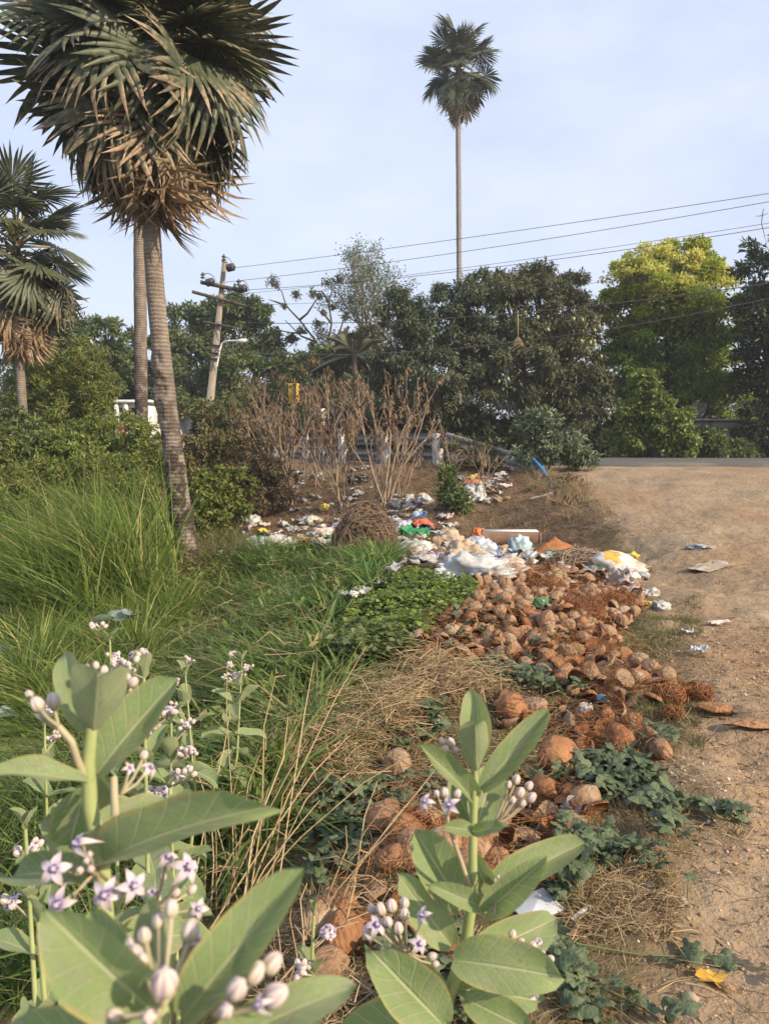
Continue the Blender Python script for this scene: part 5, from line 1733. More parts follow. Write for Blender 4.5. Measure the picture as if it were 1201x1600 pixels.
bag('plastic_bag', 'pale pink bag left of the twig dome', 'plastic bag', 505, 845, 40, 18, 'pink', 25, .7, .4)
bag('plastic_bag', 'white bag touching the left side of the twig dome', 'plastic bag', 500, 860, 36, 16, 'clear', 26, .7, .4)
bag('plastic_bag', 'green scrap of bag in the left rubbish strip', 'plastic bag', 476, 852, 14, 10, 'green', 27, .8, .3)
bag('plastic_bag', 'pale bag on the dark bank above the left rubbish strip', 'plastic bag', 485, 818, 30, 12, 'clear', 28, .8, .4)
bag('packet', 'yellow packet on the dark bank left of the twig dome', 'packet', 507, 797, 16, 11, 'yellow', 29, .6, .2)
bag('plastic_bag', 'black torn bag on the bank above the twig dome', 'plastic bag', 560, 756, 30, 12, 'black', 30, .8, .5)
bag('plastic_bag', 'grey plastic bag at the right edge of the husk heap', 'plastic bag', 1034, 950, 26, 14, 'grey', 31, .8, .35)
bag('packet', 'yellow packet at the right edge of the husk heap', 'packet', 1014, 947, 18, 8, 'yellow', 32, .7, .3)
bag('packet', 'pale green packet above the yellow packet beside the heap', 'packet', 1018, 930, 22, 12, 'clear', 33, .8, .3)
bag('packet', 'yellow wrapper right behind the tied printed sack', 'packet', 990, 874, 18, 10, 'yellow', 34, .8, .4)
bag('packet', 'green and white packet on top of the husk heap', 'packet', 872, 918, 14, 11, 'green', 35, .8, .3, lift=.1)
bag('packet', 'dark green plastic piece in the husk heap', 'packet', 845, 960, 20, 16, 'green', 36, .5, .4, lift=.06)
bag('plastic_bag', 'small white crumpled bag between the big heap and near husks', 'plastic bag', 914, 1116, 22, 18, 'white', 37, .8, .4)
bag('packet', 'cyan packet on a husk below the big heap', 'packet', 944, 1106, 20, 9, 'cyan', 38, .8, .3, lift=.05)
bag('plastic_bag', 'white plastic beside the straw mat left of the top leaf', 'plastic bag', 672, 1130, 34, 12, 'clear', 39, .7, .3)
bag('cloth_bundle', 'dark grey-green rag lying on the lane', 'rag', 1097, 858, 30, 7, 'grey', 40, .7, .5)
bag('cloth_bundle', 'grey scrap lying among husks at the heap edge', 'scrap', 993, 1046, 32, 20, 'grey', 41, .5, .2)
sheet('cardboard', 'pale cardboard sheet lying flat on the dirt lane', 'cardboard', 1108, 888, 62, .34, 'beige', 42, .012, .5, fine=.2)
for k_, (px, py, w_, d_, rz_, lab) in enumerate([(492, 972, 44, .26, .3, 'crumpled milky film at the lower left end of the line in the grass'), (520, 955, 34, .24, -.5, 'second crumpled milky film from the lower left in the grass'), (556, 940, 36, .26, -.7, 'milky film piece in the grass below the green bottle'), (585, 922, 34, .26, -.4, 'milky film piece between lush grass and creeper'), (618, 900, 36, .28, -.6, 'milky film piece at the upper end, near the translucent bag')]):
    sheet('plastic_film', lab, 'plastic film', px, py, w_, d_, 'grey' if k_ % 2 else 'clear', 430 + k_, .045, rz_, lift=.03, fine=.6)
sheet('paper', 'white paper scrap on the lane edge beside the husk heap', 'paper', 1092, 1024, 24, .09, 'white', 45, .03, .4)
sheet('paper', 'pale torn wrapper on the lane right of the heap', 'paper', 1122, 978, 36, .08, 'pink', 46, .02, .2)
sheet('paper', 'pale scrap above the white paper on the lane edge', 'paper', 1075, 992, 22, .08, 'clear', 47, .02, .3)
sheet('plastic_sheet', 'pale flat plate on the slope under the blue pipe', 'plastic sheet', 845, 778, 34, .16, 'pink', 48, .012, .1)

def scrap(name, label, cat, mb, mats, px, py, lift=0, rot=(0, 0, 0), smooth=False):
    g_ = G(px, py)
    return tag(obj(name, mb.mesh(name, mats, smooth), None, g_ + np.array([0, 0, lift]), rot), label, cat)
# broken white channel slab
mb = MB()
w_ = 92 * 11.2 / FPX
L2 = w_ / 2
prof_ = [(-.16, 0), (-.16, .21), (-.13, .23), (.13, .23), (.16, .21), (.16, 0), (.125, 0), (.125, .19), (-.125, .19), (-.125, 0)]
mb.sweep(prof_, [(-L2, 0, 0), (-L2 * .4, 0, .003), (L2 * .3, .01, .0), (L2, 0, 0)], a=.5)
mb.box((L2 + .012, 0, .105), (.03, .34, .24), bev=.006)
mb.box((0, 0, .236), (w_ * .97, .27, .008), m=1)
m_slab = surf('slab_shaded_side', (.17, .105, .07), (.26, .17, .115), 9, .85, 30, .006, .5)  # brown sides and white top skin put shaded front and lit top into colour
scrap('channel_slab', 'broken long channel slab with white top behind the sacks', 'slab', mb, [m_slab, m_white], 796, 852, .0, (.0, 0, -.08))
# white board in the foreground
mb = MB(); mb.box((0, 0, 0), (.155, .12, .008), bev=.002)
o = scrap('board', 'white square board lying between the right plant and dark creeper', 'board', mb, [PM['white'], ], 836, 1428, .028, (.10, -.06, .45))
mb = MB(); mb.box((0, 0, 0), (.013, .10, .012), bev=.002)
scrap('stick', 'short white plastic stick beside the white board', 'stick', mb, m_white, 907, 1438, .02, (.1, 0, -.9))
# clear plastic cup
m_cup, t, b = new_mat('clear_cup')
b.inputs['Base Color'].default_value = (.75, .78, .8, 1); b.inputs['Roughness'].default_value = .15; b.inputs['Transmission Weight'].default_value = .75; b.inputs['IOR'].default_value = 1.2
mb = MB(); mb.lathe([(.0, 0), (.024, 0), (.034, .075), (.036, .077), (.036, .08), (.033, .078), (.022, .003), (0, .003)], 16)
scrap('plastic_cup', 'clear plastic cup tilted among the near husks', 'cup', mb, m_cup, 880, 1282, .03, (.5, .5, 0), True)
# green bottle
m_bot, t, b = new_mat('green_bottle')
b.inputs['Base Color'].default_value = (.10, .45, .22, 1); b.inputs['Roughness'].default_value = .12; b.inputs['Transmission Weight'].default_value = .5; b.inputs['IOR'].default_value = 1.25
mb = MB(); mb.lathe([(0, 0), (.035, 0), (.042, .01), (.042, .07), (.039, .08), (.042, .09), (.042, .15), (.03, .19), (.015, .215), (.015, .235), (0, .235)], 14)
scrap('bottle', 'green plastic bottle lying in the lush grass', 'bottle', mb, m_bot, 553, 915, .2, (1.3, .2, 1.1), True)
# stones and clods
m_stone = surf('pale_stone', (.30, .235, .175), (.42, .335, .25), 9, .9, 40, .008, .6)
def stone(label, px, py, s_, seed, mat=m_stone, dims=(1, .7, .55)):
    co, F = bag_mesh(seed, (s_ * dims[0], s_ * dims[1], s_ * dims[2]), .12, 2)
    g_ = G(px, py)
    tag(obj('stone', add_mesh('stone', co, [F], [mat], None, None, True), None, g_ + np.array([0, 0, -.003]), (0, 0, seed)), label, 'stone')
stone('brick-shaped tan stone beside the dark creeper', 1012, 1392, .07, 51, dims=(1, .6, .5))
stone('small pale stone right of the tan stone', 1065, 1408, .045, 52)
stone('pinkish clod on the lane near the bottom', 1080, 1560, .05, 53)
stone('dark clod on the lane right of the heap', 1150, 1036, .13, 54, m_brownsoil, (1, .5, .3))
# fallen leaf
mb = MB()
th = np.linspace(0, 2 * np.pi, 18, endpoint=False)
rr = .034 * (1 + .22 * np.cos(5 * th) + .1 * np.cos(9 * th))
V = np.vstack([[(0, 0, .004)], np.c_[rr * np.cos(th) * 1.2, rr * np.sin(th), .008 * np.cos(3 * th) + .008]])
mb.add(V, [(0, 1 + i, 1 + (i + 1) % 18) for i in range(18)])
m_yl = surf('yellow_leaf', (.50, .26, .03), (.62, .38, .05), 60, .7)
scrap('fallen_leaf', 'yellow-orange fallen leaf on the lane near the bottom', 'leaf', mb, m_yl, 1110, 1538, .002)

# small loose scraps
cols = ['white', 'clear', 'pink', 'grey', 'bluep', 'beige', 'yellow', 'red', 'green', 'black', 'teal', 'orange']
zones = [([(375, 820), (540, 815), (540, 868), (400, 870)], 120, 'in the left rubbish strip'), ([(610, 775), (700, 770), (720, 850), (700, 880), (630, 885), (610, 830)], 130, 'in the rubbish right of the twig dome'),
         ([(700, 745), (800, 745), (790, 790), (720, 790)], 60, 'on the slope below the bent rail'), ([(690, 850), (830, 860), (850, 900), (700, 915)], 100, 'around the white sacks'),
         ([(850, 870), (1000, 885), (1010, 940), (880, 915)], 70, 'at the head of the husk heap'), ([(430, 740), (590, 735), (600, 790), (440, 800)], 60, 'on the bank among the dry stems')]
cm = {'white': 'white', 'clear': 'milky', 'pink': 'pinkish', 'grey': 'grey', 'bluep': 'blue-white', 'beige': 'beige', 'yellow': 'yellow', 'red': 'red', 'green': 'green', 'black': 'black', 'teal': 'teal', 'orange': 'orange'}
rs = random.Random(99)
SM = {}
todo = []
for zi, (poly, n_, where) in enumerate(zones):
    for q in scatter(poly, n_, .06, 200 + zi):
        col = rs.choice(['white', 'clear', 'clear', 'white', 'pink', 'beige', 'grey', 'grey', 'brown', 'brown', 'bluep', 'lilac', 'black'] + (cols if rs.random() < .4 else []))
        key = (col, rs.randint(0, 2))
        if key not in SM:
            if key[1] < 2:
                V, F = sheet_mesh(300 + len(SM), .16, .12, .035, 9)
            else:
                V, F = bag_mesh(300 + len(SM), (.15, .12, .07), .4, 2)
            SM[key] = (add_mesh('plastic_scrap', V, [F], [PM[col]], None, None, key[1] < 2), V, F, col)
        todo.append((q, key, Euler((rs.gauss(0, .25), rs.gauss(0, .25), rs.uniform(0, 6.28))), rs.uniform(.6, 1.9), where))
todo.sort(key=lambda z: -z[3] / z[0][1])
for q, key, eu, sc_, where in todo[:285]:
    o = obj('plastic_scrap', SM[key][0], None, q + np.array([0, 0, .008]), eu, sc_)
    cn = cm.get(key[0], key[0])
    tag(o, f'small {cn} scrap of litter ' + where, 'litter', f'{cn} litter scraps ' + where)
mb = MB(); names = sorted(PM)
for q, key, eu, sc_, where in todo[285:]:
    mb.add(SM[key][1] @ np.array(eu.to_matrix()).T * sc_ + q + np.array([0, 0, .008]), SM[key][2], names.index(key[0]))
tag(obj('litter_crumbs', mb.mesh('litter_crumbs', [PM[q] for q in names])), 'tiny bits of plastic and paper strewn through the rubbish', 'litter', kind='stuff')
SM = {k_: v_[0] for k_, v_ in SM.items()}
# ------------------------------------------------------------------ grasses, reeds, straw
m_grass = foliage('grass', (.06, .12, .02), (.155, .24, .055), (.23, .26, .085), .35, .5)
m_grassd = foliage('coarse_grass', (.065, .115, .022), (.175, .24, .06), (.28, .25, .11), .35, .5)  # slightly yellower green than the lush grass, its own leaf tone
m_reed = foliage('reed', (.07, .118, .02), (.20, .265, .055), (.38, .34, .13), .38, .5)
m_dryg = foliage('dry_grass', (.25, .185, .095), (.45, .35, .20), None, .25, .7)
m_straw = foliage('straw', (.33, .23, .12), (.58, .45, .27), (.20, .13, .07), .25, .7)
m_short = foliage('short_grass', (.07, .085, .025), (.17, .165, .065), (.28, .21, .10), .2, .7)

def grass(name, label, polys, H, W_, lean, mat, seed, clump=0, wind=(0, 0), segs=3):
    rs_ = np.random.default_rng(seed)
    B = np.vstack([poly_points(p_, n_, seed + i) for i, (p_, n_) in enumerate(polys)])
    n = len(B)
    if clump:
        den = fbm(B[:, 0] * clump, B[:, 1] * clump, 0, seed, 2)
        B = B[den > rs_.uniform(-.9, .5, n)]; n = len(B)
    hv = H * rs_.uniform(.5, 1.25, n) * np.clip(1 + .25 * fbm(B[:, 0] * 1.3, B[:, 1] * 1.3, 0, seed + 2, 2) + .55 * fbm(B[:, 0] * 5.5, B[:, 1] * 5.5, 0, seed + 4, 2), .25, 1.9)
    an = 9 * fbm(B[:, 0] * 2.6, B[:, 1] * 2.6, 0, seed + 6, 2) + rs_.normal(size=n) * .9
    ln = np.c_[np.cos(an), np.sin(an), 0 * an] * (hv * lean * rs_.uniform(.3, 1.5, n))[:, None] + np.outer(hv, (*wind, 0))
    B[:, 2] -= .01
    V, Q, T, k = blades(B, hv, W_ * np.where(rs_.random(n) < .15, 1.7, 1) * rs_.uniform(.45, 1.2, n), ln, segs, rs_)
    a_ = np.clip(rs_.random(n) * .8 + .2 * fbm(B[:, 0] * 2, B[:, 1] * 2, 0, seed + 5, 2), 0, 1)
    a_ = np.where(rs_.random(n) < .10, .95, a_ * .85)
    o = obj(name, add_mesh(name, V, [Q, T], [mat], None, {'a': np.repeat(a_, k)}))
    return tag(o, label, 'grass', kind='stuff')

# lush patch below the rubbish
grass('lush_grass', 'lush bright green grass below the rubbish and twig dome', [([(385, 880), (440, 862), (520, 862), (620, 878), (600, 915), (520, 970), (420, 985), (385, 930)], 8500)], .30, .024, 1.1, m_grass, 1)
grass('meadow_grass', 'dark green grass filling the hollow behind the flowering plants', [([(150, 1000), (300, 930), (420, 930), (520, 985), (560, 1050), (470, 1110), (330, 1200), (240, 1300), (170, 1200)], 10500), ([(230, 1300), (420, 1060), (560, 1040), (520, 1150), (380, 1400), (250, 1500)], 4200)], .38, .023, 1.4, m_grassd, 2, clump=1.1)
grass('bank_grass', 'yellow-green weeds and grass around the leaning palm foot', [([(230, 900), (310, 865), (390, 870), (400, 960), (330, 1000), (220, 960)], 8000), ([(310, 880), (350, 790), (400, 830), (390, 880)], 3500)], .30, .012, 1.1, m_short, 3, clump=1.4)
grass('tall_reeds', 'tall green reeds arching leftwards beside the pond', [([(60, 940), (120, 880), (230, 860), (290, 890), (260, 950), (150, 985)], 3600), ([(-60, 860), (60, 830), (200, 830), (240, 870), (80, 930), (-40, 930)], 3000), ([(-80, 800), (60, 770), (230, 770), (260, 830), (180, 850), (-60, 850)], 4200), ([(30, 985), (60, 930), (200, 930), (250, 970), (120, 1010)], 2600)], 1.3, .024, .66, m_reed, 4, wind=(-.42, -.08), segs=5)
grass('tall_reeds', 'lower reeds at the pond edge before the tall ones', [([(10, 1010), (150, 960), (270, 940), (300, 980), (180, 1060), (20, 1075)], 6500), ([(20, 1080), (180, 1050), (240, 1060), (200, 1160), (40, 1180)], 4200)], .55, .02, 1.0, m_reed, 5, wind=(-.25, 0), segs=4)
grass('near_bank_grass', 'coarse green grass under the left flowering plants', [([(-100, 1250), (120, 1120), (260, 1200), (200, 1600), (-150, 1600)], 7000)], .36, .012, 1.0, m_grassd, 6, clump=1.0)
grass('lane_edge_grass', 'thin short grass between the husk heap and the lane', [([(1005, 945), (1100, 930), (1095, 990), (1060, 1050), (1010, 1050), (970, 1010)], 7000), ([(890, 830), (990, 830), (1040, 880), (1000, 900), (950, 850)], 2200), ([(960, 1050), (1080, 1060), (1100, 1180), (1000, 1130)], 3000)], .065, .004, 1.0, m_short, 7, clump=2.2)
grass('slope_dry_grass', 'short dry grass over the bank below the guardrail', [([(610, 730), (900, 745), (960, 800), (900, 830), (700, 830), (620, 790)], 9000), ([(300, 760), (600, 730), (600, 800), (380, 830)], 6000), ([(840, 740), (930, 755), (960, 800), (900, 815)], 2500)], .17, .006, 1.2, m_dryg, 8, clump=1.5)
grass('near_dry_grass', 'withered short grass between the creepers beside the lane', [([(430, 1420), (640, 1400), (760, 1480), (800, 1620), (400, 1640)], 4200), ([(880, 1380), (1060, 1330), (1050, 1470), (880, 1480)], 3600), ([(760, 1500), (980, 1470), (1000, 1600), (740, 1640)], 3200), ([(900, 1270), (1080, 1230), (1050, 1330), (900, 1340)], 1600), ([(960, 1110), (1110, 1090), (1090, 1220), (980, 1200)], 2200)], .06, .0032, 1.5, m_dryg, 9, clump=2.0)

def straw(name, label, polys, L_, r_, mat, seed, lift=.05, dirv=None):
    rs_ = np.random.default_rng(seed)
    B = np.vstack([poly_points(p_, n_, seed + i) for i, (p_, n_) in enumerate(polys)])
    n = len(B)
    B[:, 2] += np.abs(rs_.normal(size=n)) * lift * (1 + .8 * fbm(B[:, 0] * 2, B[:, 1] * 2, 0, seed, 2))
    an = rs_.uniform(0, 2 * np.pi, n) if dirv is None else rs_.normal(dirv, .7, n)
    D = np.c_[np.cos(an), np.sin(an), rs_.normal(size=n) * .22]
    ll = (L_ * rs_.uniform(.35, 1.4, n))[:, None]
    mid = rs_.normal(size=(n, 3)) * .12 * ll
    pa = np.stack([B - D * ll / 2, B + mid, B + D * ll / 2], 1)
    gz_ = zt(pa[..., 0].ravel(), pa[..., 1].ravel()).reshape(n, 3)
    pa[..., 2] = np.maximum(pa[..., 2], gz_ + .003)
    V, F = tubes_np(pa, np.repeat((r_ * rs_.uniform(.6, 1.4, n))[:, None], 3, 1) * np.array([1, .9, .5]), 3)
    o = obj(name, add_mesh(name, V, [F], [mat], None, {'a': np.repeat(rs_.random(n), 9)}))
    return tag(o, label, 'straw', kind='stuff')
straw('straw_mat', 'matted golden straw behind the right flowering plant', [([(560, 1060), (740, 1045), (745, 1085), (640, 1120), (540, 1095)], 3600), ([(440, 1130), (640, 1100), (650, 1160), (560, 1200), (430, 1240), (360, 1260)], 5200), ([(330, 1240), (560, 1190), (560, 1250), (470, 1290), (340, 1300)], 3200), ([(660, 1085), (760, 1060), (800, 1090), (720, 1110)], 500)], .26, .0026, m_straw, 21, .06)
straw('straw_litter', 'scattered dry straw and stalk bits on the lane and its edge', [([(980, 1000), (1250, 960), (1300, 1600), (1000, 1600), (1080, 1300)], 900), ([(880, 1370), (1050, 1330), (1050, 1480), (880, 1480)], 900), ([(640, 900), (1000, 880), (1000, 1110), (680, 1050)], 900), ([(850, 800), (1250, 760), (1250, 960), (1000, 960)], 900), ([(600, 1050), (900, 1060), (940, 1400), (560, 1480)], 1600), ([(430, 1420), (640, 1400), (760, 1480), (800, 1620), (400, 1640)], 1500)], .11, .0016, m_straw, 22, .012)
straw('loose_coir', 'loose orange coconut fibre strewn over the husk heap', [(HEAP1, 3800), (HEAP3, 700), (HEAP2, 500)], .13, .0016, m_coir, 27, .10)
straw('slope_litter', 'dry sticks and leaf litter strewn over the bank', [([(600, 730), (900, 745), (980, 840), (860, 870), (640, 850)], 3200), ([(380, 760), (610, 740), (610, 850), (380, 860)], 2600), ([(380, 820), (560, 820), (540, 880), (360, 880)], 900)], .26, .004, m_dryleaf, 23, .03)

# flakes of leaf litter and small pebbles
m_flake = foliage('leaf_flake', (.16, .105, .06), (.34, .24, .145), None, .1, .8)
def flakes(name, label, polys, s_, mat, seed):
    rs_ = np.random.default_rng(seed)
    B = np.vstack([poly_points(p_, n_, seed + i) for i, (p_, n_) in enumerate(polys)]); n = len(B)
    B[:, 2] += .004
    an = rs_.uniform(0, 2 * np.pi, n)
    V, F = leaf_mesh(B, nrm(np.c_[np.cos(an), np.sin(an), rs_.normal(size=n) * .2]), nrm(rs_.normal(size=(n, 3)) * .35 + (0, 0, 1.6)), s_ * rs_.uniform(.5, 1.5, n), .5 * s_ * rs_.uniform(.5, 1.5, n), .12)
    tag(obj(name, add_mesh(name, V, [F], [mat], None, {'a': np.repeat(rs_.random(n), 4)})), label, 'leaf litter', kind='stuff')
flakes('leaf_litter', 'dry leaf flakes on the bank and lane', [([(600, 730), (900, 745), (1000, 860), (860, 880), (640, 850)], 3500), ([(900, 740), (1240, 740), (1260, 960), (1000, 960)], 1500), ([(980, 960), (1260, 960), (1300, 1600), (1000, 1600)], 1100), ([(380, 740), (610, 740), (610, 870), (380, 870)], 3500), ([(640, 900), (1000, 880), (1010, 1110), (680, 1050)], 1500), ([(560, 1080), (940, 1080), (940, 1450), (500, 1480)], 1500)], .034, m_flake, 31)
def pebbles():
    rs_ = np.random.default_rng(5)
    B = np.vstack([poly_points([(1000, 1000), (1260, 960), (1300, 1620), (980, 1620)], 2800, 41), poly_points([(900, 745), (1260, 745), (1260, 980), (1000, 980)], 1300, 42)])
    n = len(B)
    base_ = np.array([(1, 0, 0), (-1, 0, 0), (0, 1, 0), (0, -1, 0), (0, 0, .7), (0, 0, -.5)], float)
    fc = np.array([(0, 2, 4), (2, 1, 4), (1, 3, 4), (3, 0, 4), (2, 0, 5), (1, 2, 5), (3, 1, 5), (0, 3, 5)])
    sc_ = (.0055 * np.exp(rs_.normal(size=n) * .55))[:, None, None]
    V = B[:, None] + base_[None] * sc_ * rs_.uniform(.6, 1.3, (n, 6, 1))
    F = (np.arange(n)[:, None, None] * 6 + fc[None]).reshape(-1, 3)
    tag(obj('pebbles', add_mesh('pebbles', V.reshape(-1, 3), [F], [m_peb], None, {'a': np.repeat(rs_.random(n), 6)}, True)), 'small pebbles and soil crumbs on the dirt lane', 'pebbles', kind='stuff')
m_peb = foliage('pebble', (.22, .13, .07), (.42, .29, .18), (.5, .44, .36), 0, .9)
pebbles()

# broad-leaved weeds mixed into the grass
for k_, (lab, poly, n_, m_) in enumerate([('broad-leaved weeds mixed into the hollow grass', [(180, 1000), (400, 950), (540, 1030), (440, 1120), (300, 1230), (180, 1200)], 2600, 'g'), ('leafy weeds between the reeds', [(30, 980), (200, 900), (300, 900), (330, 960), (120, 1060)], 2600, 'b'), ('leafy weeds in the lush grass patch', [(390, 900), (470, 870), (600, 890), (520, 970), (420, 980)], 900, 'g')]):
    rs_ = np.random.default_rng(600 + k_)
    B = poly_points(poly, n_, 610 + k_)
    cl = fbm(B[:, 0] * 2.2, B[:, 1] * 2.2, 0, 40 + k_, 2)
    B = B[cl > rs_.uniform(-.3, .6, len(B))]; n_ = len(B)
    B[:, 2] += rs_.uniform(.05, .34, n_)
    V, F = leaf_mesh(B, nrm(rs_.normal(size=(n_, 3)) + (0, 0, .2)), nrm(rs_.normal(size=(n_, 3)) * .5 + (0, 0, 1)), .10 * rs_.uniform(.5, 1.4, n_), .045 * rs_.uniform(.6, 1.4, n_), .2)
    tag(obj('weeds', add_mesh('weeds', V, [F], [m_grassd if m_ == 'g' else m_fresh], None, {'a': np.repeat(rs_.random(n_), 4)})), lab, 'weeds', kind='stuff')
straw('dead_blades', 'dead straw-coloured blades caught in the green grass', [([(180, 1000), (400, 950), (540, 1030), (440, 1120), (300, 1230), (180, 1200)], 900), ([(0, 980), (200, 900), (300, 900), (330, 960), (60, 1060)], 700), ([(390, 900), (470, 870), (600, 890), (520, 970), (420, 980)], 350)], .3, .0028, m_straw, 29, .16)

# tall dry grass stalks between the two plants
def stalk_clump(label, px, py, tops, seed, r_=.0027):
    b_ = G(px, py)
    t_ = thing('dry_grass_clump', label, 'dry grass', b_, 'clumps of tall dry stalks')
    rs_ = random.Random(seed)
    for tx, ty, dy in tops:
        tip = P(tx, ty, b_[1] + dy) - b_
        s0 = np.array([rs_.gauss(0, .05), rs_.gauss(0, .05), -.03])
        m1 = s0 * .62 + tip * .38 + np.array([rs_.gauss(0, .012), 0, .05])
        m2 = s0 * .25 + tip * .75 + np.array([rs_.gauss(0, .012), 0, .04])
        mb = MB(); mb.tube([s0, m1, m2, tip], [r_ * 1.2, r_, r_ * .8, r_ * .45], 5, a=rs_.random() * .8)
        if rs_.random() < .6:
            for q in range(rs_.randint(1, 3)):
                f_ = rs_.uniform(.15, .7)
                p_ = s0 + (tip - s0) * f_ + np.array([0, 0, .04])
                d_ = nrm(np.array([rs_.gauss(0, 1), rs_.gauss(0, 1), .4]))
                mb.tube([p_, p_ + d_ * .07, p_ + d_ * .15 - (0, 0, .05)], [.003, .0025, .0008], 3, a=.4)
        obj('stalk', mb.mesh('stalk', m_straw), t_)
rs = random.Random(3)
stalk_clump('tall dry stalks rising beside the left flowering plant', 335, 1420, [(355, 1035, .3), (330, 1180, .1), (300, 1150, .2), (375, 1200, .1), (345, 1240, 0), (405, 1180, .2), (320, 1260, -.1), (390, 1290, 0), (360, 1110, .4), (420, 1230, 0)], 1)
stalk_clump('longest dry stalks, fanning to the upper right', 375, 1440, [(490, 1035, .6), (572, 1010, .9), (545, 1150, .3), (480, 1160, .3), (520, 1205, .2), (450, 1120, .4), (430, 1060, .5), (640, 1180, .3), (500, 1250, .1), (465, 1200, .2)], 2, .0031)
stalk_clump('dry stalks leaning across the near husks', 480, 1500, [(690, 1190, .4), (660, 1230, .3), (600, 1260, .2), (570, 1330, .1), (540, 1290, .2), (620, 1290, .1), (590, 1220, .3)], 3)
stalk_clump('low dry stalks in the bottom middle', 440, 1560, [(520, 1400, .2), (480, 1380, .2), (560, 1440, .1), (455, 1420, .1), (500, 1460, 0), (420, 1440, .1), (590, 1420, .2)], 4)
stalk_clump('few thin dry stalks at the pond edge', 62, 1005, [(70, 935, 0), (30, 900, .1), (85, 890, .1)], 5)

# ------------------------------------------------------------------ pond leaves
m_lotus = surf('lotus_leaf', (.13, .18, .16), (.22, .28, .25), 12, .55, 30, .004, .3)
def lotus(label, px, py, r_, tilt, up_):
    d_ = ray(px, py); k_ = (EYE - POND - up_) / -d_[2]
    c_ = np.array([0, 0, EYE]) + d_ * k_
    n = 22; th = np.linspace(.14, 2 * np.pi - .14, n)
    V = [(0, 0, 0)]
    for q in (.45, .8, 1.0):
        rr = q * r_ * (1 + .07 * np.cos(3 * th + px))
        V += list(np.c_[rr * np.cos(th), rr * np.sin(th), (q * q * .22 * r_) * (1 + .7 * np.cos(2 * th + px))])
    F3 = [(0, 1 + i, 2 + i) for i in range(n - 1)]
    F4 = [(1 + k * n + i, 1 + (k + 1) * n + i, 2 + (k + 1) * n + i, 2 + k * n + i) for k in range(2) for i in range(n - 1)]
    t_ = thing('water_lily_leaf', label, 'lily leaf', (c_[0], c_[1], POND), 'round leaves on the pond')
    o = obj('blade', add_mesh('blade', np.array(V), [np.array(F3), np.array(F4)], [m_lotus], None, None, True), t_, (0, 0, up_), (tilt, tilt * .4, px * .1))
    mb = MB(); mb.tube([(0, 0, -.15), (.02, 0, up_ * .5), (0, 0, up_)], .008, 5); obj('stalk', mb.mesh('stalk', m_petiole), t_)
for i, (px, py, r_, tl, up_, lab) in enumerate([(160, 972, .13, .5, .25, 'round bluish pond leaf left of the pair among the reeds'), (188, 963, .13, .25, .28, 'middle one of the three round leaves among the reeds'), (205, 961, .11, .3, .30, 'rightmost round leaf among the reeds'), (38, 1054, .13, .35, .12, 'round bluish leaf standing clear on the green pond'), (8, 1018, .13, .1, .03, 'flat pond leaf at the left edge, upper of two'), (5, 1045, .12, .1, .03, 'flat pond leaf at the left edge, lower of two'), (2, 940, .15, .15, .04, 'round pond leaf at the left edge below the reeds'), (48, 893, .15, .2, .1, 'dark round leaf in the shade of the bushes'), (10, 1118, .10, .2, .05, 'small round pond leaf left of the big plant')]):
    lotus(lab, px, py, r_, tl, up_)
q0 = P(22, 965, 8.6); q0[2] = POND
tag(obj('pond_scrap', SM[('white', 0)] if ('white', 0) in SM else list(SM.values())[0], None, q0 + (0, 0, .02), (0, 0, 1), .8), 'pale scrap floating on the pond at the left edge', 'litter')

# ------------------------------------------------------------------ creepers
m_creepb = foliage('creeper_bright', (.085, .14, .025), (.235, .30, .07), (.30, .33, .09), .35, .5)
m_vine = surf('vine_stem', (.09, .12, .04), (.15, .17, .07), 8, .7)
def lobed_leaf(seed, lob=5):
    rs_ = random.Random(seed)
    n = 20
    th = np.linspace(-math.pi * .88, math.pi * .88, n)
    r_ = .74 + .24 * np.cos(lob * th * 1.0) + .05 * np.array([rs_.uniform(-1, 1) for _ in th])
    out = np.c_[r_ * np.cos(th) * .5 + .12, r_ * np.sin(th) * .5, .10 * np.cos(lob * th) - .16 * r_ ** 2 + .04 * np.sin(3 * th + seed)]
    inn = np.c_[.45 * r_ * np.cos(th) * .5 + .12, .45 * r_ * np.sin(th) * .5, .02 - .03 * np.cos(lob * th)]
    V = np.vstack([[(.06, 0, 0)], inn, out])
    F3 = [(0, 1 + i, 2 + i) for i in range(n - 1)]
    F4 = [(1 + i, 1 + n + i, 2 + n + i, 2 + i) for i in range(n - 1)]
    A = np.r_[0, np.full(n, .4), np.ones(n)]
    return add_mesh('leaf', V, [np.array(F3), np.array(F4)], [m_gourd], None, {'a': A}, True)
m_gourd, t, b = new_mat('gourd_leaf')
oi = t.nodes.new('ShaderNodeObjectInfo')
c = mixc(t, oi.outputs['Random'], (.062, .098, .046), (.14, .178, .088))
c = mixc(t, rngmap(t, noise(t, 3.5, 4), .5, .7), c, (.15, .18, .095))
t.links.new(c, b.inputs['Base Color']); b.inputs['Roughness'].default_value = .6
tr_ = t.nodes.new('ShaderNodeBsdfTranslucent'); t.links.new(c, tr_.inputs['Color'])
ms = t.nodes.new('ShaderNodeMixShader'); ms.inputs[0].default_value = .22
t.links.new(b.outputs[0], ms.inputs[1]); t.links.new(tr_.outputs[0], ms.inputs[2]); t.links.new(ms.outputs[0], t.nodes['Material Output'].inputs['Surface'])
bump(t, b, noise(t, 9, 3), .02, .4)
GL = [lobed_leaf(i, 5 if i % 2 else 3) for i in range(5)]

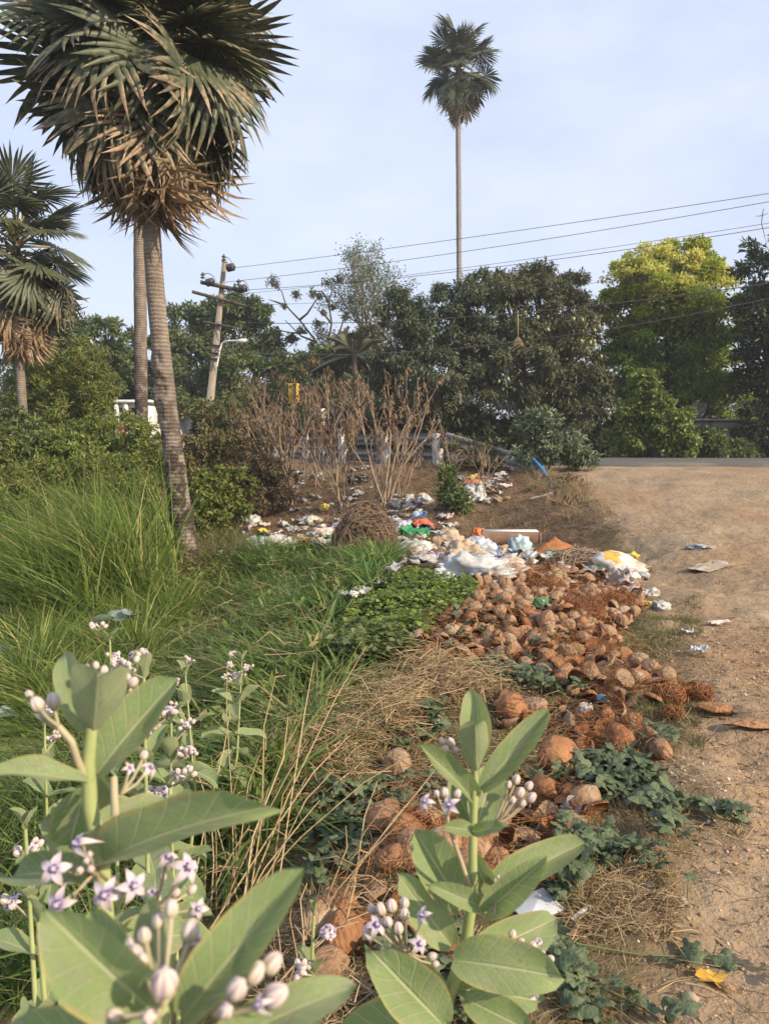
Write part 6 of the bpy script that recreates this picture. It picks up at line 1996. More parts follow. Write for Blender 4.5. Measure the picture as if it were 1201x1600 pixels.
def creeper(label, poly, n, size, seed, runners=(), hgt=.10):
    pts = poly_points(poly, n, seed)
    c_ = np.array([pts[:, 0].mean(), pts[:, 1].mean()]); c0_ = np.array([c_[0], c_[1], zt1(*c_)])
    t_ = thing('creeper', label, 'creeper', c0_, 'lobed-leaved creepers among the husks')
    rs_ = random.Random(seed)
    mb = MB()
    ext = []
    for q in runners:
        w_ = np.array([G(*z) + (0, 0, .025) for z in q])
        mb.tube(w_ - c0_, np.linspace(.0036, .0018, len(w_)), 5)
        for j in range(len(w_) * 6):
            f_ = rs_.random() * (len(w_) - 1); k_ = int(f_)
            ext.append(w_[k_] + (w_[k_ + 1] - w_[k_]) * (f_ - k_) + np.array([rs_.gauss(0, .03), rs_.gauss(0, .03), 0]))
    allp = list(pts) + ext
    for q in allp:
        den = float(fbm(q[0] * 3, q[1] * 3, 0, seed, 2))
        if den < -.55 and rs_.random() < .8:
            continue
        h_ = (.25 + .75 * rs_.random()) * hgt * (1 + den)
        p_ = q - c0_ + np.array([0, 0, h_])
        s_ = size * rs_.uniform(.55, 1.25)
        o = obj('leaf', GL[rs_.randrange(5)], t_, p_, (rs_.gauss(0, .38), rs_.gauss(0, .38), rs_.uniform(0, 6.28)), (s_, s_, s_ * rs_.uniform(.6, 1.4)))
        if rs_.random() < .5:
            mb.tube([p_ + (0, 0, -.002), p_ * (1, 1, 0) + (rs_.gauss(0, .02), rs_.gauss(0, .02), q[2] - c0_[2] + .003)], [.0016, .0022], 3, cap=False)
    obj('vines', mb.mesh('vines', m_vine), t_)
creeper('dark green lobed-leaf creeper in front of the largest husk, reaching onto the lane', [(900, 1205), (980, 1195), (1060, 1235), (1110, 1265), (1050, 1285), (980, 1275), (900, 1250)], 200, .095, 1, [[(1040, 1250), (1110, 1285), (1175, 1305)], [(1010, 1260), (1040, 1310), (1050, 1345)], [(1000, 1235), (1090, 1260), (1150, 1300)]], .11)
creeper('lobed-leaf creeper at the bottom below the white board', [(870, 1470), (950, 1490), (970, 1530), (1000, 1600), (930, 1640), (870, 1560), (850, 1500)], 130, .085, 2, [[(900, 1490), (1000, 1505), (1100, 1510), (1201, 1530), (1260, 1540)], [(950, 1560), (1000, 1590), (1040, 1620)]], .11)
creeper('lobed-leaf creeper right of the flowering stem above the white board', [(880, 1330), (960, 1310), (1000, 1330), (940, 1370), (890, 1440), (860, 1420)], 110, .075, 3, [[(960, 1330), (1010, 1350), (1040, 1400)]], .10)
creeper('lobed-leaf creeper in the middle between straw and near husks', [(500, 1260), (620, 1230), (640, 1265), (590, 1290), (560, 1370), (480, 1400), (460, 1330)], 190, .08, 4, [], .09)
creeper('lobed-leaf creeper among husks above the right plant', [(760, 1040), (860, 1060), (930, 1080), (900, 1100), (800, 1085), (745, 1070)], 130, .085, 5, [], .09)
creeper('lobed-leaf creeper on the straw left of the top leaf', [(590, 1115), (680, 1110), (700, 1150), (620, 1185), (590, 1150)], 120, .08, 6, [], .09)
creeper('small creeper patch below the single round husk', [(610, 1220), (720, 1210), (860, 1205), (900, 1235), (700, 1260), (640, 1240)], 120, .08, 7, [], .08)
creeper('creeper leaves under the right flowering plant at the bottom', [(600, 1480), (720, 1460), (780, 1540), (760, 1620), (620, 1600)], 90, .08, 12, [], .09)
creeper('few creeper leaves beside the lane below the fibre tangle', [(1010, 1140), (1060, 1130), (1060, 1180), (1000, 1185)], 24, .075, 8, [], .06)
creeper('creeper sprigs growing through the middle of the husk heap', [(800, 1000), (900, 985), (950, 1030), (880, 1060), (800, 1035)], 46, .07, 10, [], .12)
creeper('creeper sprigs at the upper left of the husk heap', [(690, 985), (760, 975), (780, 1010), (700, 1030)], 40, .075, 11, [], .12)
creeper('small creeper patch on the left side of the husk heap', [(745, 950), (800, 945), (810, 975), (750, 985)], 40, .09, 9, [], .1)

def carpet(name, label, poly, n, L_, W_, h_, mat, seed):
    rs_ = np.random.default_rng(seed)
    B = poly_points(poly, n, seed)
    B[:, 2] += np.abs(rs_.normal(size=n)) ** .7 * h_ * (.8 + .7 * fbm(B[:, 0] * 2.5, B[:, 1] * 2.5, 0, seed, 3))
    an = rs_.uniform(0, 2 * np.pi, n)
    D = nrm(np.c_[np.cos(an), np.sin(an), rs_.normal(size=n) * .3 - .15])
    V, F = leaf_mesh(B, D, nrm(rs_.normal(size=(n, 3)) * .4 + (0, 0, 1)), L_ * rs_.uniform(.6, 1.4, n), W_ * rs_.uniform(.7, 1.3, n), .18)
    return tag(obj(name, add_mesh(name, V, [F], [mat], None, {'a': np.repeat(rs_.random(n), 4)})), label, 'creeper', kind='stuff')
carpet('creeper_carpet', 'bright green small-leaved creeper mound left of the husk heap', [(640, 895), (700, 900), (745, 930), (730, 960), (680, 985), (640, 1040), (590, 1060), (510, 1050), (510, 1010), (560, 960), (600, 920)], 22000, .055, .045, .07, m_creepb, 1)
carpet('creeper_carpet', 'darker small-leaved creeper between lush grass and straw', [(500, 1000), (600, 1000), (650, 1040), (560, 1070), (500, 1060)], 4000, .07, .055, .10, m_mid, 2)
carpet('weed_carpet', 'low green weeds around the reeds and palm foot', [(60, 960), (200, 900), (300, 880), (400, 880), (360, 980), (250, 1010), (120, 1040)], 9000, .06, .03, .12, m_creepb, 3)

# duckweed and floating weed on the pond
rs_ = np.random.default_rng(88)
n_ = 11000
B = np.c_[rs_.uniform(-6.5, -1.4, n_), rs_.uniform(3.2, 10.5, n_), np.zeros(n_)]
den = fbm(B[:, 0] * .9, B[:, 1] * .9, 0, 50, 3)
B = B[(den > rs_.uniform(-.7, .25, n_)) & (zt(B[:, 0], B[:, 1]) < POND + .02)]
n_ = len(B)
B[:, 2] = POND + rs_.uniform(.003, .03, n_)
an = rs_.uniform(0, 2 * np.pi, n_)
V, F = leaf_mesh(B, nrm(np.c_[np.cos(an), np.sin(an), rs_.normal(size=n_) * .25]), nrm(rs_.normal(size=(n_, 3)) * .3 + (0, 0, 1)), .06 * rs_.uniform(.5, 1.5, n_), .035 * rs_.uniform(.5, 1.5, n_), .15)
tag(obj('floating_weed', add_mesh('floating_weed', V, [F], [m_creepb], None, {'a': np.repeat(rs_.random(n_), 4)})), 'small floating weed covering the pond surface', 'pond weed', kind='stuff')
# ------------------------------------------------------------------ milkweed plants (foreground)
def cal_leaf(seed, bend=.18, cup=.14, twist=0.0, wave=.03):
    nu, nv = 9, 17
    rs_ = random.Random(seed)
    ph = rs_.uniform(0, 6)
    V, U_, W_ = [], [], []
    for j in range(nv):
        v = j / (nv - 1)
        w_ = (math.sin(math.pi * min(1, v ** .82)) ** .62 if v < 1 else 0) * .5
        w_ = .5 * (max(0, 1 - (2 * (v - .52)) ** 2 if v > .52 else 1 - ((.52 - v) / .56) ** 2.4)) ** .62
        if v == 1:
            w_ = .004
        for i in range(nu):
            u = i / (nu - 1) * 2 - 1
            z = -bend * (v - .1) ** 2 + cup * abs(u) ** 1.4 * w_ * 2 + wave * abs(u) * math.sin(9 * v + ph + (1.5 if u > 0 else 0)) + twist * u * v * .3
            V.append((u * w_, v, z)); U_.append(u); W_.append(v)
    F = [(j * nu + i, j * nu + i + 1, (j + 1) * nu + i + 1, (j + 1) * nu + i) for j in range(nv - 1) for i in range(nu - 1)]
    return add_mesh('leaf', np.array(V), [np.array(F)], [m_cal], None, {'u': np.array(U_), 'v': np.array(W_)}, True)

m_cal, t, b = new_mat('milkweed_leaf')
au = mth(t, 'ABSOLUTE', attr(t, 'u')); av = attr(t, 'v')
oi = t.nodes.new('ShaderNodeObjectInfo')
base_c = mixc(t, oi.outputs['Random'], (.18, .26, .10), (.27, .35, .15))
base_c = mixc(t, rngmap(t, noise(t, 4, 5), .45, .75), base_c, (.25, .29, .17))
dust = noise(t, 2.6, 6)
base_c = mixc(t, rngmap(t, dust, .55, .7, 0, .55), base_c, (.34, .33, .22))
base_c = mixc(t, rngmap(t, noise(t, 17, 3), .70, .74), base_c, (.20, .14, .06))
base_c = mixc(t, mth(t, 'MULTIPLY', rngmap(t, au, .86, .99), rngmap(t, dust, .4, .55)), base_c, (.42, .36, .14))
midr = rngmap(t, au, .03, .085, 1, 0)
sv = mth(t, 'FRACT', mth(t, 'SUBTRACT', mth(t, 'MULTIPLY', av, 7.0), mth(t, 'MULTIPLY', mth(t, 'POWER', au, .8), 1.9)))
side = rngmap(t, mth(t, 'ABSOLUTE', mth(t, 'SUBTRACT', sv, .5)), .02, .075, .62, 0)
net = rngmap(t, noise(t, 26, 3), .55, .62, 0, .16)
vein = mth(t, 'MAXIMUM', midr, mth(t, 'MAXIMUM', side, net))
geo = t.nodes.new('ShaderNodeNewGeometry')
under = mixc(t, .55, base_c, (.30, .32, .185))
cc = mixc(t, geo.outputs['Backfacing'], base_c, under)
c = mixc(t, vein, cc, (.43, .46, .27))
t.links.new(c, b.inputs['Base Color'])
b.inputs['Roughness'].default_value = .55; b.inputs['Specular IOR Level'].default_value = .35
b.inputs['Sheen Weight'].default_value = .15
tr_ = t.nodes.new('ShaderNodeBsdfTranslucent')
hs = t.nodes.new('ShaderNodeHueSaturation'); hs.inputs['Saturation'].default_value = 1.25; hs.inputs['Value'].default_value = 1.25
t.links.new(c, hs.inputs['Color']); t.links.new(hs.outputs[0], tr_.inputs['Color'])
ms = t.nodes.new('ShaderNodeMixShader'); ms.inputs[0].default_value = .36
t.links.new(b.outputs[0], ms.inputs[1]); t.links.new(tr_.outputs[0], ms.inputs[2]); t.links.new(ms.outputs[0], t.nodes['Material Output'].inputs['Surface'])
bump(t, b, mth(t, 'ADD', mth(t, 'MULTIPLY', vein, -1.0), mth(t, 'MULTIPLY', noise(t, 12, 3), .3)), .008, .5)
m_cstem = surf('milkweed_stem', (.26, .31, .12), (.37, .41, .19), 10, .6, 30, .002, .3)
m_cped = surf('milkweed_stalk', (.30, .27, .17), (.43, .37, .25), 10, .7)

m_petal, t, b = new_mat('milkweed_petal')
a_ = attr(t)
c = mixc(t, rngmap(t, a_, .25, .6), (.38, .31, .44), (.52, .45, .46))
c = mixc(t, rngmap(t, a_, .8, 1.0), c, (.46, .32, .42))
t.links.new(c, b.inputs['Base Color']); b.inputs['Roughness'].default_value = .55
b.inputs['Subsurface Weight'].default_value = .0
m_corona, t, b = new_mat('milkweed_corona')
c = mixc(t, rngmap(t, attr(t), .2, .7), (.42, .36, .42), (.10, .07, .24))
t.links.new(c, b.inputs['Base Color']); b.inputs['Roughness'].default_value = .5
m_bud, t, b = new_mat('milkweed_bud')
c = mixc(t, rngmap(t, attr(t), .05, .6), (.36, .36, .22), (.55, .47, .42))
c = mixc(t, rngmap(t, attr(t, 'u'), .0, .55, .85, 0), c, (.36, .23, .30))
c = mixc(t, rngmap(t, noise(t, 2.2, 4), .5, .75), c, (.46, .33, .38))
t.links.new(c, b.inputs['Base Color']); b.inputs['Roughness'].default_value = .75

def flower_mesh(seed, reflex=.25):
    """five pointed petals round a purple crown, facing +Z, unit radius about 1"""
    mb = MB()
    rs_ = random.Random(seed)
    for k in range(5):
        an = k * 2 * math.pi / 5
        rows = []
        rf = reflex * rs_.uniform(.6, 1.6)
        for r_, w_, z in ((.18, .16, .05), (.42, .27, .07), (.68, .20, .02 - rf * .25), (.88, .09, -.06 - rf * .7), (1.05, .005, -.12 - rf * 1.2)):
            rows.append([(r_, -w_, z + .05), (r_, 0, z - .03), (r_, w_, z + .05)])
        V = np.array(rows).reshape(-1, 3)
        ca, sa = math.cos(an), math.sin(an)
        V = V @ np.array([(ca, sa, 0), (-sa, ca, 0), (0, 0, 1)])
        F = [(r * 3 + i, r * 3 + 3 + i, r * 3 + 4 + i, r * 3 + 1 + i) for r in range(4) for i in range(2)]
        mb.add(V, F, 0, np.repeat([.2, .42, .68, .88, 1.0], 3))
        # crown lobe
        lob = np.array([(.10, 0, .04), (.27, -.05, .06), (.31, 0, .12), (.27, .05, .06), (.13, -.05, .36), (.10, 0, .42), (.13, .05, .36)]) @ np.array([(ca, sa, 0), (-sa, ca, 0), (0, 0, 1)])
        mb.add(lob, [(0, 1, 4), (1, 2, 4), (2, 5, 4), (2, 6, 5), (2, 3, 6), (3, 0, 6)], 1, 1.0)
    mb.lathe([(.16, 0), (.17, .2), (.15, .38), (.08, .43), (0, .44)], 10, m=1, a=0.0)
    mb.lathe([(.02, -.25), (.12, -.1), (.17, .03)], 8, m=2)
    return mb.mesh('flower', [m_petal, m_corona, m_cped], True)
FL = [flower_mesh(i, .25 + .22 * i) for i in range(3)]
def bud_mesh(seed):
    n = 30
    th = np.linspace(0, 2 * np.pi, n, endpoint=False)
    seam = np.abs(np.cos(2.5 * th))
    V, A = [], []
    prof_ = [(.10, -.05), (.32, .02), (.46, .22), (.50, .48), (.45, .72), (.36, .92), (.22, 1.06), (.10, 1.13), (0, 1.10)]
    for k, (r_, z) in enumerate(prof_):
        lob = 1 - .20 * (1 - seam) ** 1.5 * min(1, k / 3) + .03 * np.cos(th + seed)
        V.append(np.c_[np.cos(th + .12 * z) * r_ * lob, np.sin(th + .12 * z) * r_ * lob, np.full(n, z) + .03 * seam]); A.append(np.full(n, z / 1.2))
    F = [(r * n + i, r * n + (i + 1) % n, (r + 1) * n + (i + 1) % n, (r + 1) * n + i) for r in range(len(prof_) - 1) for i in range(n)]
    return add_mesh('bud', np.vstack(V), [np.array(F)], [m_bud], None, {'a': np.clip(np.concatenate(A), 0, 1), 'u': np.tile(seam, len(prof_))}, True)
BD = [bud_mesh(0)]
CL = [cal_leaf(0, .10, .16), cal_leaf(1, .22, .10, .2), cal_leaf(2, .30, .12, -.25), cal_leaf(3, .06, .22, .1, .04)]
CAMP = Vector((0, 0, EYE))

def put_leaf(t_, base, tip, width, face=(0, -1, .5), kind=0, flip=False):
    """leaf from base to tip (world), facing direction roughly `face`"""
    base = Vector(base); tip = Vector(tip)
    y = (tip - base); L_ = y.length; y.normalize()
    z = Vector(face).normalized()
    if flip:
        z = -z
    x = y.cross(z).normalized(); z = x.cross(y)
    o = obj('leaf', CL[kind % 4], t_)
    M_ = Matrix((x * width, y * L_, z * L_)).transposed().to_4x4()
    M_.translation = base - Vector(t_.location)
    o.matrix_basis = M_
    return o

def put_bud(t_, at, dirv, s_):
    o = obj('bud', BD[0], t_)
    q = Vector(dirv).normalized().to_track_quat('Z', 'Y')
    o.matrix_basis = Matrix.LocRotScale(Vector(at) - Vector(t_.location), q, Vector((s_, s_, s_)))

def put_flower(t_, at, dirv, s_, k=0):
    o = obj('flower', FL[k % 3], t_)
    q = Vector(dirv).normalized().to_track_quat('Z', 'Y') @ Euler((0, 0, random.uniform(0, 6))).to_quaternion()
    o.matrix_basis = Matrix.LocRotScale(Vector(at) - Vector(t_.location), q, Vector((s_, s_, s_)))

def stem(t_, pts, r0, r1, name='stem', mat=None):
    pts = np.array(pts) - np.array(t_.location)
    k = len(pts)
    seg = np.linspace(0, k - 1, (k - 1) * 4 + 1)
    cs = np.stack([np.interp(seg, np.arange(k), pts[:, i]) for i in range(3)], 1)
    mb = MB(); mb.tube(cs, np.linspace(r0, r1, len(cs)), 10)
    obj(name, mb.mesh(name, mat or m_cstem, True), t_)

def cluster(t_, root, items, d, ped=.0016):
    """items: (px, py, dy, size px, kind 'b'/'f'); root: world point of the stalk"""
    root = np.asarray(root, float)
    for px, py, dy, s_, kd in items:
        p_ = P(px, py, d + dy)
        u_ = s_ * d / FPX * (.78 if kd == 'b' else 1)
        up = p_ - root
        mid = (p_ + root) / 2 + np.array([0, 0, -.1 * np.linalg.norm(up)])
        if kd == 'b':
            dv = nrm(nrm(up) + np.array([0, -.1, .5]))
            u_ *= random.uniform(.78, 1.15)
            put_bud(t_, p_ - dv * u_ * .55, dv, u_)
            end = p_ - dv * u_ * .55
        else:
            dv = nrm(nrm(up) * .6 + np.array([random.gauss(0, .5), -.7, .45]))
            put_flower(t_, p_, dv, u_ * random.uniform(.36, .50), random.randrange(3))
            end = p_ - dv * u_ * .15
        mb = MB(); mb.tube(np.array([root, mid, end]) - np.array(t_.location), [ped * 1.2, ped, ped], 5)
        obj('flower_stalk', mb.mesh('flower_stalk', m_cped, True), t_)

random.seed(21)
# --- left plant
d = .68
root = G(170, 1595); root = np.array([P(165, 1600, d)[0], d, 0.0]); root[2] = zt1(root[0], root[1])
A_ = thing('milkweed', 'large flowering milkweed with broad grey-green leaves at the left front', 'plant', root, 'milkweed plants')
stem(A_, [root - (0, 0, .05), P(176, 1600, d), P(158, 1340, d), P(141, 1260, d), P(138, 1190, d), P(146, 1120, d), P(150, 1070, d + .01)], .0095, .0045)
LV = [((146, 1150, .0), (155, 1040, -.06), 96, (.1, -.7, -.75), 3, True), ((152, 1208, 0), (272, 1058, .02), 92, (-.35, -1, .3), 0, False), ((135, 1140, .03), (92, 1012, .07), 62, (.2, -1, .2), 1, False),
      ((136, 1224, -.02), (-6, 1188, -.05), 40, (.1, -.35, 1), 1, False), ((135, 1228, .03), (104, 1330, .06), 84, (.0, -1, -.1), 0, False), ((160, 1348, -.02), (352, 1240, -.1), 70, (-.25, -.75, .8), 2, False),
      ((150, 1290, .0), (264, 1238, .04), 52, (-.1, -.6, .8), 1, False), ((150, 1370, .02), (-14, 1352, .06), 76, (0, -.7, .8), 2, False), ((165, 1350, .06), (70, 1270, .12), 80, (.2, -1, .3), 0, False),
      ((148, 1118, .03), (205, 1035, .07), 48, (-.2, -1, .2), 1, False), ((150, 1205, .04), (215, 1290, .08), 70, (-.2, -1, .1), 0, False), ((165, 1450, .04), (60, 1520, .08), 80, (.1, -.8, .7), 2, False), ((168, 1480, .05), (300, 1450, .1), 90, (-.1, -.8, .7), 2, False)]
for (bx, by, bd_), (tx, ty, td_), w_, f_, k_, fl in LV:
    put_leaf(A_, P(bx, by, d + bd_), P(tx, ty, d + td_), .88 * w_ * d / FPX, f_, k_, fl)
r1 = P(112, 1158, d - .02)
stem(A_, [P(140, 1232, d), P(122, 1190, d - .01), r1, P(92, 1135, d - .02)], .0038, .0028, 'flower_stem', m_cped)
cluster(A_, P(92, 1135, d - .02), [(58, 1100, -.03, 32, 'b'), (84, 1095, -.01, 28, 'b'), (70, 1118, .01, 26, 'b'), (46, 1085, .02, 18, 'b')], d)
cluster(A_, P(146, 1110, d + .04), [(122, 1062, .05, 22, 'b'), (118, 1050, .07, 20, 'b'), (136, 1046, .06, 18, 'b'), (178, 1056, .04, 22, 'b'), (196, 1062, .04, 26, 'b'), (208, 1066, .03, 26, 'b'), (200, 1080, .04, 22, 'b'), (150, 1040, .07, 18, 'b'), (163, 1048, .07, 20, 'b')], d)
r2 = P(180, 1275, d - .02)
stem(A_, [P(160, 1345, d), P(170, 1310, d - .01), r2, P(178, 1215, d)], .0042, .0034, 'flower_stem', m_cped)
cluster(A_, P(190, 1240, d), [(203, 1200, 0, 32, 'f'), (235, 1200, .03, 42, 'f'), (225, 1180, .03, 20, 'b')], d)
cluster(A_, P(150, 1360, d - .03), [(122, 1318, -.04, 52, 'f'), (85, 1358, -.05, 54, 'f'), (92, 1412, -.05, 56, 'f'), (165, 1398, -.06, 62, 'f'), (208, 1384, -.06, 60, 'f'), (135, 1345, -.05, 15, 'b'), (125, 1360, -.05, 15, 'b'), (142, 1358, -.05, 14, 'b'), (140, 1335, -.04, 13, 'b'), (214, 1305, 0, 40, 'f')], d - .02)
cluster(A_, P(240, 1420, d), [(292, 1356, -.02, 62, 'f'), (262, 1340, 0, 40, 'f'), (310, 1420, 0, 44, 'f'), (300, 1390, .02, 24, 'b'), (275, 1395, .0, 22, 'b'), (240, 1395, .02, 40, 'f'), (255, 1370, .03, 20, 'b')], d)

# --- very near plant at the bottom left
d = .43
root = np.array([P(240, 1640, d)[0], d, 0]); root[2] = zt1(root[0], root[1])
B_ = thing('milkweed', 'nearest milkweed top at the bottom left, blurred, with swollen lilac buds', 'plant', root, 'milkweed plants')
stem(B_, [root - (0, 0, .05), root * .4 + P(250, 1660, d) * .6, P(250, 1660, d), P(252, 1590, d), P(250, 1540, d + .01)], .008, .0045)
for (bx, by, bd_), (tx, ty, td_), w_, f_, k_, fl in [((285, 1592, 0), (468, 1358, .02), 92, (-.5, -1, .15), 0, False), ((232, 1575, 0), (72, 1428, -.03), 120, (.45, -1, .15), 3, False), ((330, 1640, -.02), (548, 1532, -.01), 78, (-.1, -.8, .9), 1, False),
                                                    ((210, 1610, .05), (135, 1425, .09), 140, (.1, -1, .1), 0, False), ((260, 1600, .06), (225, 1400, .10), 80, (0, -1, .2), 1, False), ((220, 1640, 0), (-20, 1600, 0), 90, (.1, -.6, 1), 2, False)]:
    put_leaf(B_, P(bx, by, d + bd_), P(tx, ty, d + td_), w_ * d / FPX, f_, k_, fl)
cluster(B_, P(252, 1575, d - .02), [(256, 1535, -.03, 56, 'b'), (212, 1490, .01, 34, 'b'), (205, 1475, .02, 26, 'b'), (226, 1462, .02, 34, 'b'), (248, 1440, .03, 26, 'b'), (268, 1420, .03, 42, 'b'), (298, 1455, .02, 40, 'b'), (222, 1500, .0, 26, 'b'), (180, 1585, -.02, 26, 'b'), (232, 1590, -.04, 34, 'b'), (310, 1470, .04, 44, 'f')], d, .0018)
cluster(B_, P(330, 1580, d - .01), [(370, 1545, -.02, 40, 'b'), (398, 1520, 0, 40, 'b'), (425, 1505, .01, 46, 'b'), (430, 1555, -.01, 48, 'b'), (405, 1570, -.02, 40, 'f'), (352, 1580, -.03, 34, 'b'), (395, 1490, .01, 50, 'f')], d, .002)

# --- right plant
d = .95
root = np.array([P(690, 1640, d)[0], d, 0]); root[2] = zt1(root[0], root[1])
C_ = thing('milkweed', 'upright milkweed with pointed pale top leaf standing before the husks', 'plant', root, 'milkweed plants')
stem(C_, [root - (0, 0, .05), P(684, 1640, d), P(700, 1560, d), P(728, 1470, d), P(738, 1400, d), P(738, 1300, d), P(742, 1215, d), P(744, 1160, d)], .0105, .0036)
for (bx, by, bd_), (tx, ty, td_), w_, f_, k_, fl in [((744, 1190, .01), (736, 1078, .03), 54, (.0, -1, .3), 3, False), ((745, 1205, -.02), (742, 1124, -.05), 50, (.1, -.8, -.6), 3, True), ((740, 1250, 0), (660, 1163, -.02), 40, (.25, -.8, .6), 0, False),
                                                    ((752, 1235, 0), (857, 1108, .02), 48, (-.35, -.9, .25), 0, False), ((745, 1290, .02), (775, 1195, .06), 70, (0, -1, .2), 1, False), ((742, 1300, .03), (705, 1215, .07), 44, (.1, -1, .2), 0, False),
                                                    ((722, 1420, .02), (650, 1298, .04), 84, (.25, -1, .35), 0, False), ((705, 1478, -.01), (628, 1375, .0), 66, (.3, -1, .2), 2, False), ((755, 1398, .02), (914, 1312, .06), 62, (-.2, -.75, .7), 0, False), ((760, 1425, -.03), (852, 1342, -.06), 52, (-.25, -1, .5), 3, False),
                                                    ((757, 1420, -.02), (684, 1384, -.06), 34, (.1, -.8, .6), 1, False), ((708, 1500, -.04), (870, 1520, -.09), 84, (-.05, -.8, .75), 2, False), ((715, 1500, .04), (880, 1440, .08), 80, (0, -1, .4), 1, False), ((712, 1545, .0), (860, 1560, .02), 60, (0, -.8, .8), 2, False),
                                                    ((738, 1298, -.02), (700, 1290, -.05), 26, (0, -.8, .6), 1, False), ((740, 1300, -.02), (780, 1290, -.06), 26, (0, -.8, .6), 1, False), ((735, 1330, .02), (775, 1420, .04), 50, (0, -1, .1), 0, False), ((725, 1560, -.02), (830, 1610, -.06), 60, (0, -.8, .7), 2, False), ((700, 1570, .0), (580, 1500, .0), 90, (.2, -1, .3), 0, False), ((695, 1590, -.05), (520, 1640, -.09), 110, (.1, -.8, .8), 2, False), ((690, 1600, -.08), (600, 1505, -.14), 90, (.3, -1, .4), 1, False)]:
    put_leaf(C_, P(bx, by, d + bd_), P(tx, ty, d + td_), .92 * w_ * d / FPX, f_, k_, fl)
cluster(C_, P(735, 1240, d), [(690, 1158, 0, 15, 'b'), (696, 1170, -.01, 15, 'b'), (704, 1160, .01, 16, 'b'), (712, 1172, 0, 14, 'b')], d, .0012)
cluster(C_, P(770, 1290, d - .01), [(794, 1226, 0, 18, 'b'), (806, 1218, .01, 17, 'b'), (812, 1238, -.01, 18, 'b'), (826, 1228, .01, 18, 'b'), (830, 1246, -.01, 18, 'b'), (800, 1250, -.02, 18, 'b'), (816, 1255, -.01, 17, 'b')], d, .0015)
stem(C_, [P(738, 1400, d), P(718, 1340, d - .02), P(700, 1290, d - .03), P(698, 1270, d - .03)], .0032, .0022, 'flower_stem', m_cped)
cluster(C_, P(698, 1275, d - .03), [(664, 1252, -.04, 36, 'f'), (702, 1258, -.05, 38, 'f'), (694, 1238, -.03, 17, 'b'), (714, 1240, -.03, 17, 'b'), (682, 1240, -.03, 15, 'b')], d)
stem(C_, [P(700, 1560, d), P(660, 1530, d - .03), P(637, 1490, d - .04)], .0045, .003, 'flower_stem', m_cped)
cluster(C_, P(635, 1488, d - .05), [(588, 1446, -.05, 40, 'f'), (574, 1460, -.04, 22, 'b'), (612, 1415, -.03, 20, 'b'), (595, 1420, -.03, 20, 'b'), (632, 1410, -.03, 22, 'b'), (580, 1420, -.02, 20, 'b'), (606, 1440, -.05, 20, 'b'), (622, 1450, -.05, 20, 'b'), (660, 1430, -.06, 36, 'f'), (655, 1475, -.07, 44, 'f'), (632, 1428, -.04, 20, 'b'), (592, 1498, -.05, 34, 'f'), (675, 1494, -.05, 14, 'b'), (680, 1506, -.05, 14, 'b')], d)
cluster(C_, P(770, 1540, d - .03), [(800, 1460, 0, 16, 'b'), (812, 1475, -.02, 20, 'b'), (830, 1480, -.01, 20, 'b'), (822, 1492, -.03, 22, 'b'), (845, 1492, -.01, 20, 'b'), (858, 1500, -.02, 20, 'b'), (842, 1470, .01, 24, 'f'), (800, 1484, -.02, 18, 'b'), (836, 1556, -.03, 30, 'f')], d)
cluster(C_, P(772, 1430, d - .05), [(782, 1382, -.02, 9, 'b'), (774, 1376, -.02, 8, 'b'), (770, 1386, -.02, 8, 'b'), (778, 1370, -.02, 7, 'b')], d, .001)

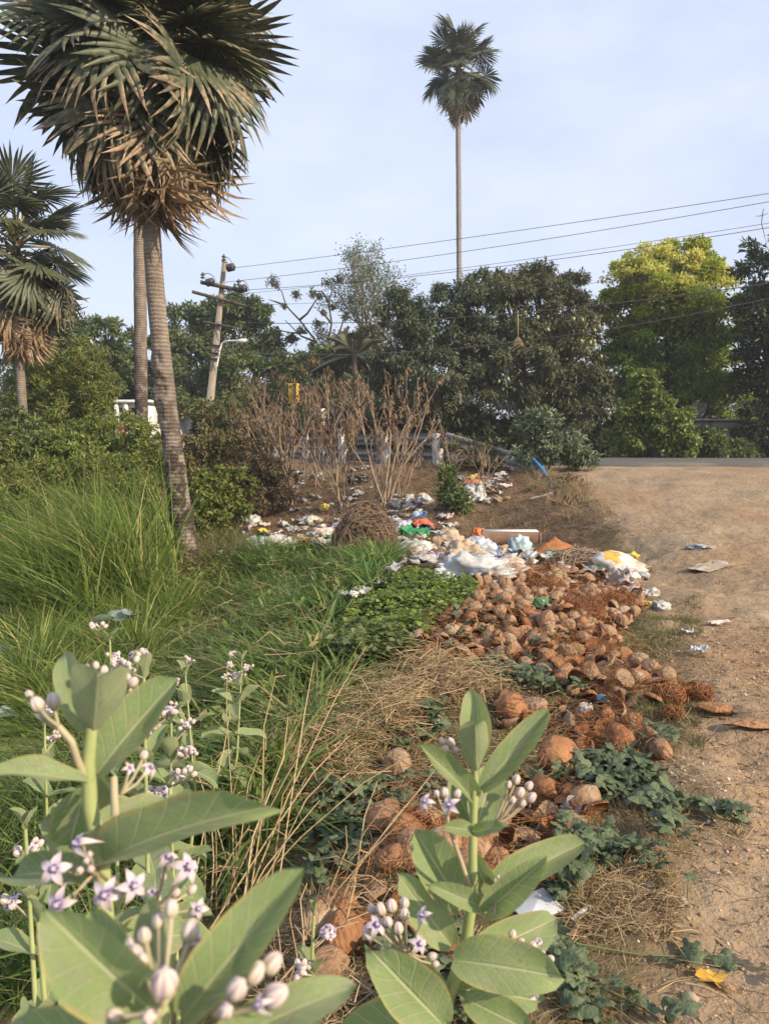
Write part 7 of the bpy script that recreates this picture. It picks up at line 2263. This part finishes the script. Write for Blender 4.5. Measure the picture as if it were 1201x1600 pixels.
# --- plants behind: opposite pairs of leaves up a stem, buds on top
def milkweed(label, px, py, d, ztop_py, n, lpx, seed, lean=0, blooms=5, fresh=0):
    rs_ = random.Random(seed)
    top = P(px, ztop_py, d)
    root = np.array([top[0] - lean, d + .05, 0]); root[2] = zt1(root[0], root[1])
    t_ = thing('milkweed', label, 'plant', root, 'milkweed plants')
    low = root - (0, 0, .04)
    stem(t_, [low, low * .5 + top * .5 + np.array([rs_.gauss(0, .02), 0, 0]), top], .008, .003)
    L_ = lpx * d / FPX
    for i in range(n):
        f_ = 1 - (i / n) ** .8 * (.62 if top[2] - root[2] < .9 else .5)
        c_ = low + (top - low) * f_
        az = i * math.pi / 2 + rs_.gauss(0, .3)
        el = R(66 - 75 * min(1, i / 4) + rs_.gauss(0, 10))
        s_ = min(1, .45 + .2 * i) * rs_.uniform(.85, 1.15)
        for sg_ in (0, math.pi):
            a2 = az + sg_ + rs_.gauss(0, .2)
            dd = np.array([math.cos(a2) * math.cos(el), math.sin(a2) * math.cos(el), math.sin(el)])
            nn = np.array([-math.cos(a2) * math.sin(el), -math.sin(a2) * math.sin(el), math.cos(el)])
            put_leaf(t_, c_, c_ + dd * L_ * s_, L_ * s_ * rs_.uniform(.42, .55), nn, rs_.randrange(4))
    for j in range(blooms):
        i = rs_.randrange(0, max(2, n // 2))
        f_ = 1 - i / n * .45
        c_ = low + (top - low) * f_
        az = rs_.uniform(0, 6.28)
        rt = c_ + np.array([math.cos(az), math.sin(az) - .3, .7]) * L_ * .35
        mb = MB(); mb.tube(np.array([c_, rt]) - root, [.0022, .0016], 5); obj('flower_stalk', mb.mesh('flower_stalk', m_cped), t_)
        for k in range(7):
            dv = nrm(np.array([rs_.gauss(0, .6), rs_.gauss(-.2, .6), .6]))
            p_ = rt + dv * L_ * .16
            mb = MB(); mb.tube(np.array([rt, p_]) - root, .0011, 3, cap=False); obj('pedicel', mb.mesh('pedicel', m_cped), t_)
            if rs_.random() < .6:
                put_bud(t_, p_, dv, .0125)
            else:
                put_flower(t_, p_, nrm(dv + (0, -.5, 0)), .013, k)
    return t_
milkweed('tall thin milkweed with pale flower heads rising against the dark grass', 378, 1030, 3.4, 1035, 7, 48, 1, .12, 6)
milkweed('milkweed just left of the tall thin one, with pinkish buds', 290, 1050, 2.8, 1055, 6, 56, 2, .05, 4)
milkweed('milkweed with a crowded flower head behind the left plant', 268, 1130, 2.1, 1130, 7, 85, 3, .05, 7)
milkweed('fresh upright milkweed tip behind the top of the left plant', 172, 1000, 2.2, 1000, 6, 62, 4, .02, 4)
milkweed('milkweed with broad shoulders right behind the left plant', 225, 1030, 1.5, 1060, 5, 100, 5, -.02, 3)
milkweed('milkweed low between left plant and dry stalks', 265, 1230, 1.6, 1230, 7, 95, 6, .02, 5)
milkweed('small milkweed at the left edge with one bright leaf', 40, 1290, 1.25, 1295, 6, 95, 7, 0, 3)
milkweed('low milkweed leaves at the left edge near the bottom', 60, 1420, .95, 1440, 6, 130, 8, 0, 1)
milkweed('little milkweed at the bottom middle behind the blurred buds', 490, 1430, 1.35, 1430, 6, 70, 9, 0, 2)
milkweed('small milkweed on the pond bank behind the left buds', 70, 1130, 2.2, 1135, 6, 60, 10, 0, 2)

# ------------------------------------------------------------------ thin haze in the air
mh = bpy.data.materials.new('haze'); mh.use_nodes = True
t = mh.node_tree; t.nodes.clear()
ho = t.nodes.new('ShaderNodeOutputMaterial'); pv = t.nodes.new('ShaderNodeVolumePrincipled')
pv.inputs['Color'].default_value = (.86, .90, .97, 1)
pv.inputs['Density'].default_value = .0011
pv.inputs['Anisotropy'].default_value = .2
t.links.new(pv.outputs[0], ho.inputs['Volume'])
mb = MB(); mb.box((0, 720, 13.5), (1500, 1700, 33))
hz = obj('haze', mb.mesh('haze', mh)); hz['kind'] = 'stuff'
hz['label'] = 'thin pale haze filling the air'; hz['category'] = 'haze'
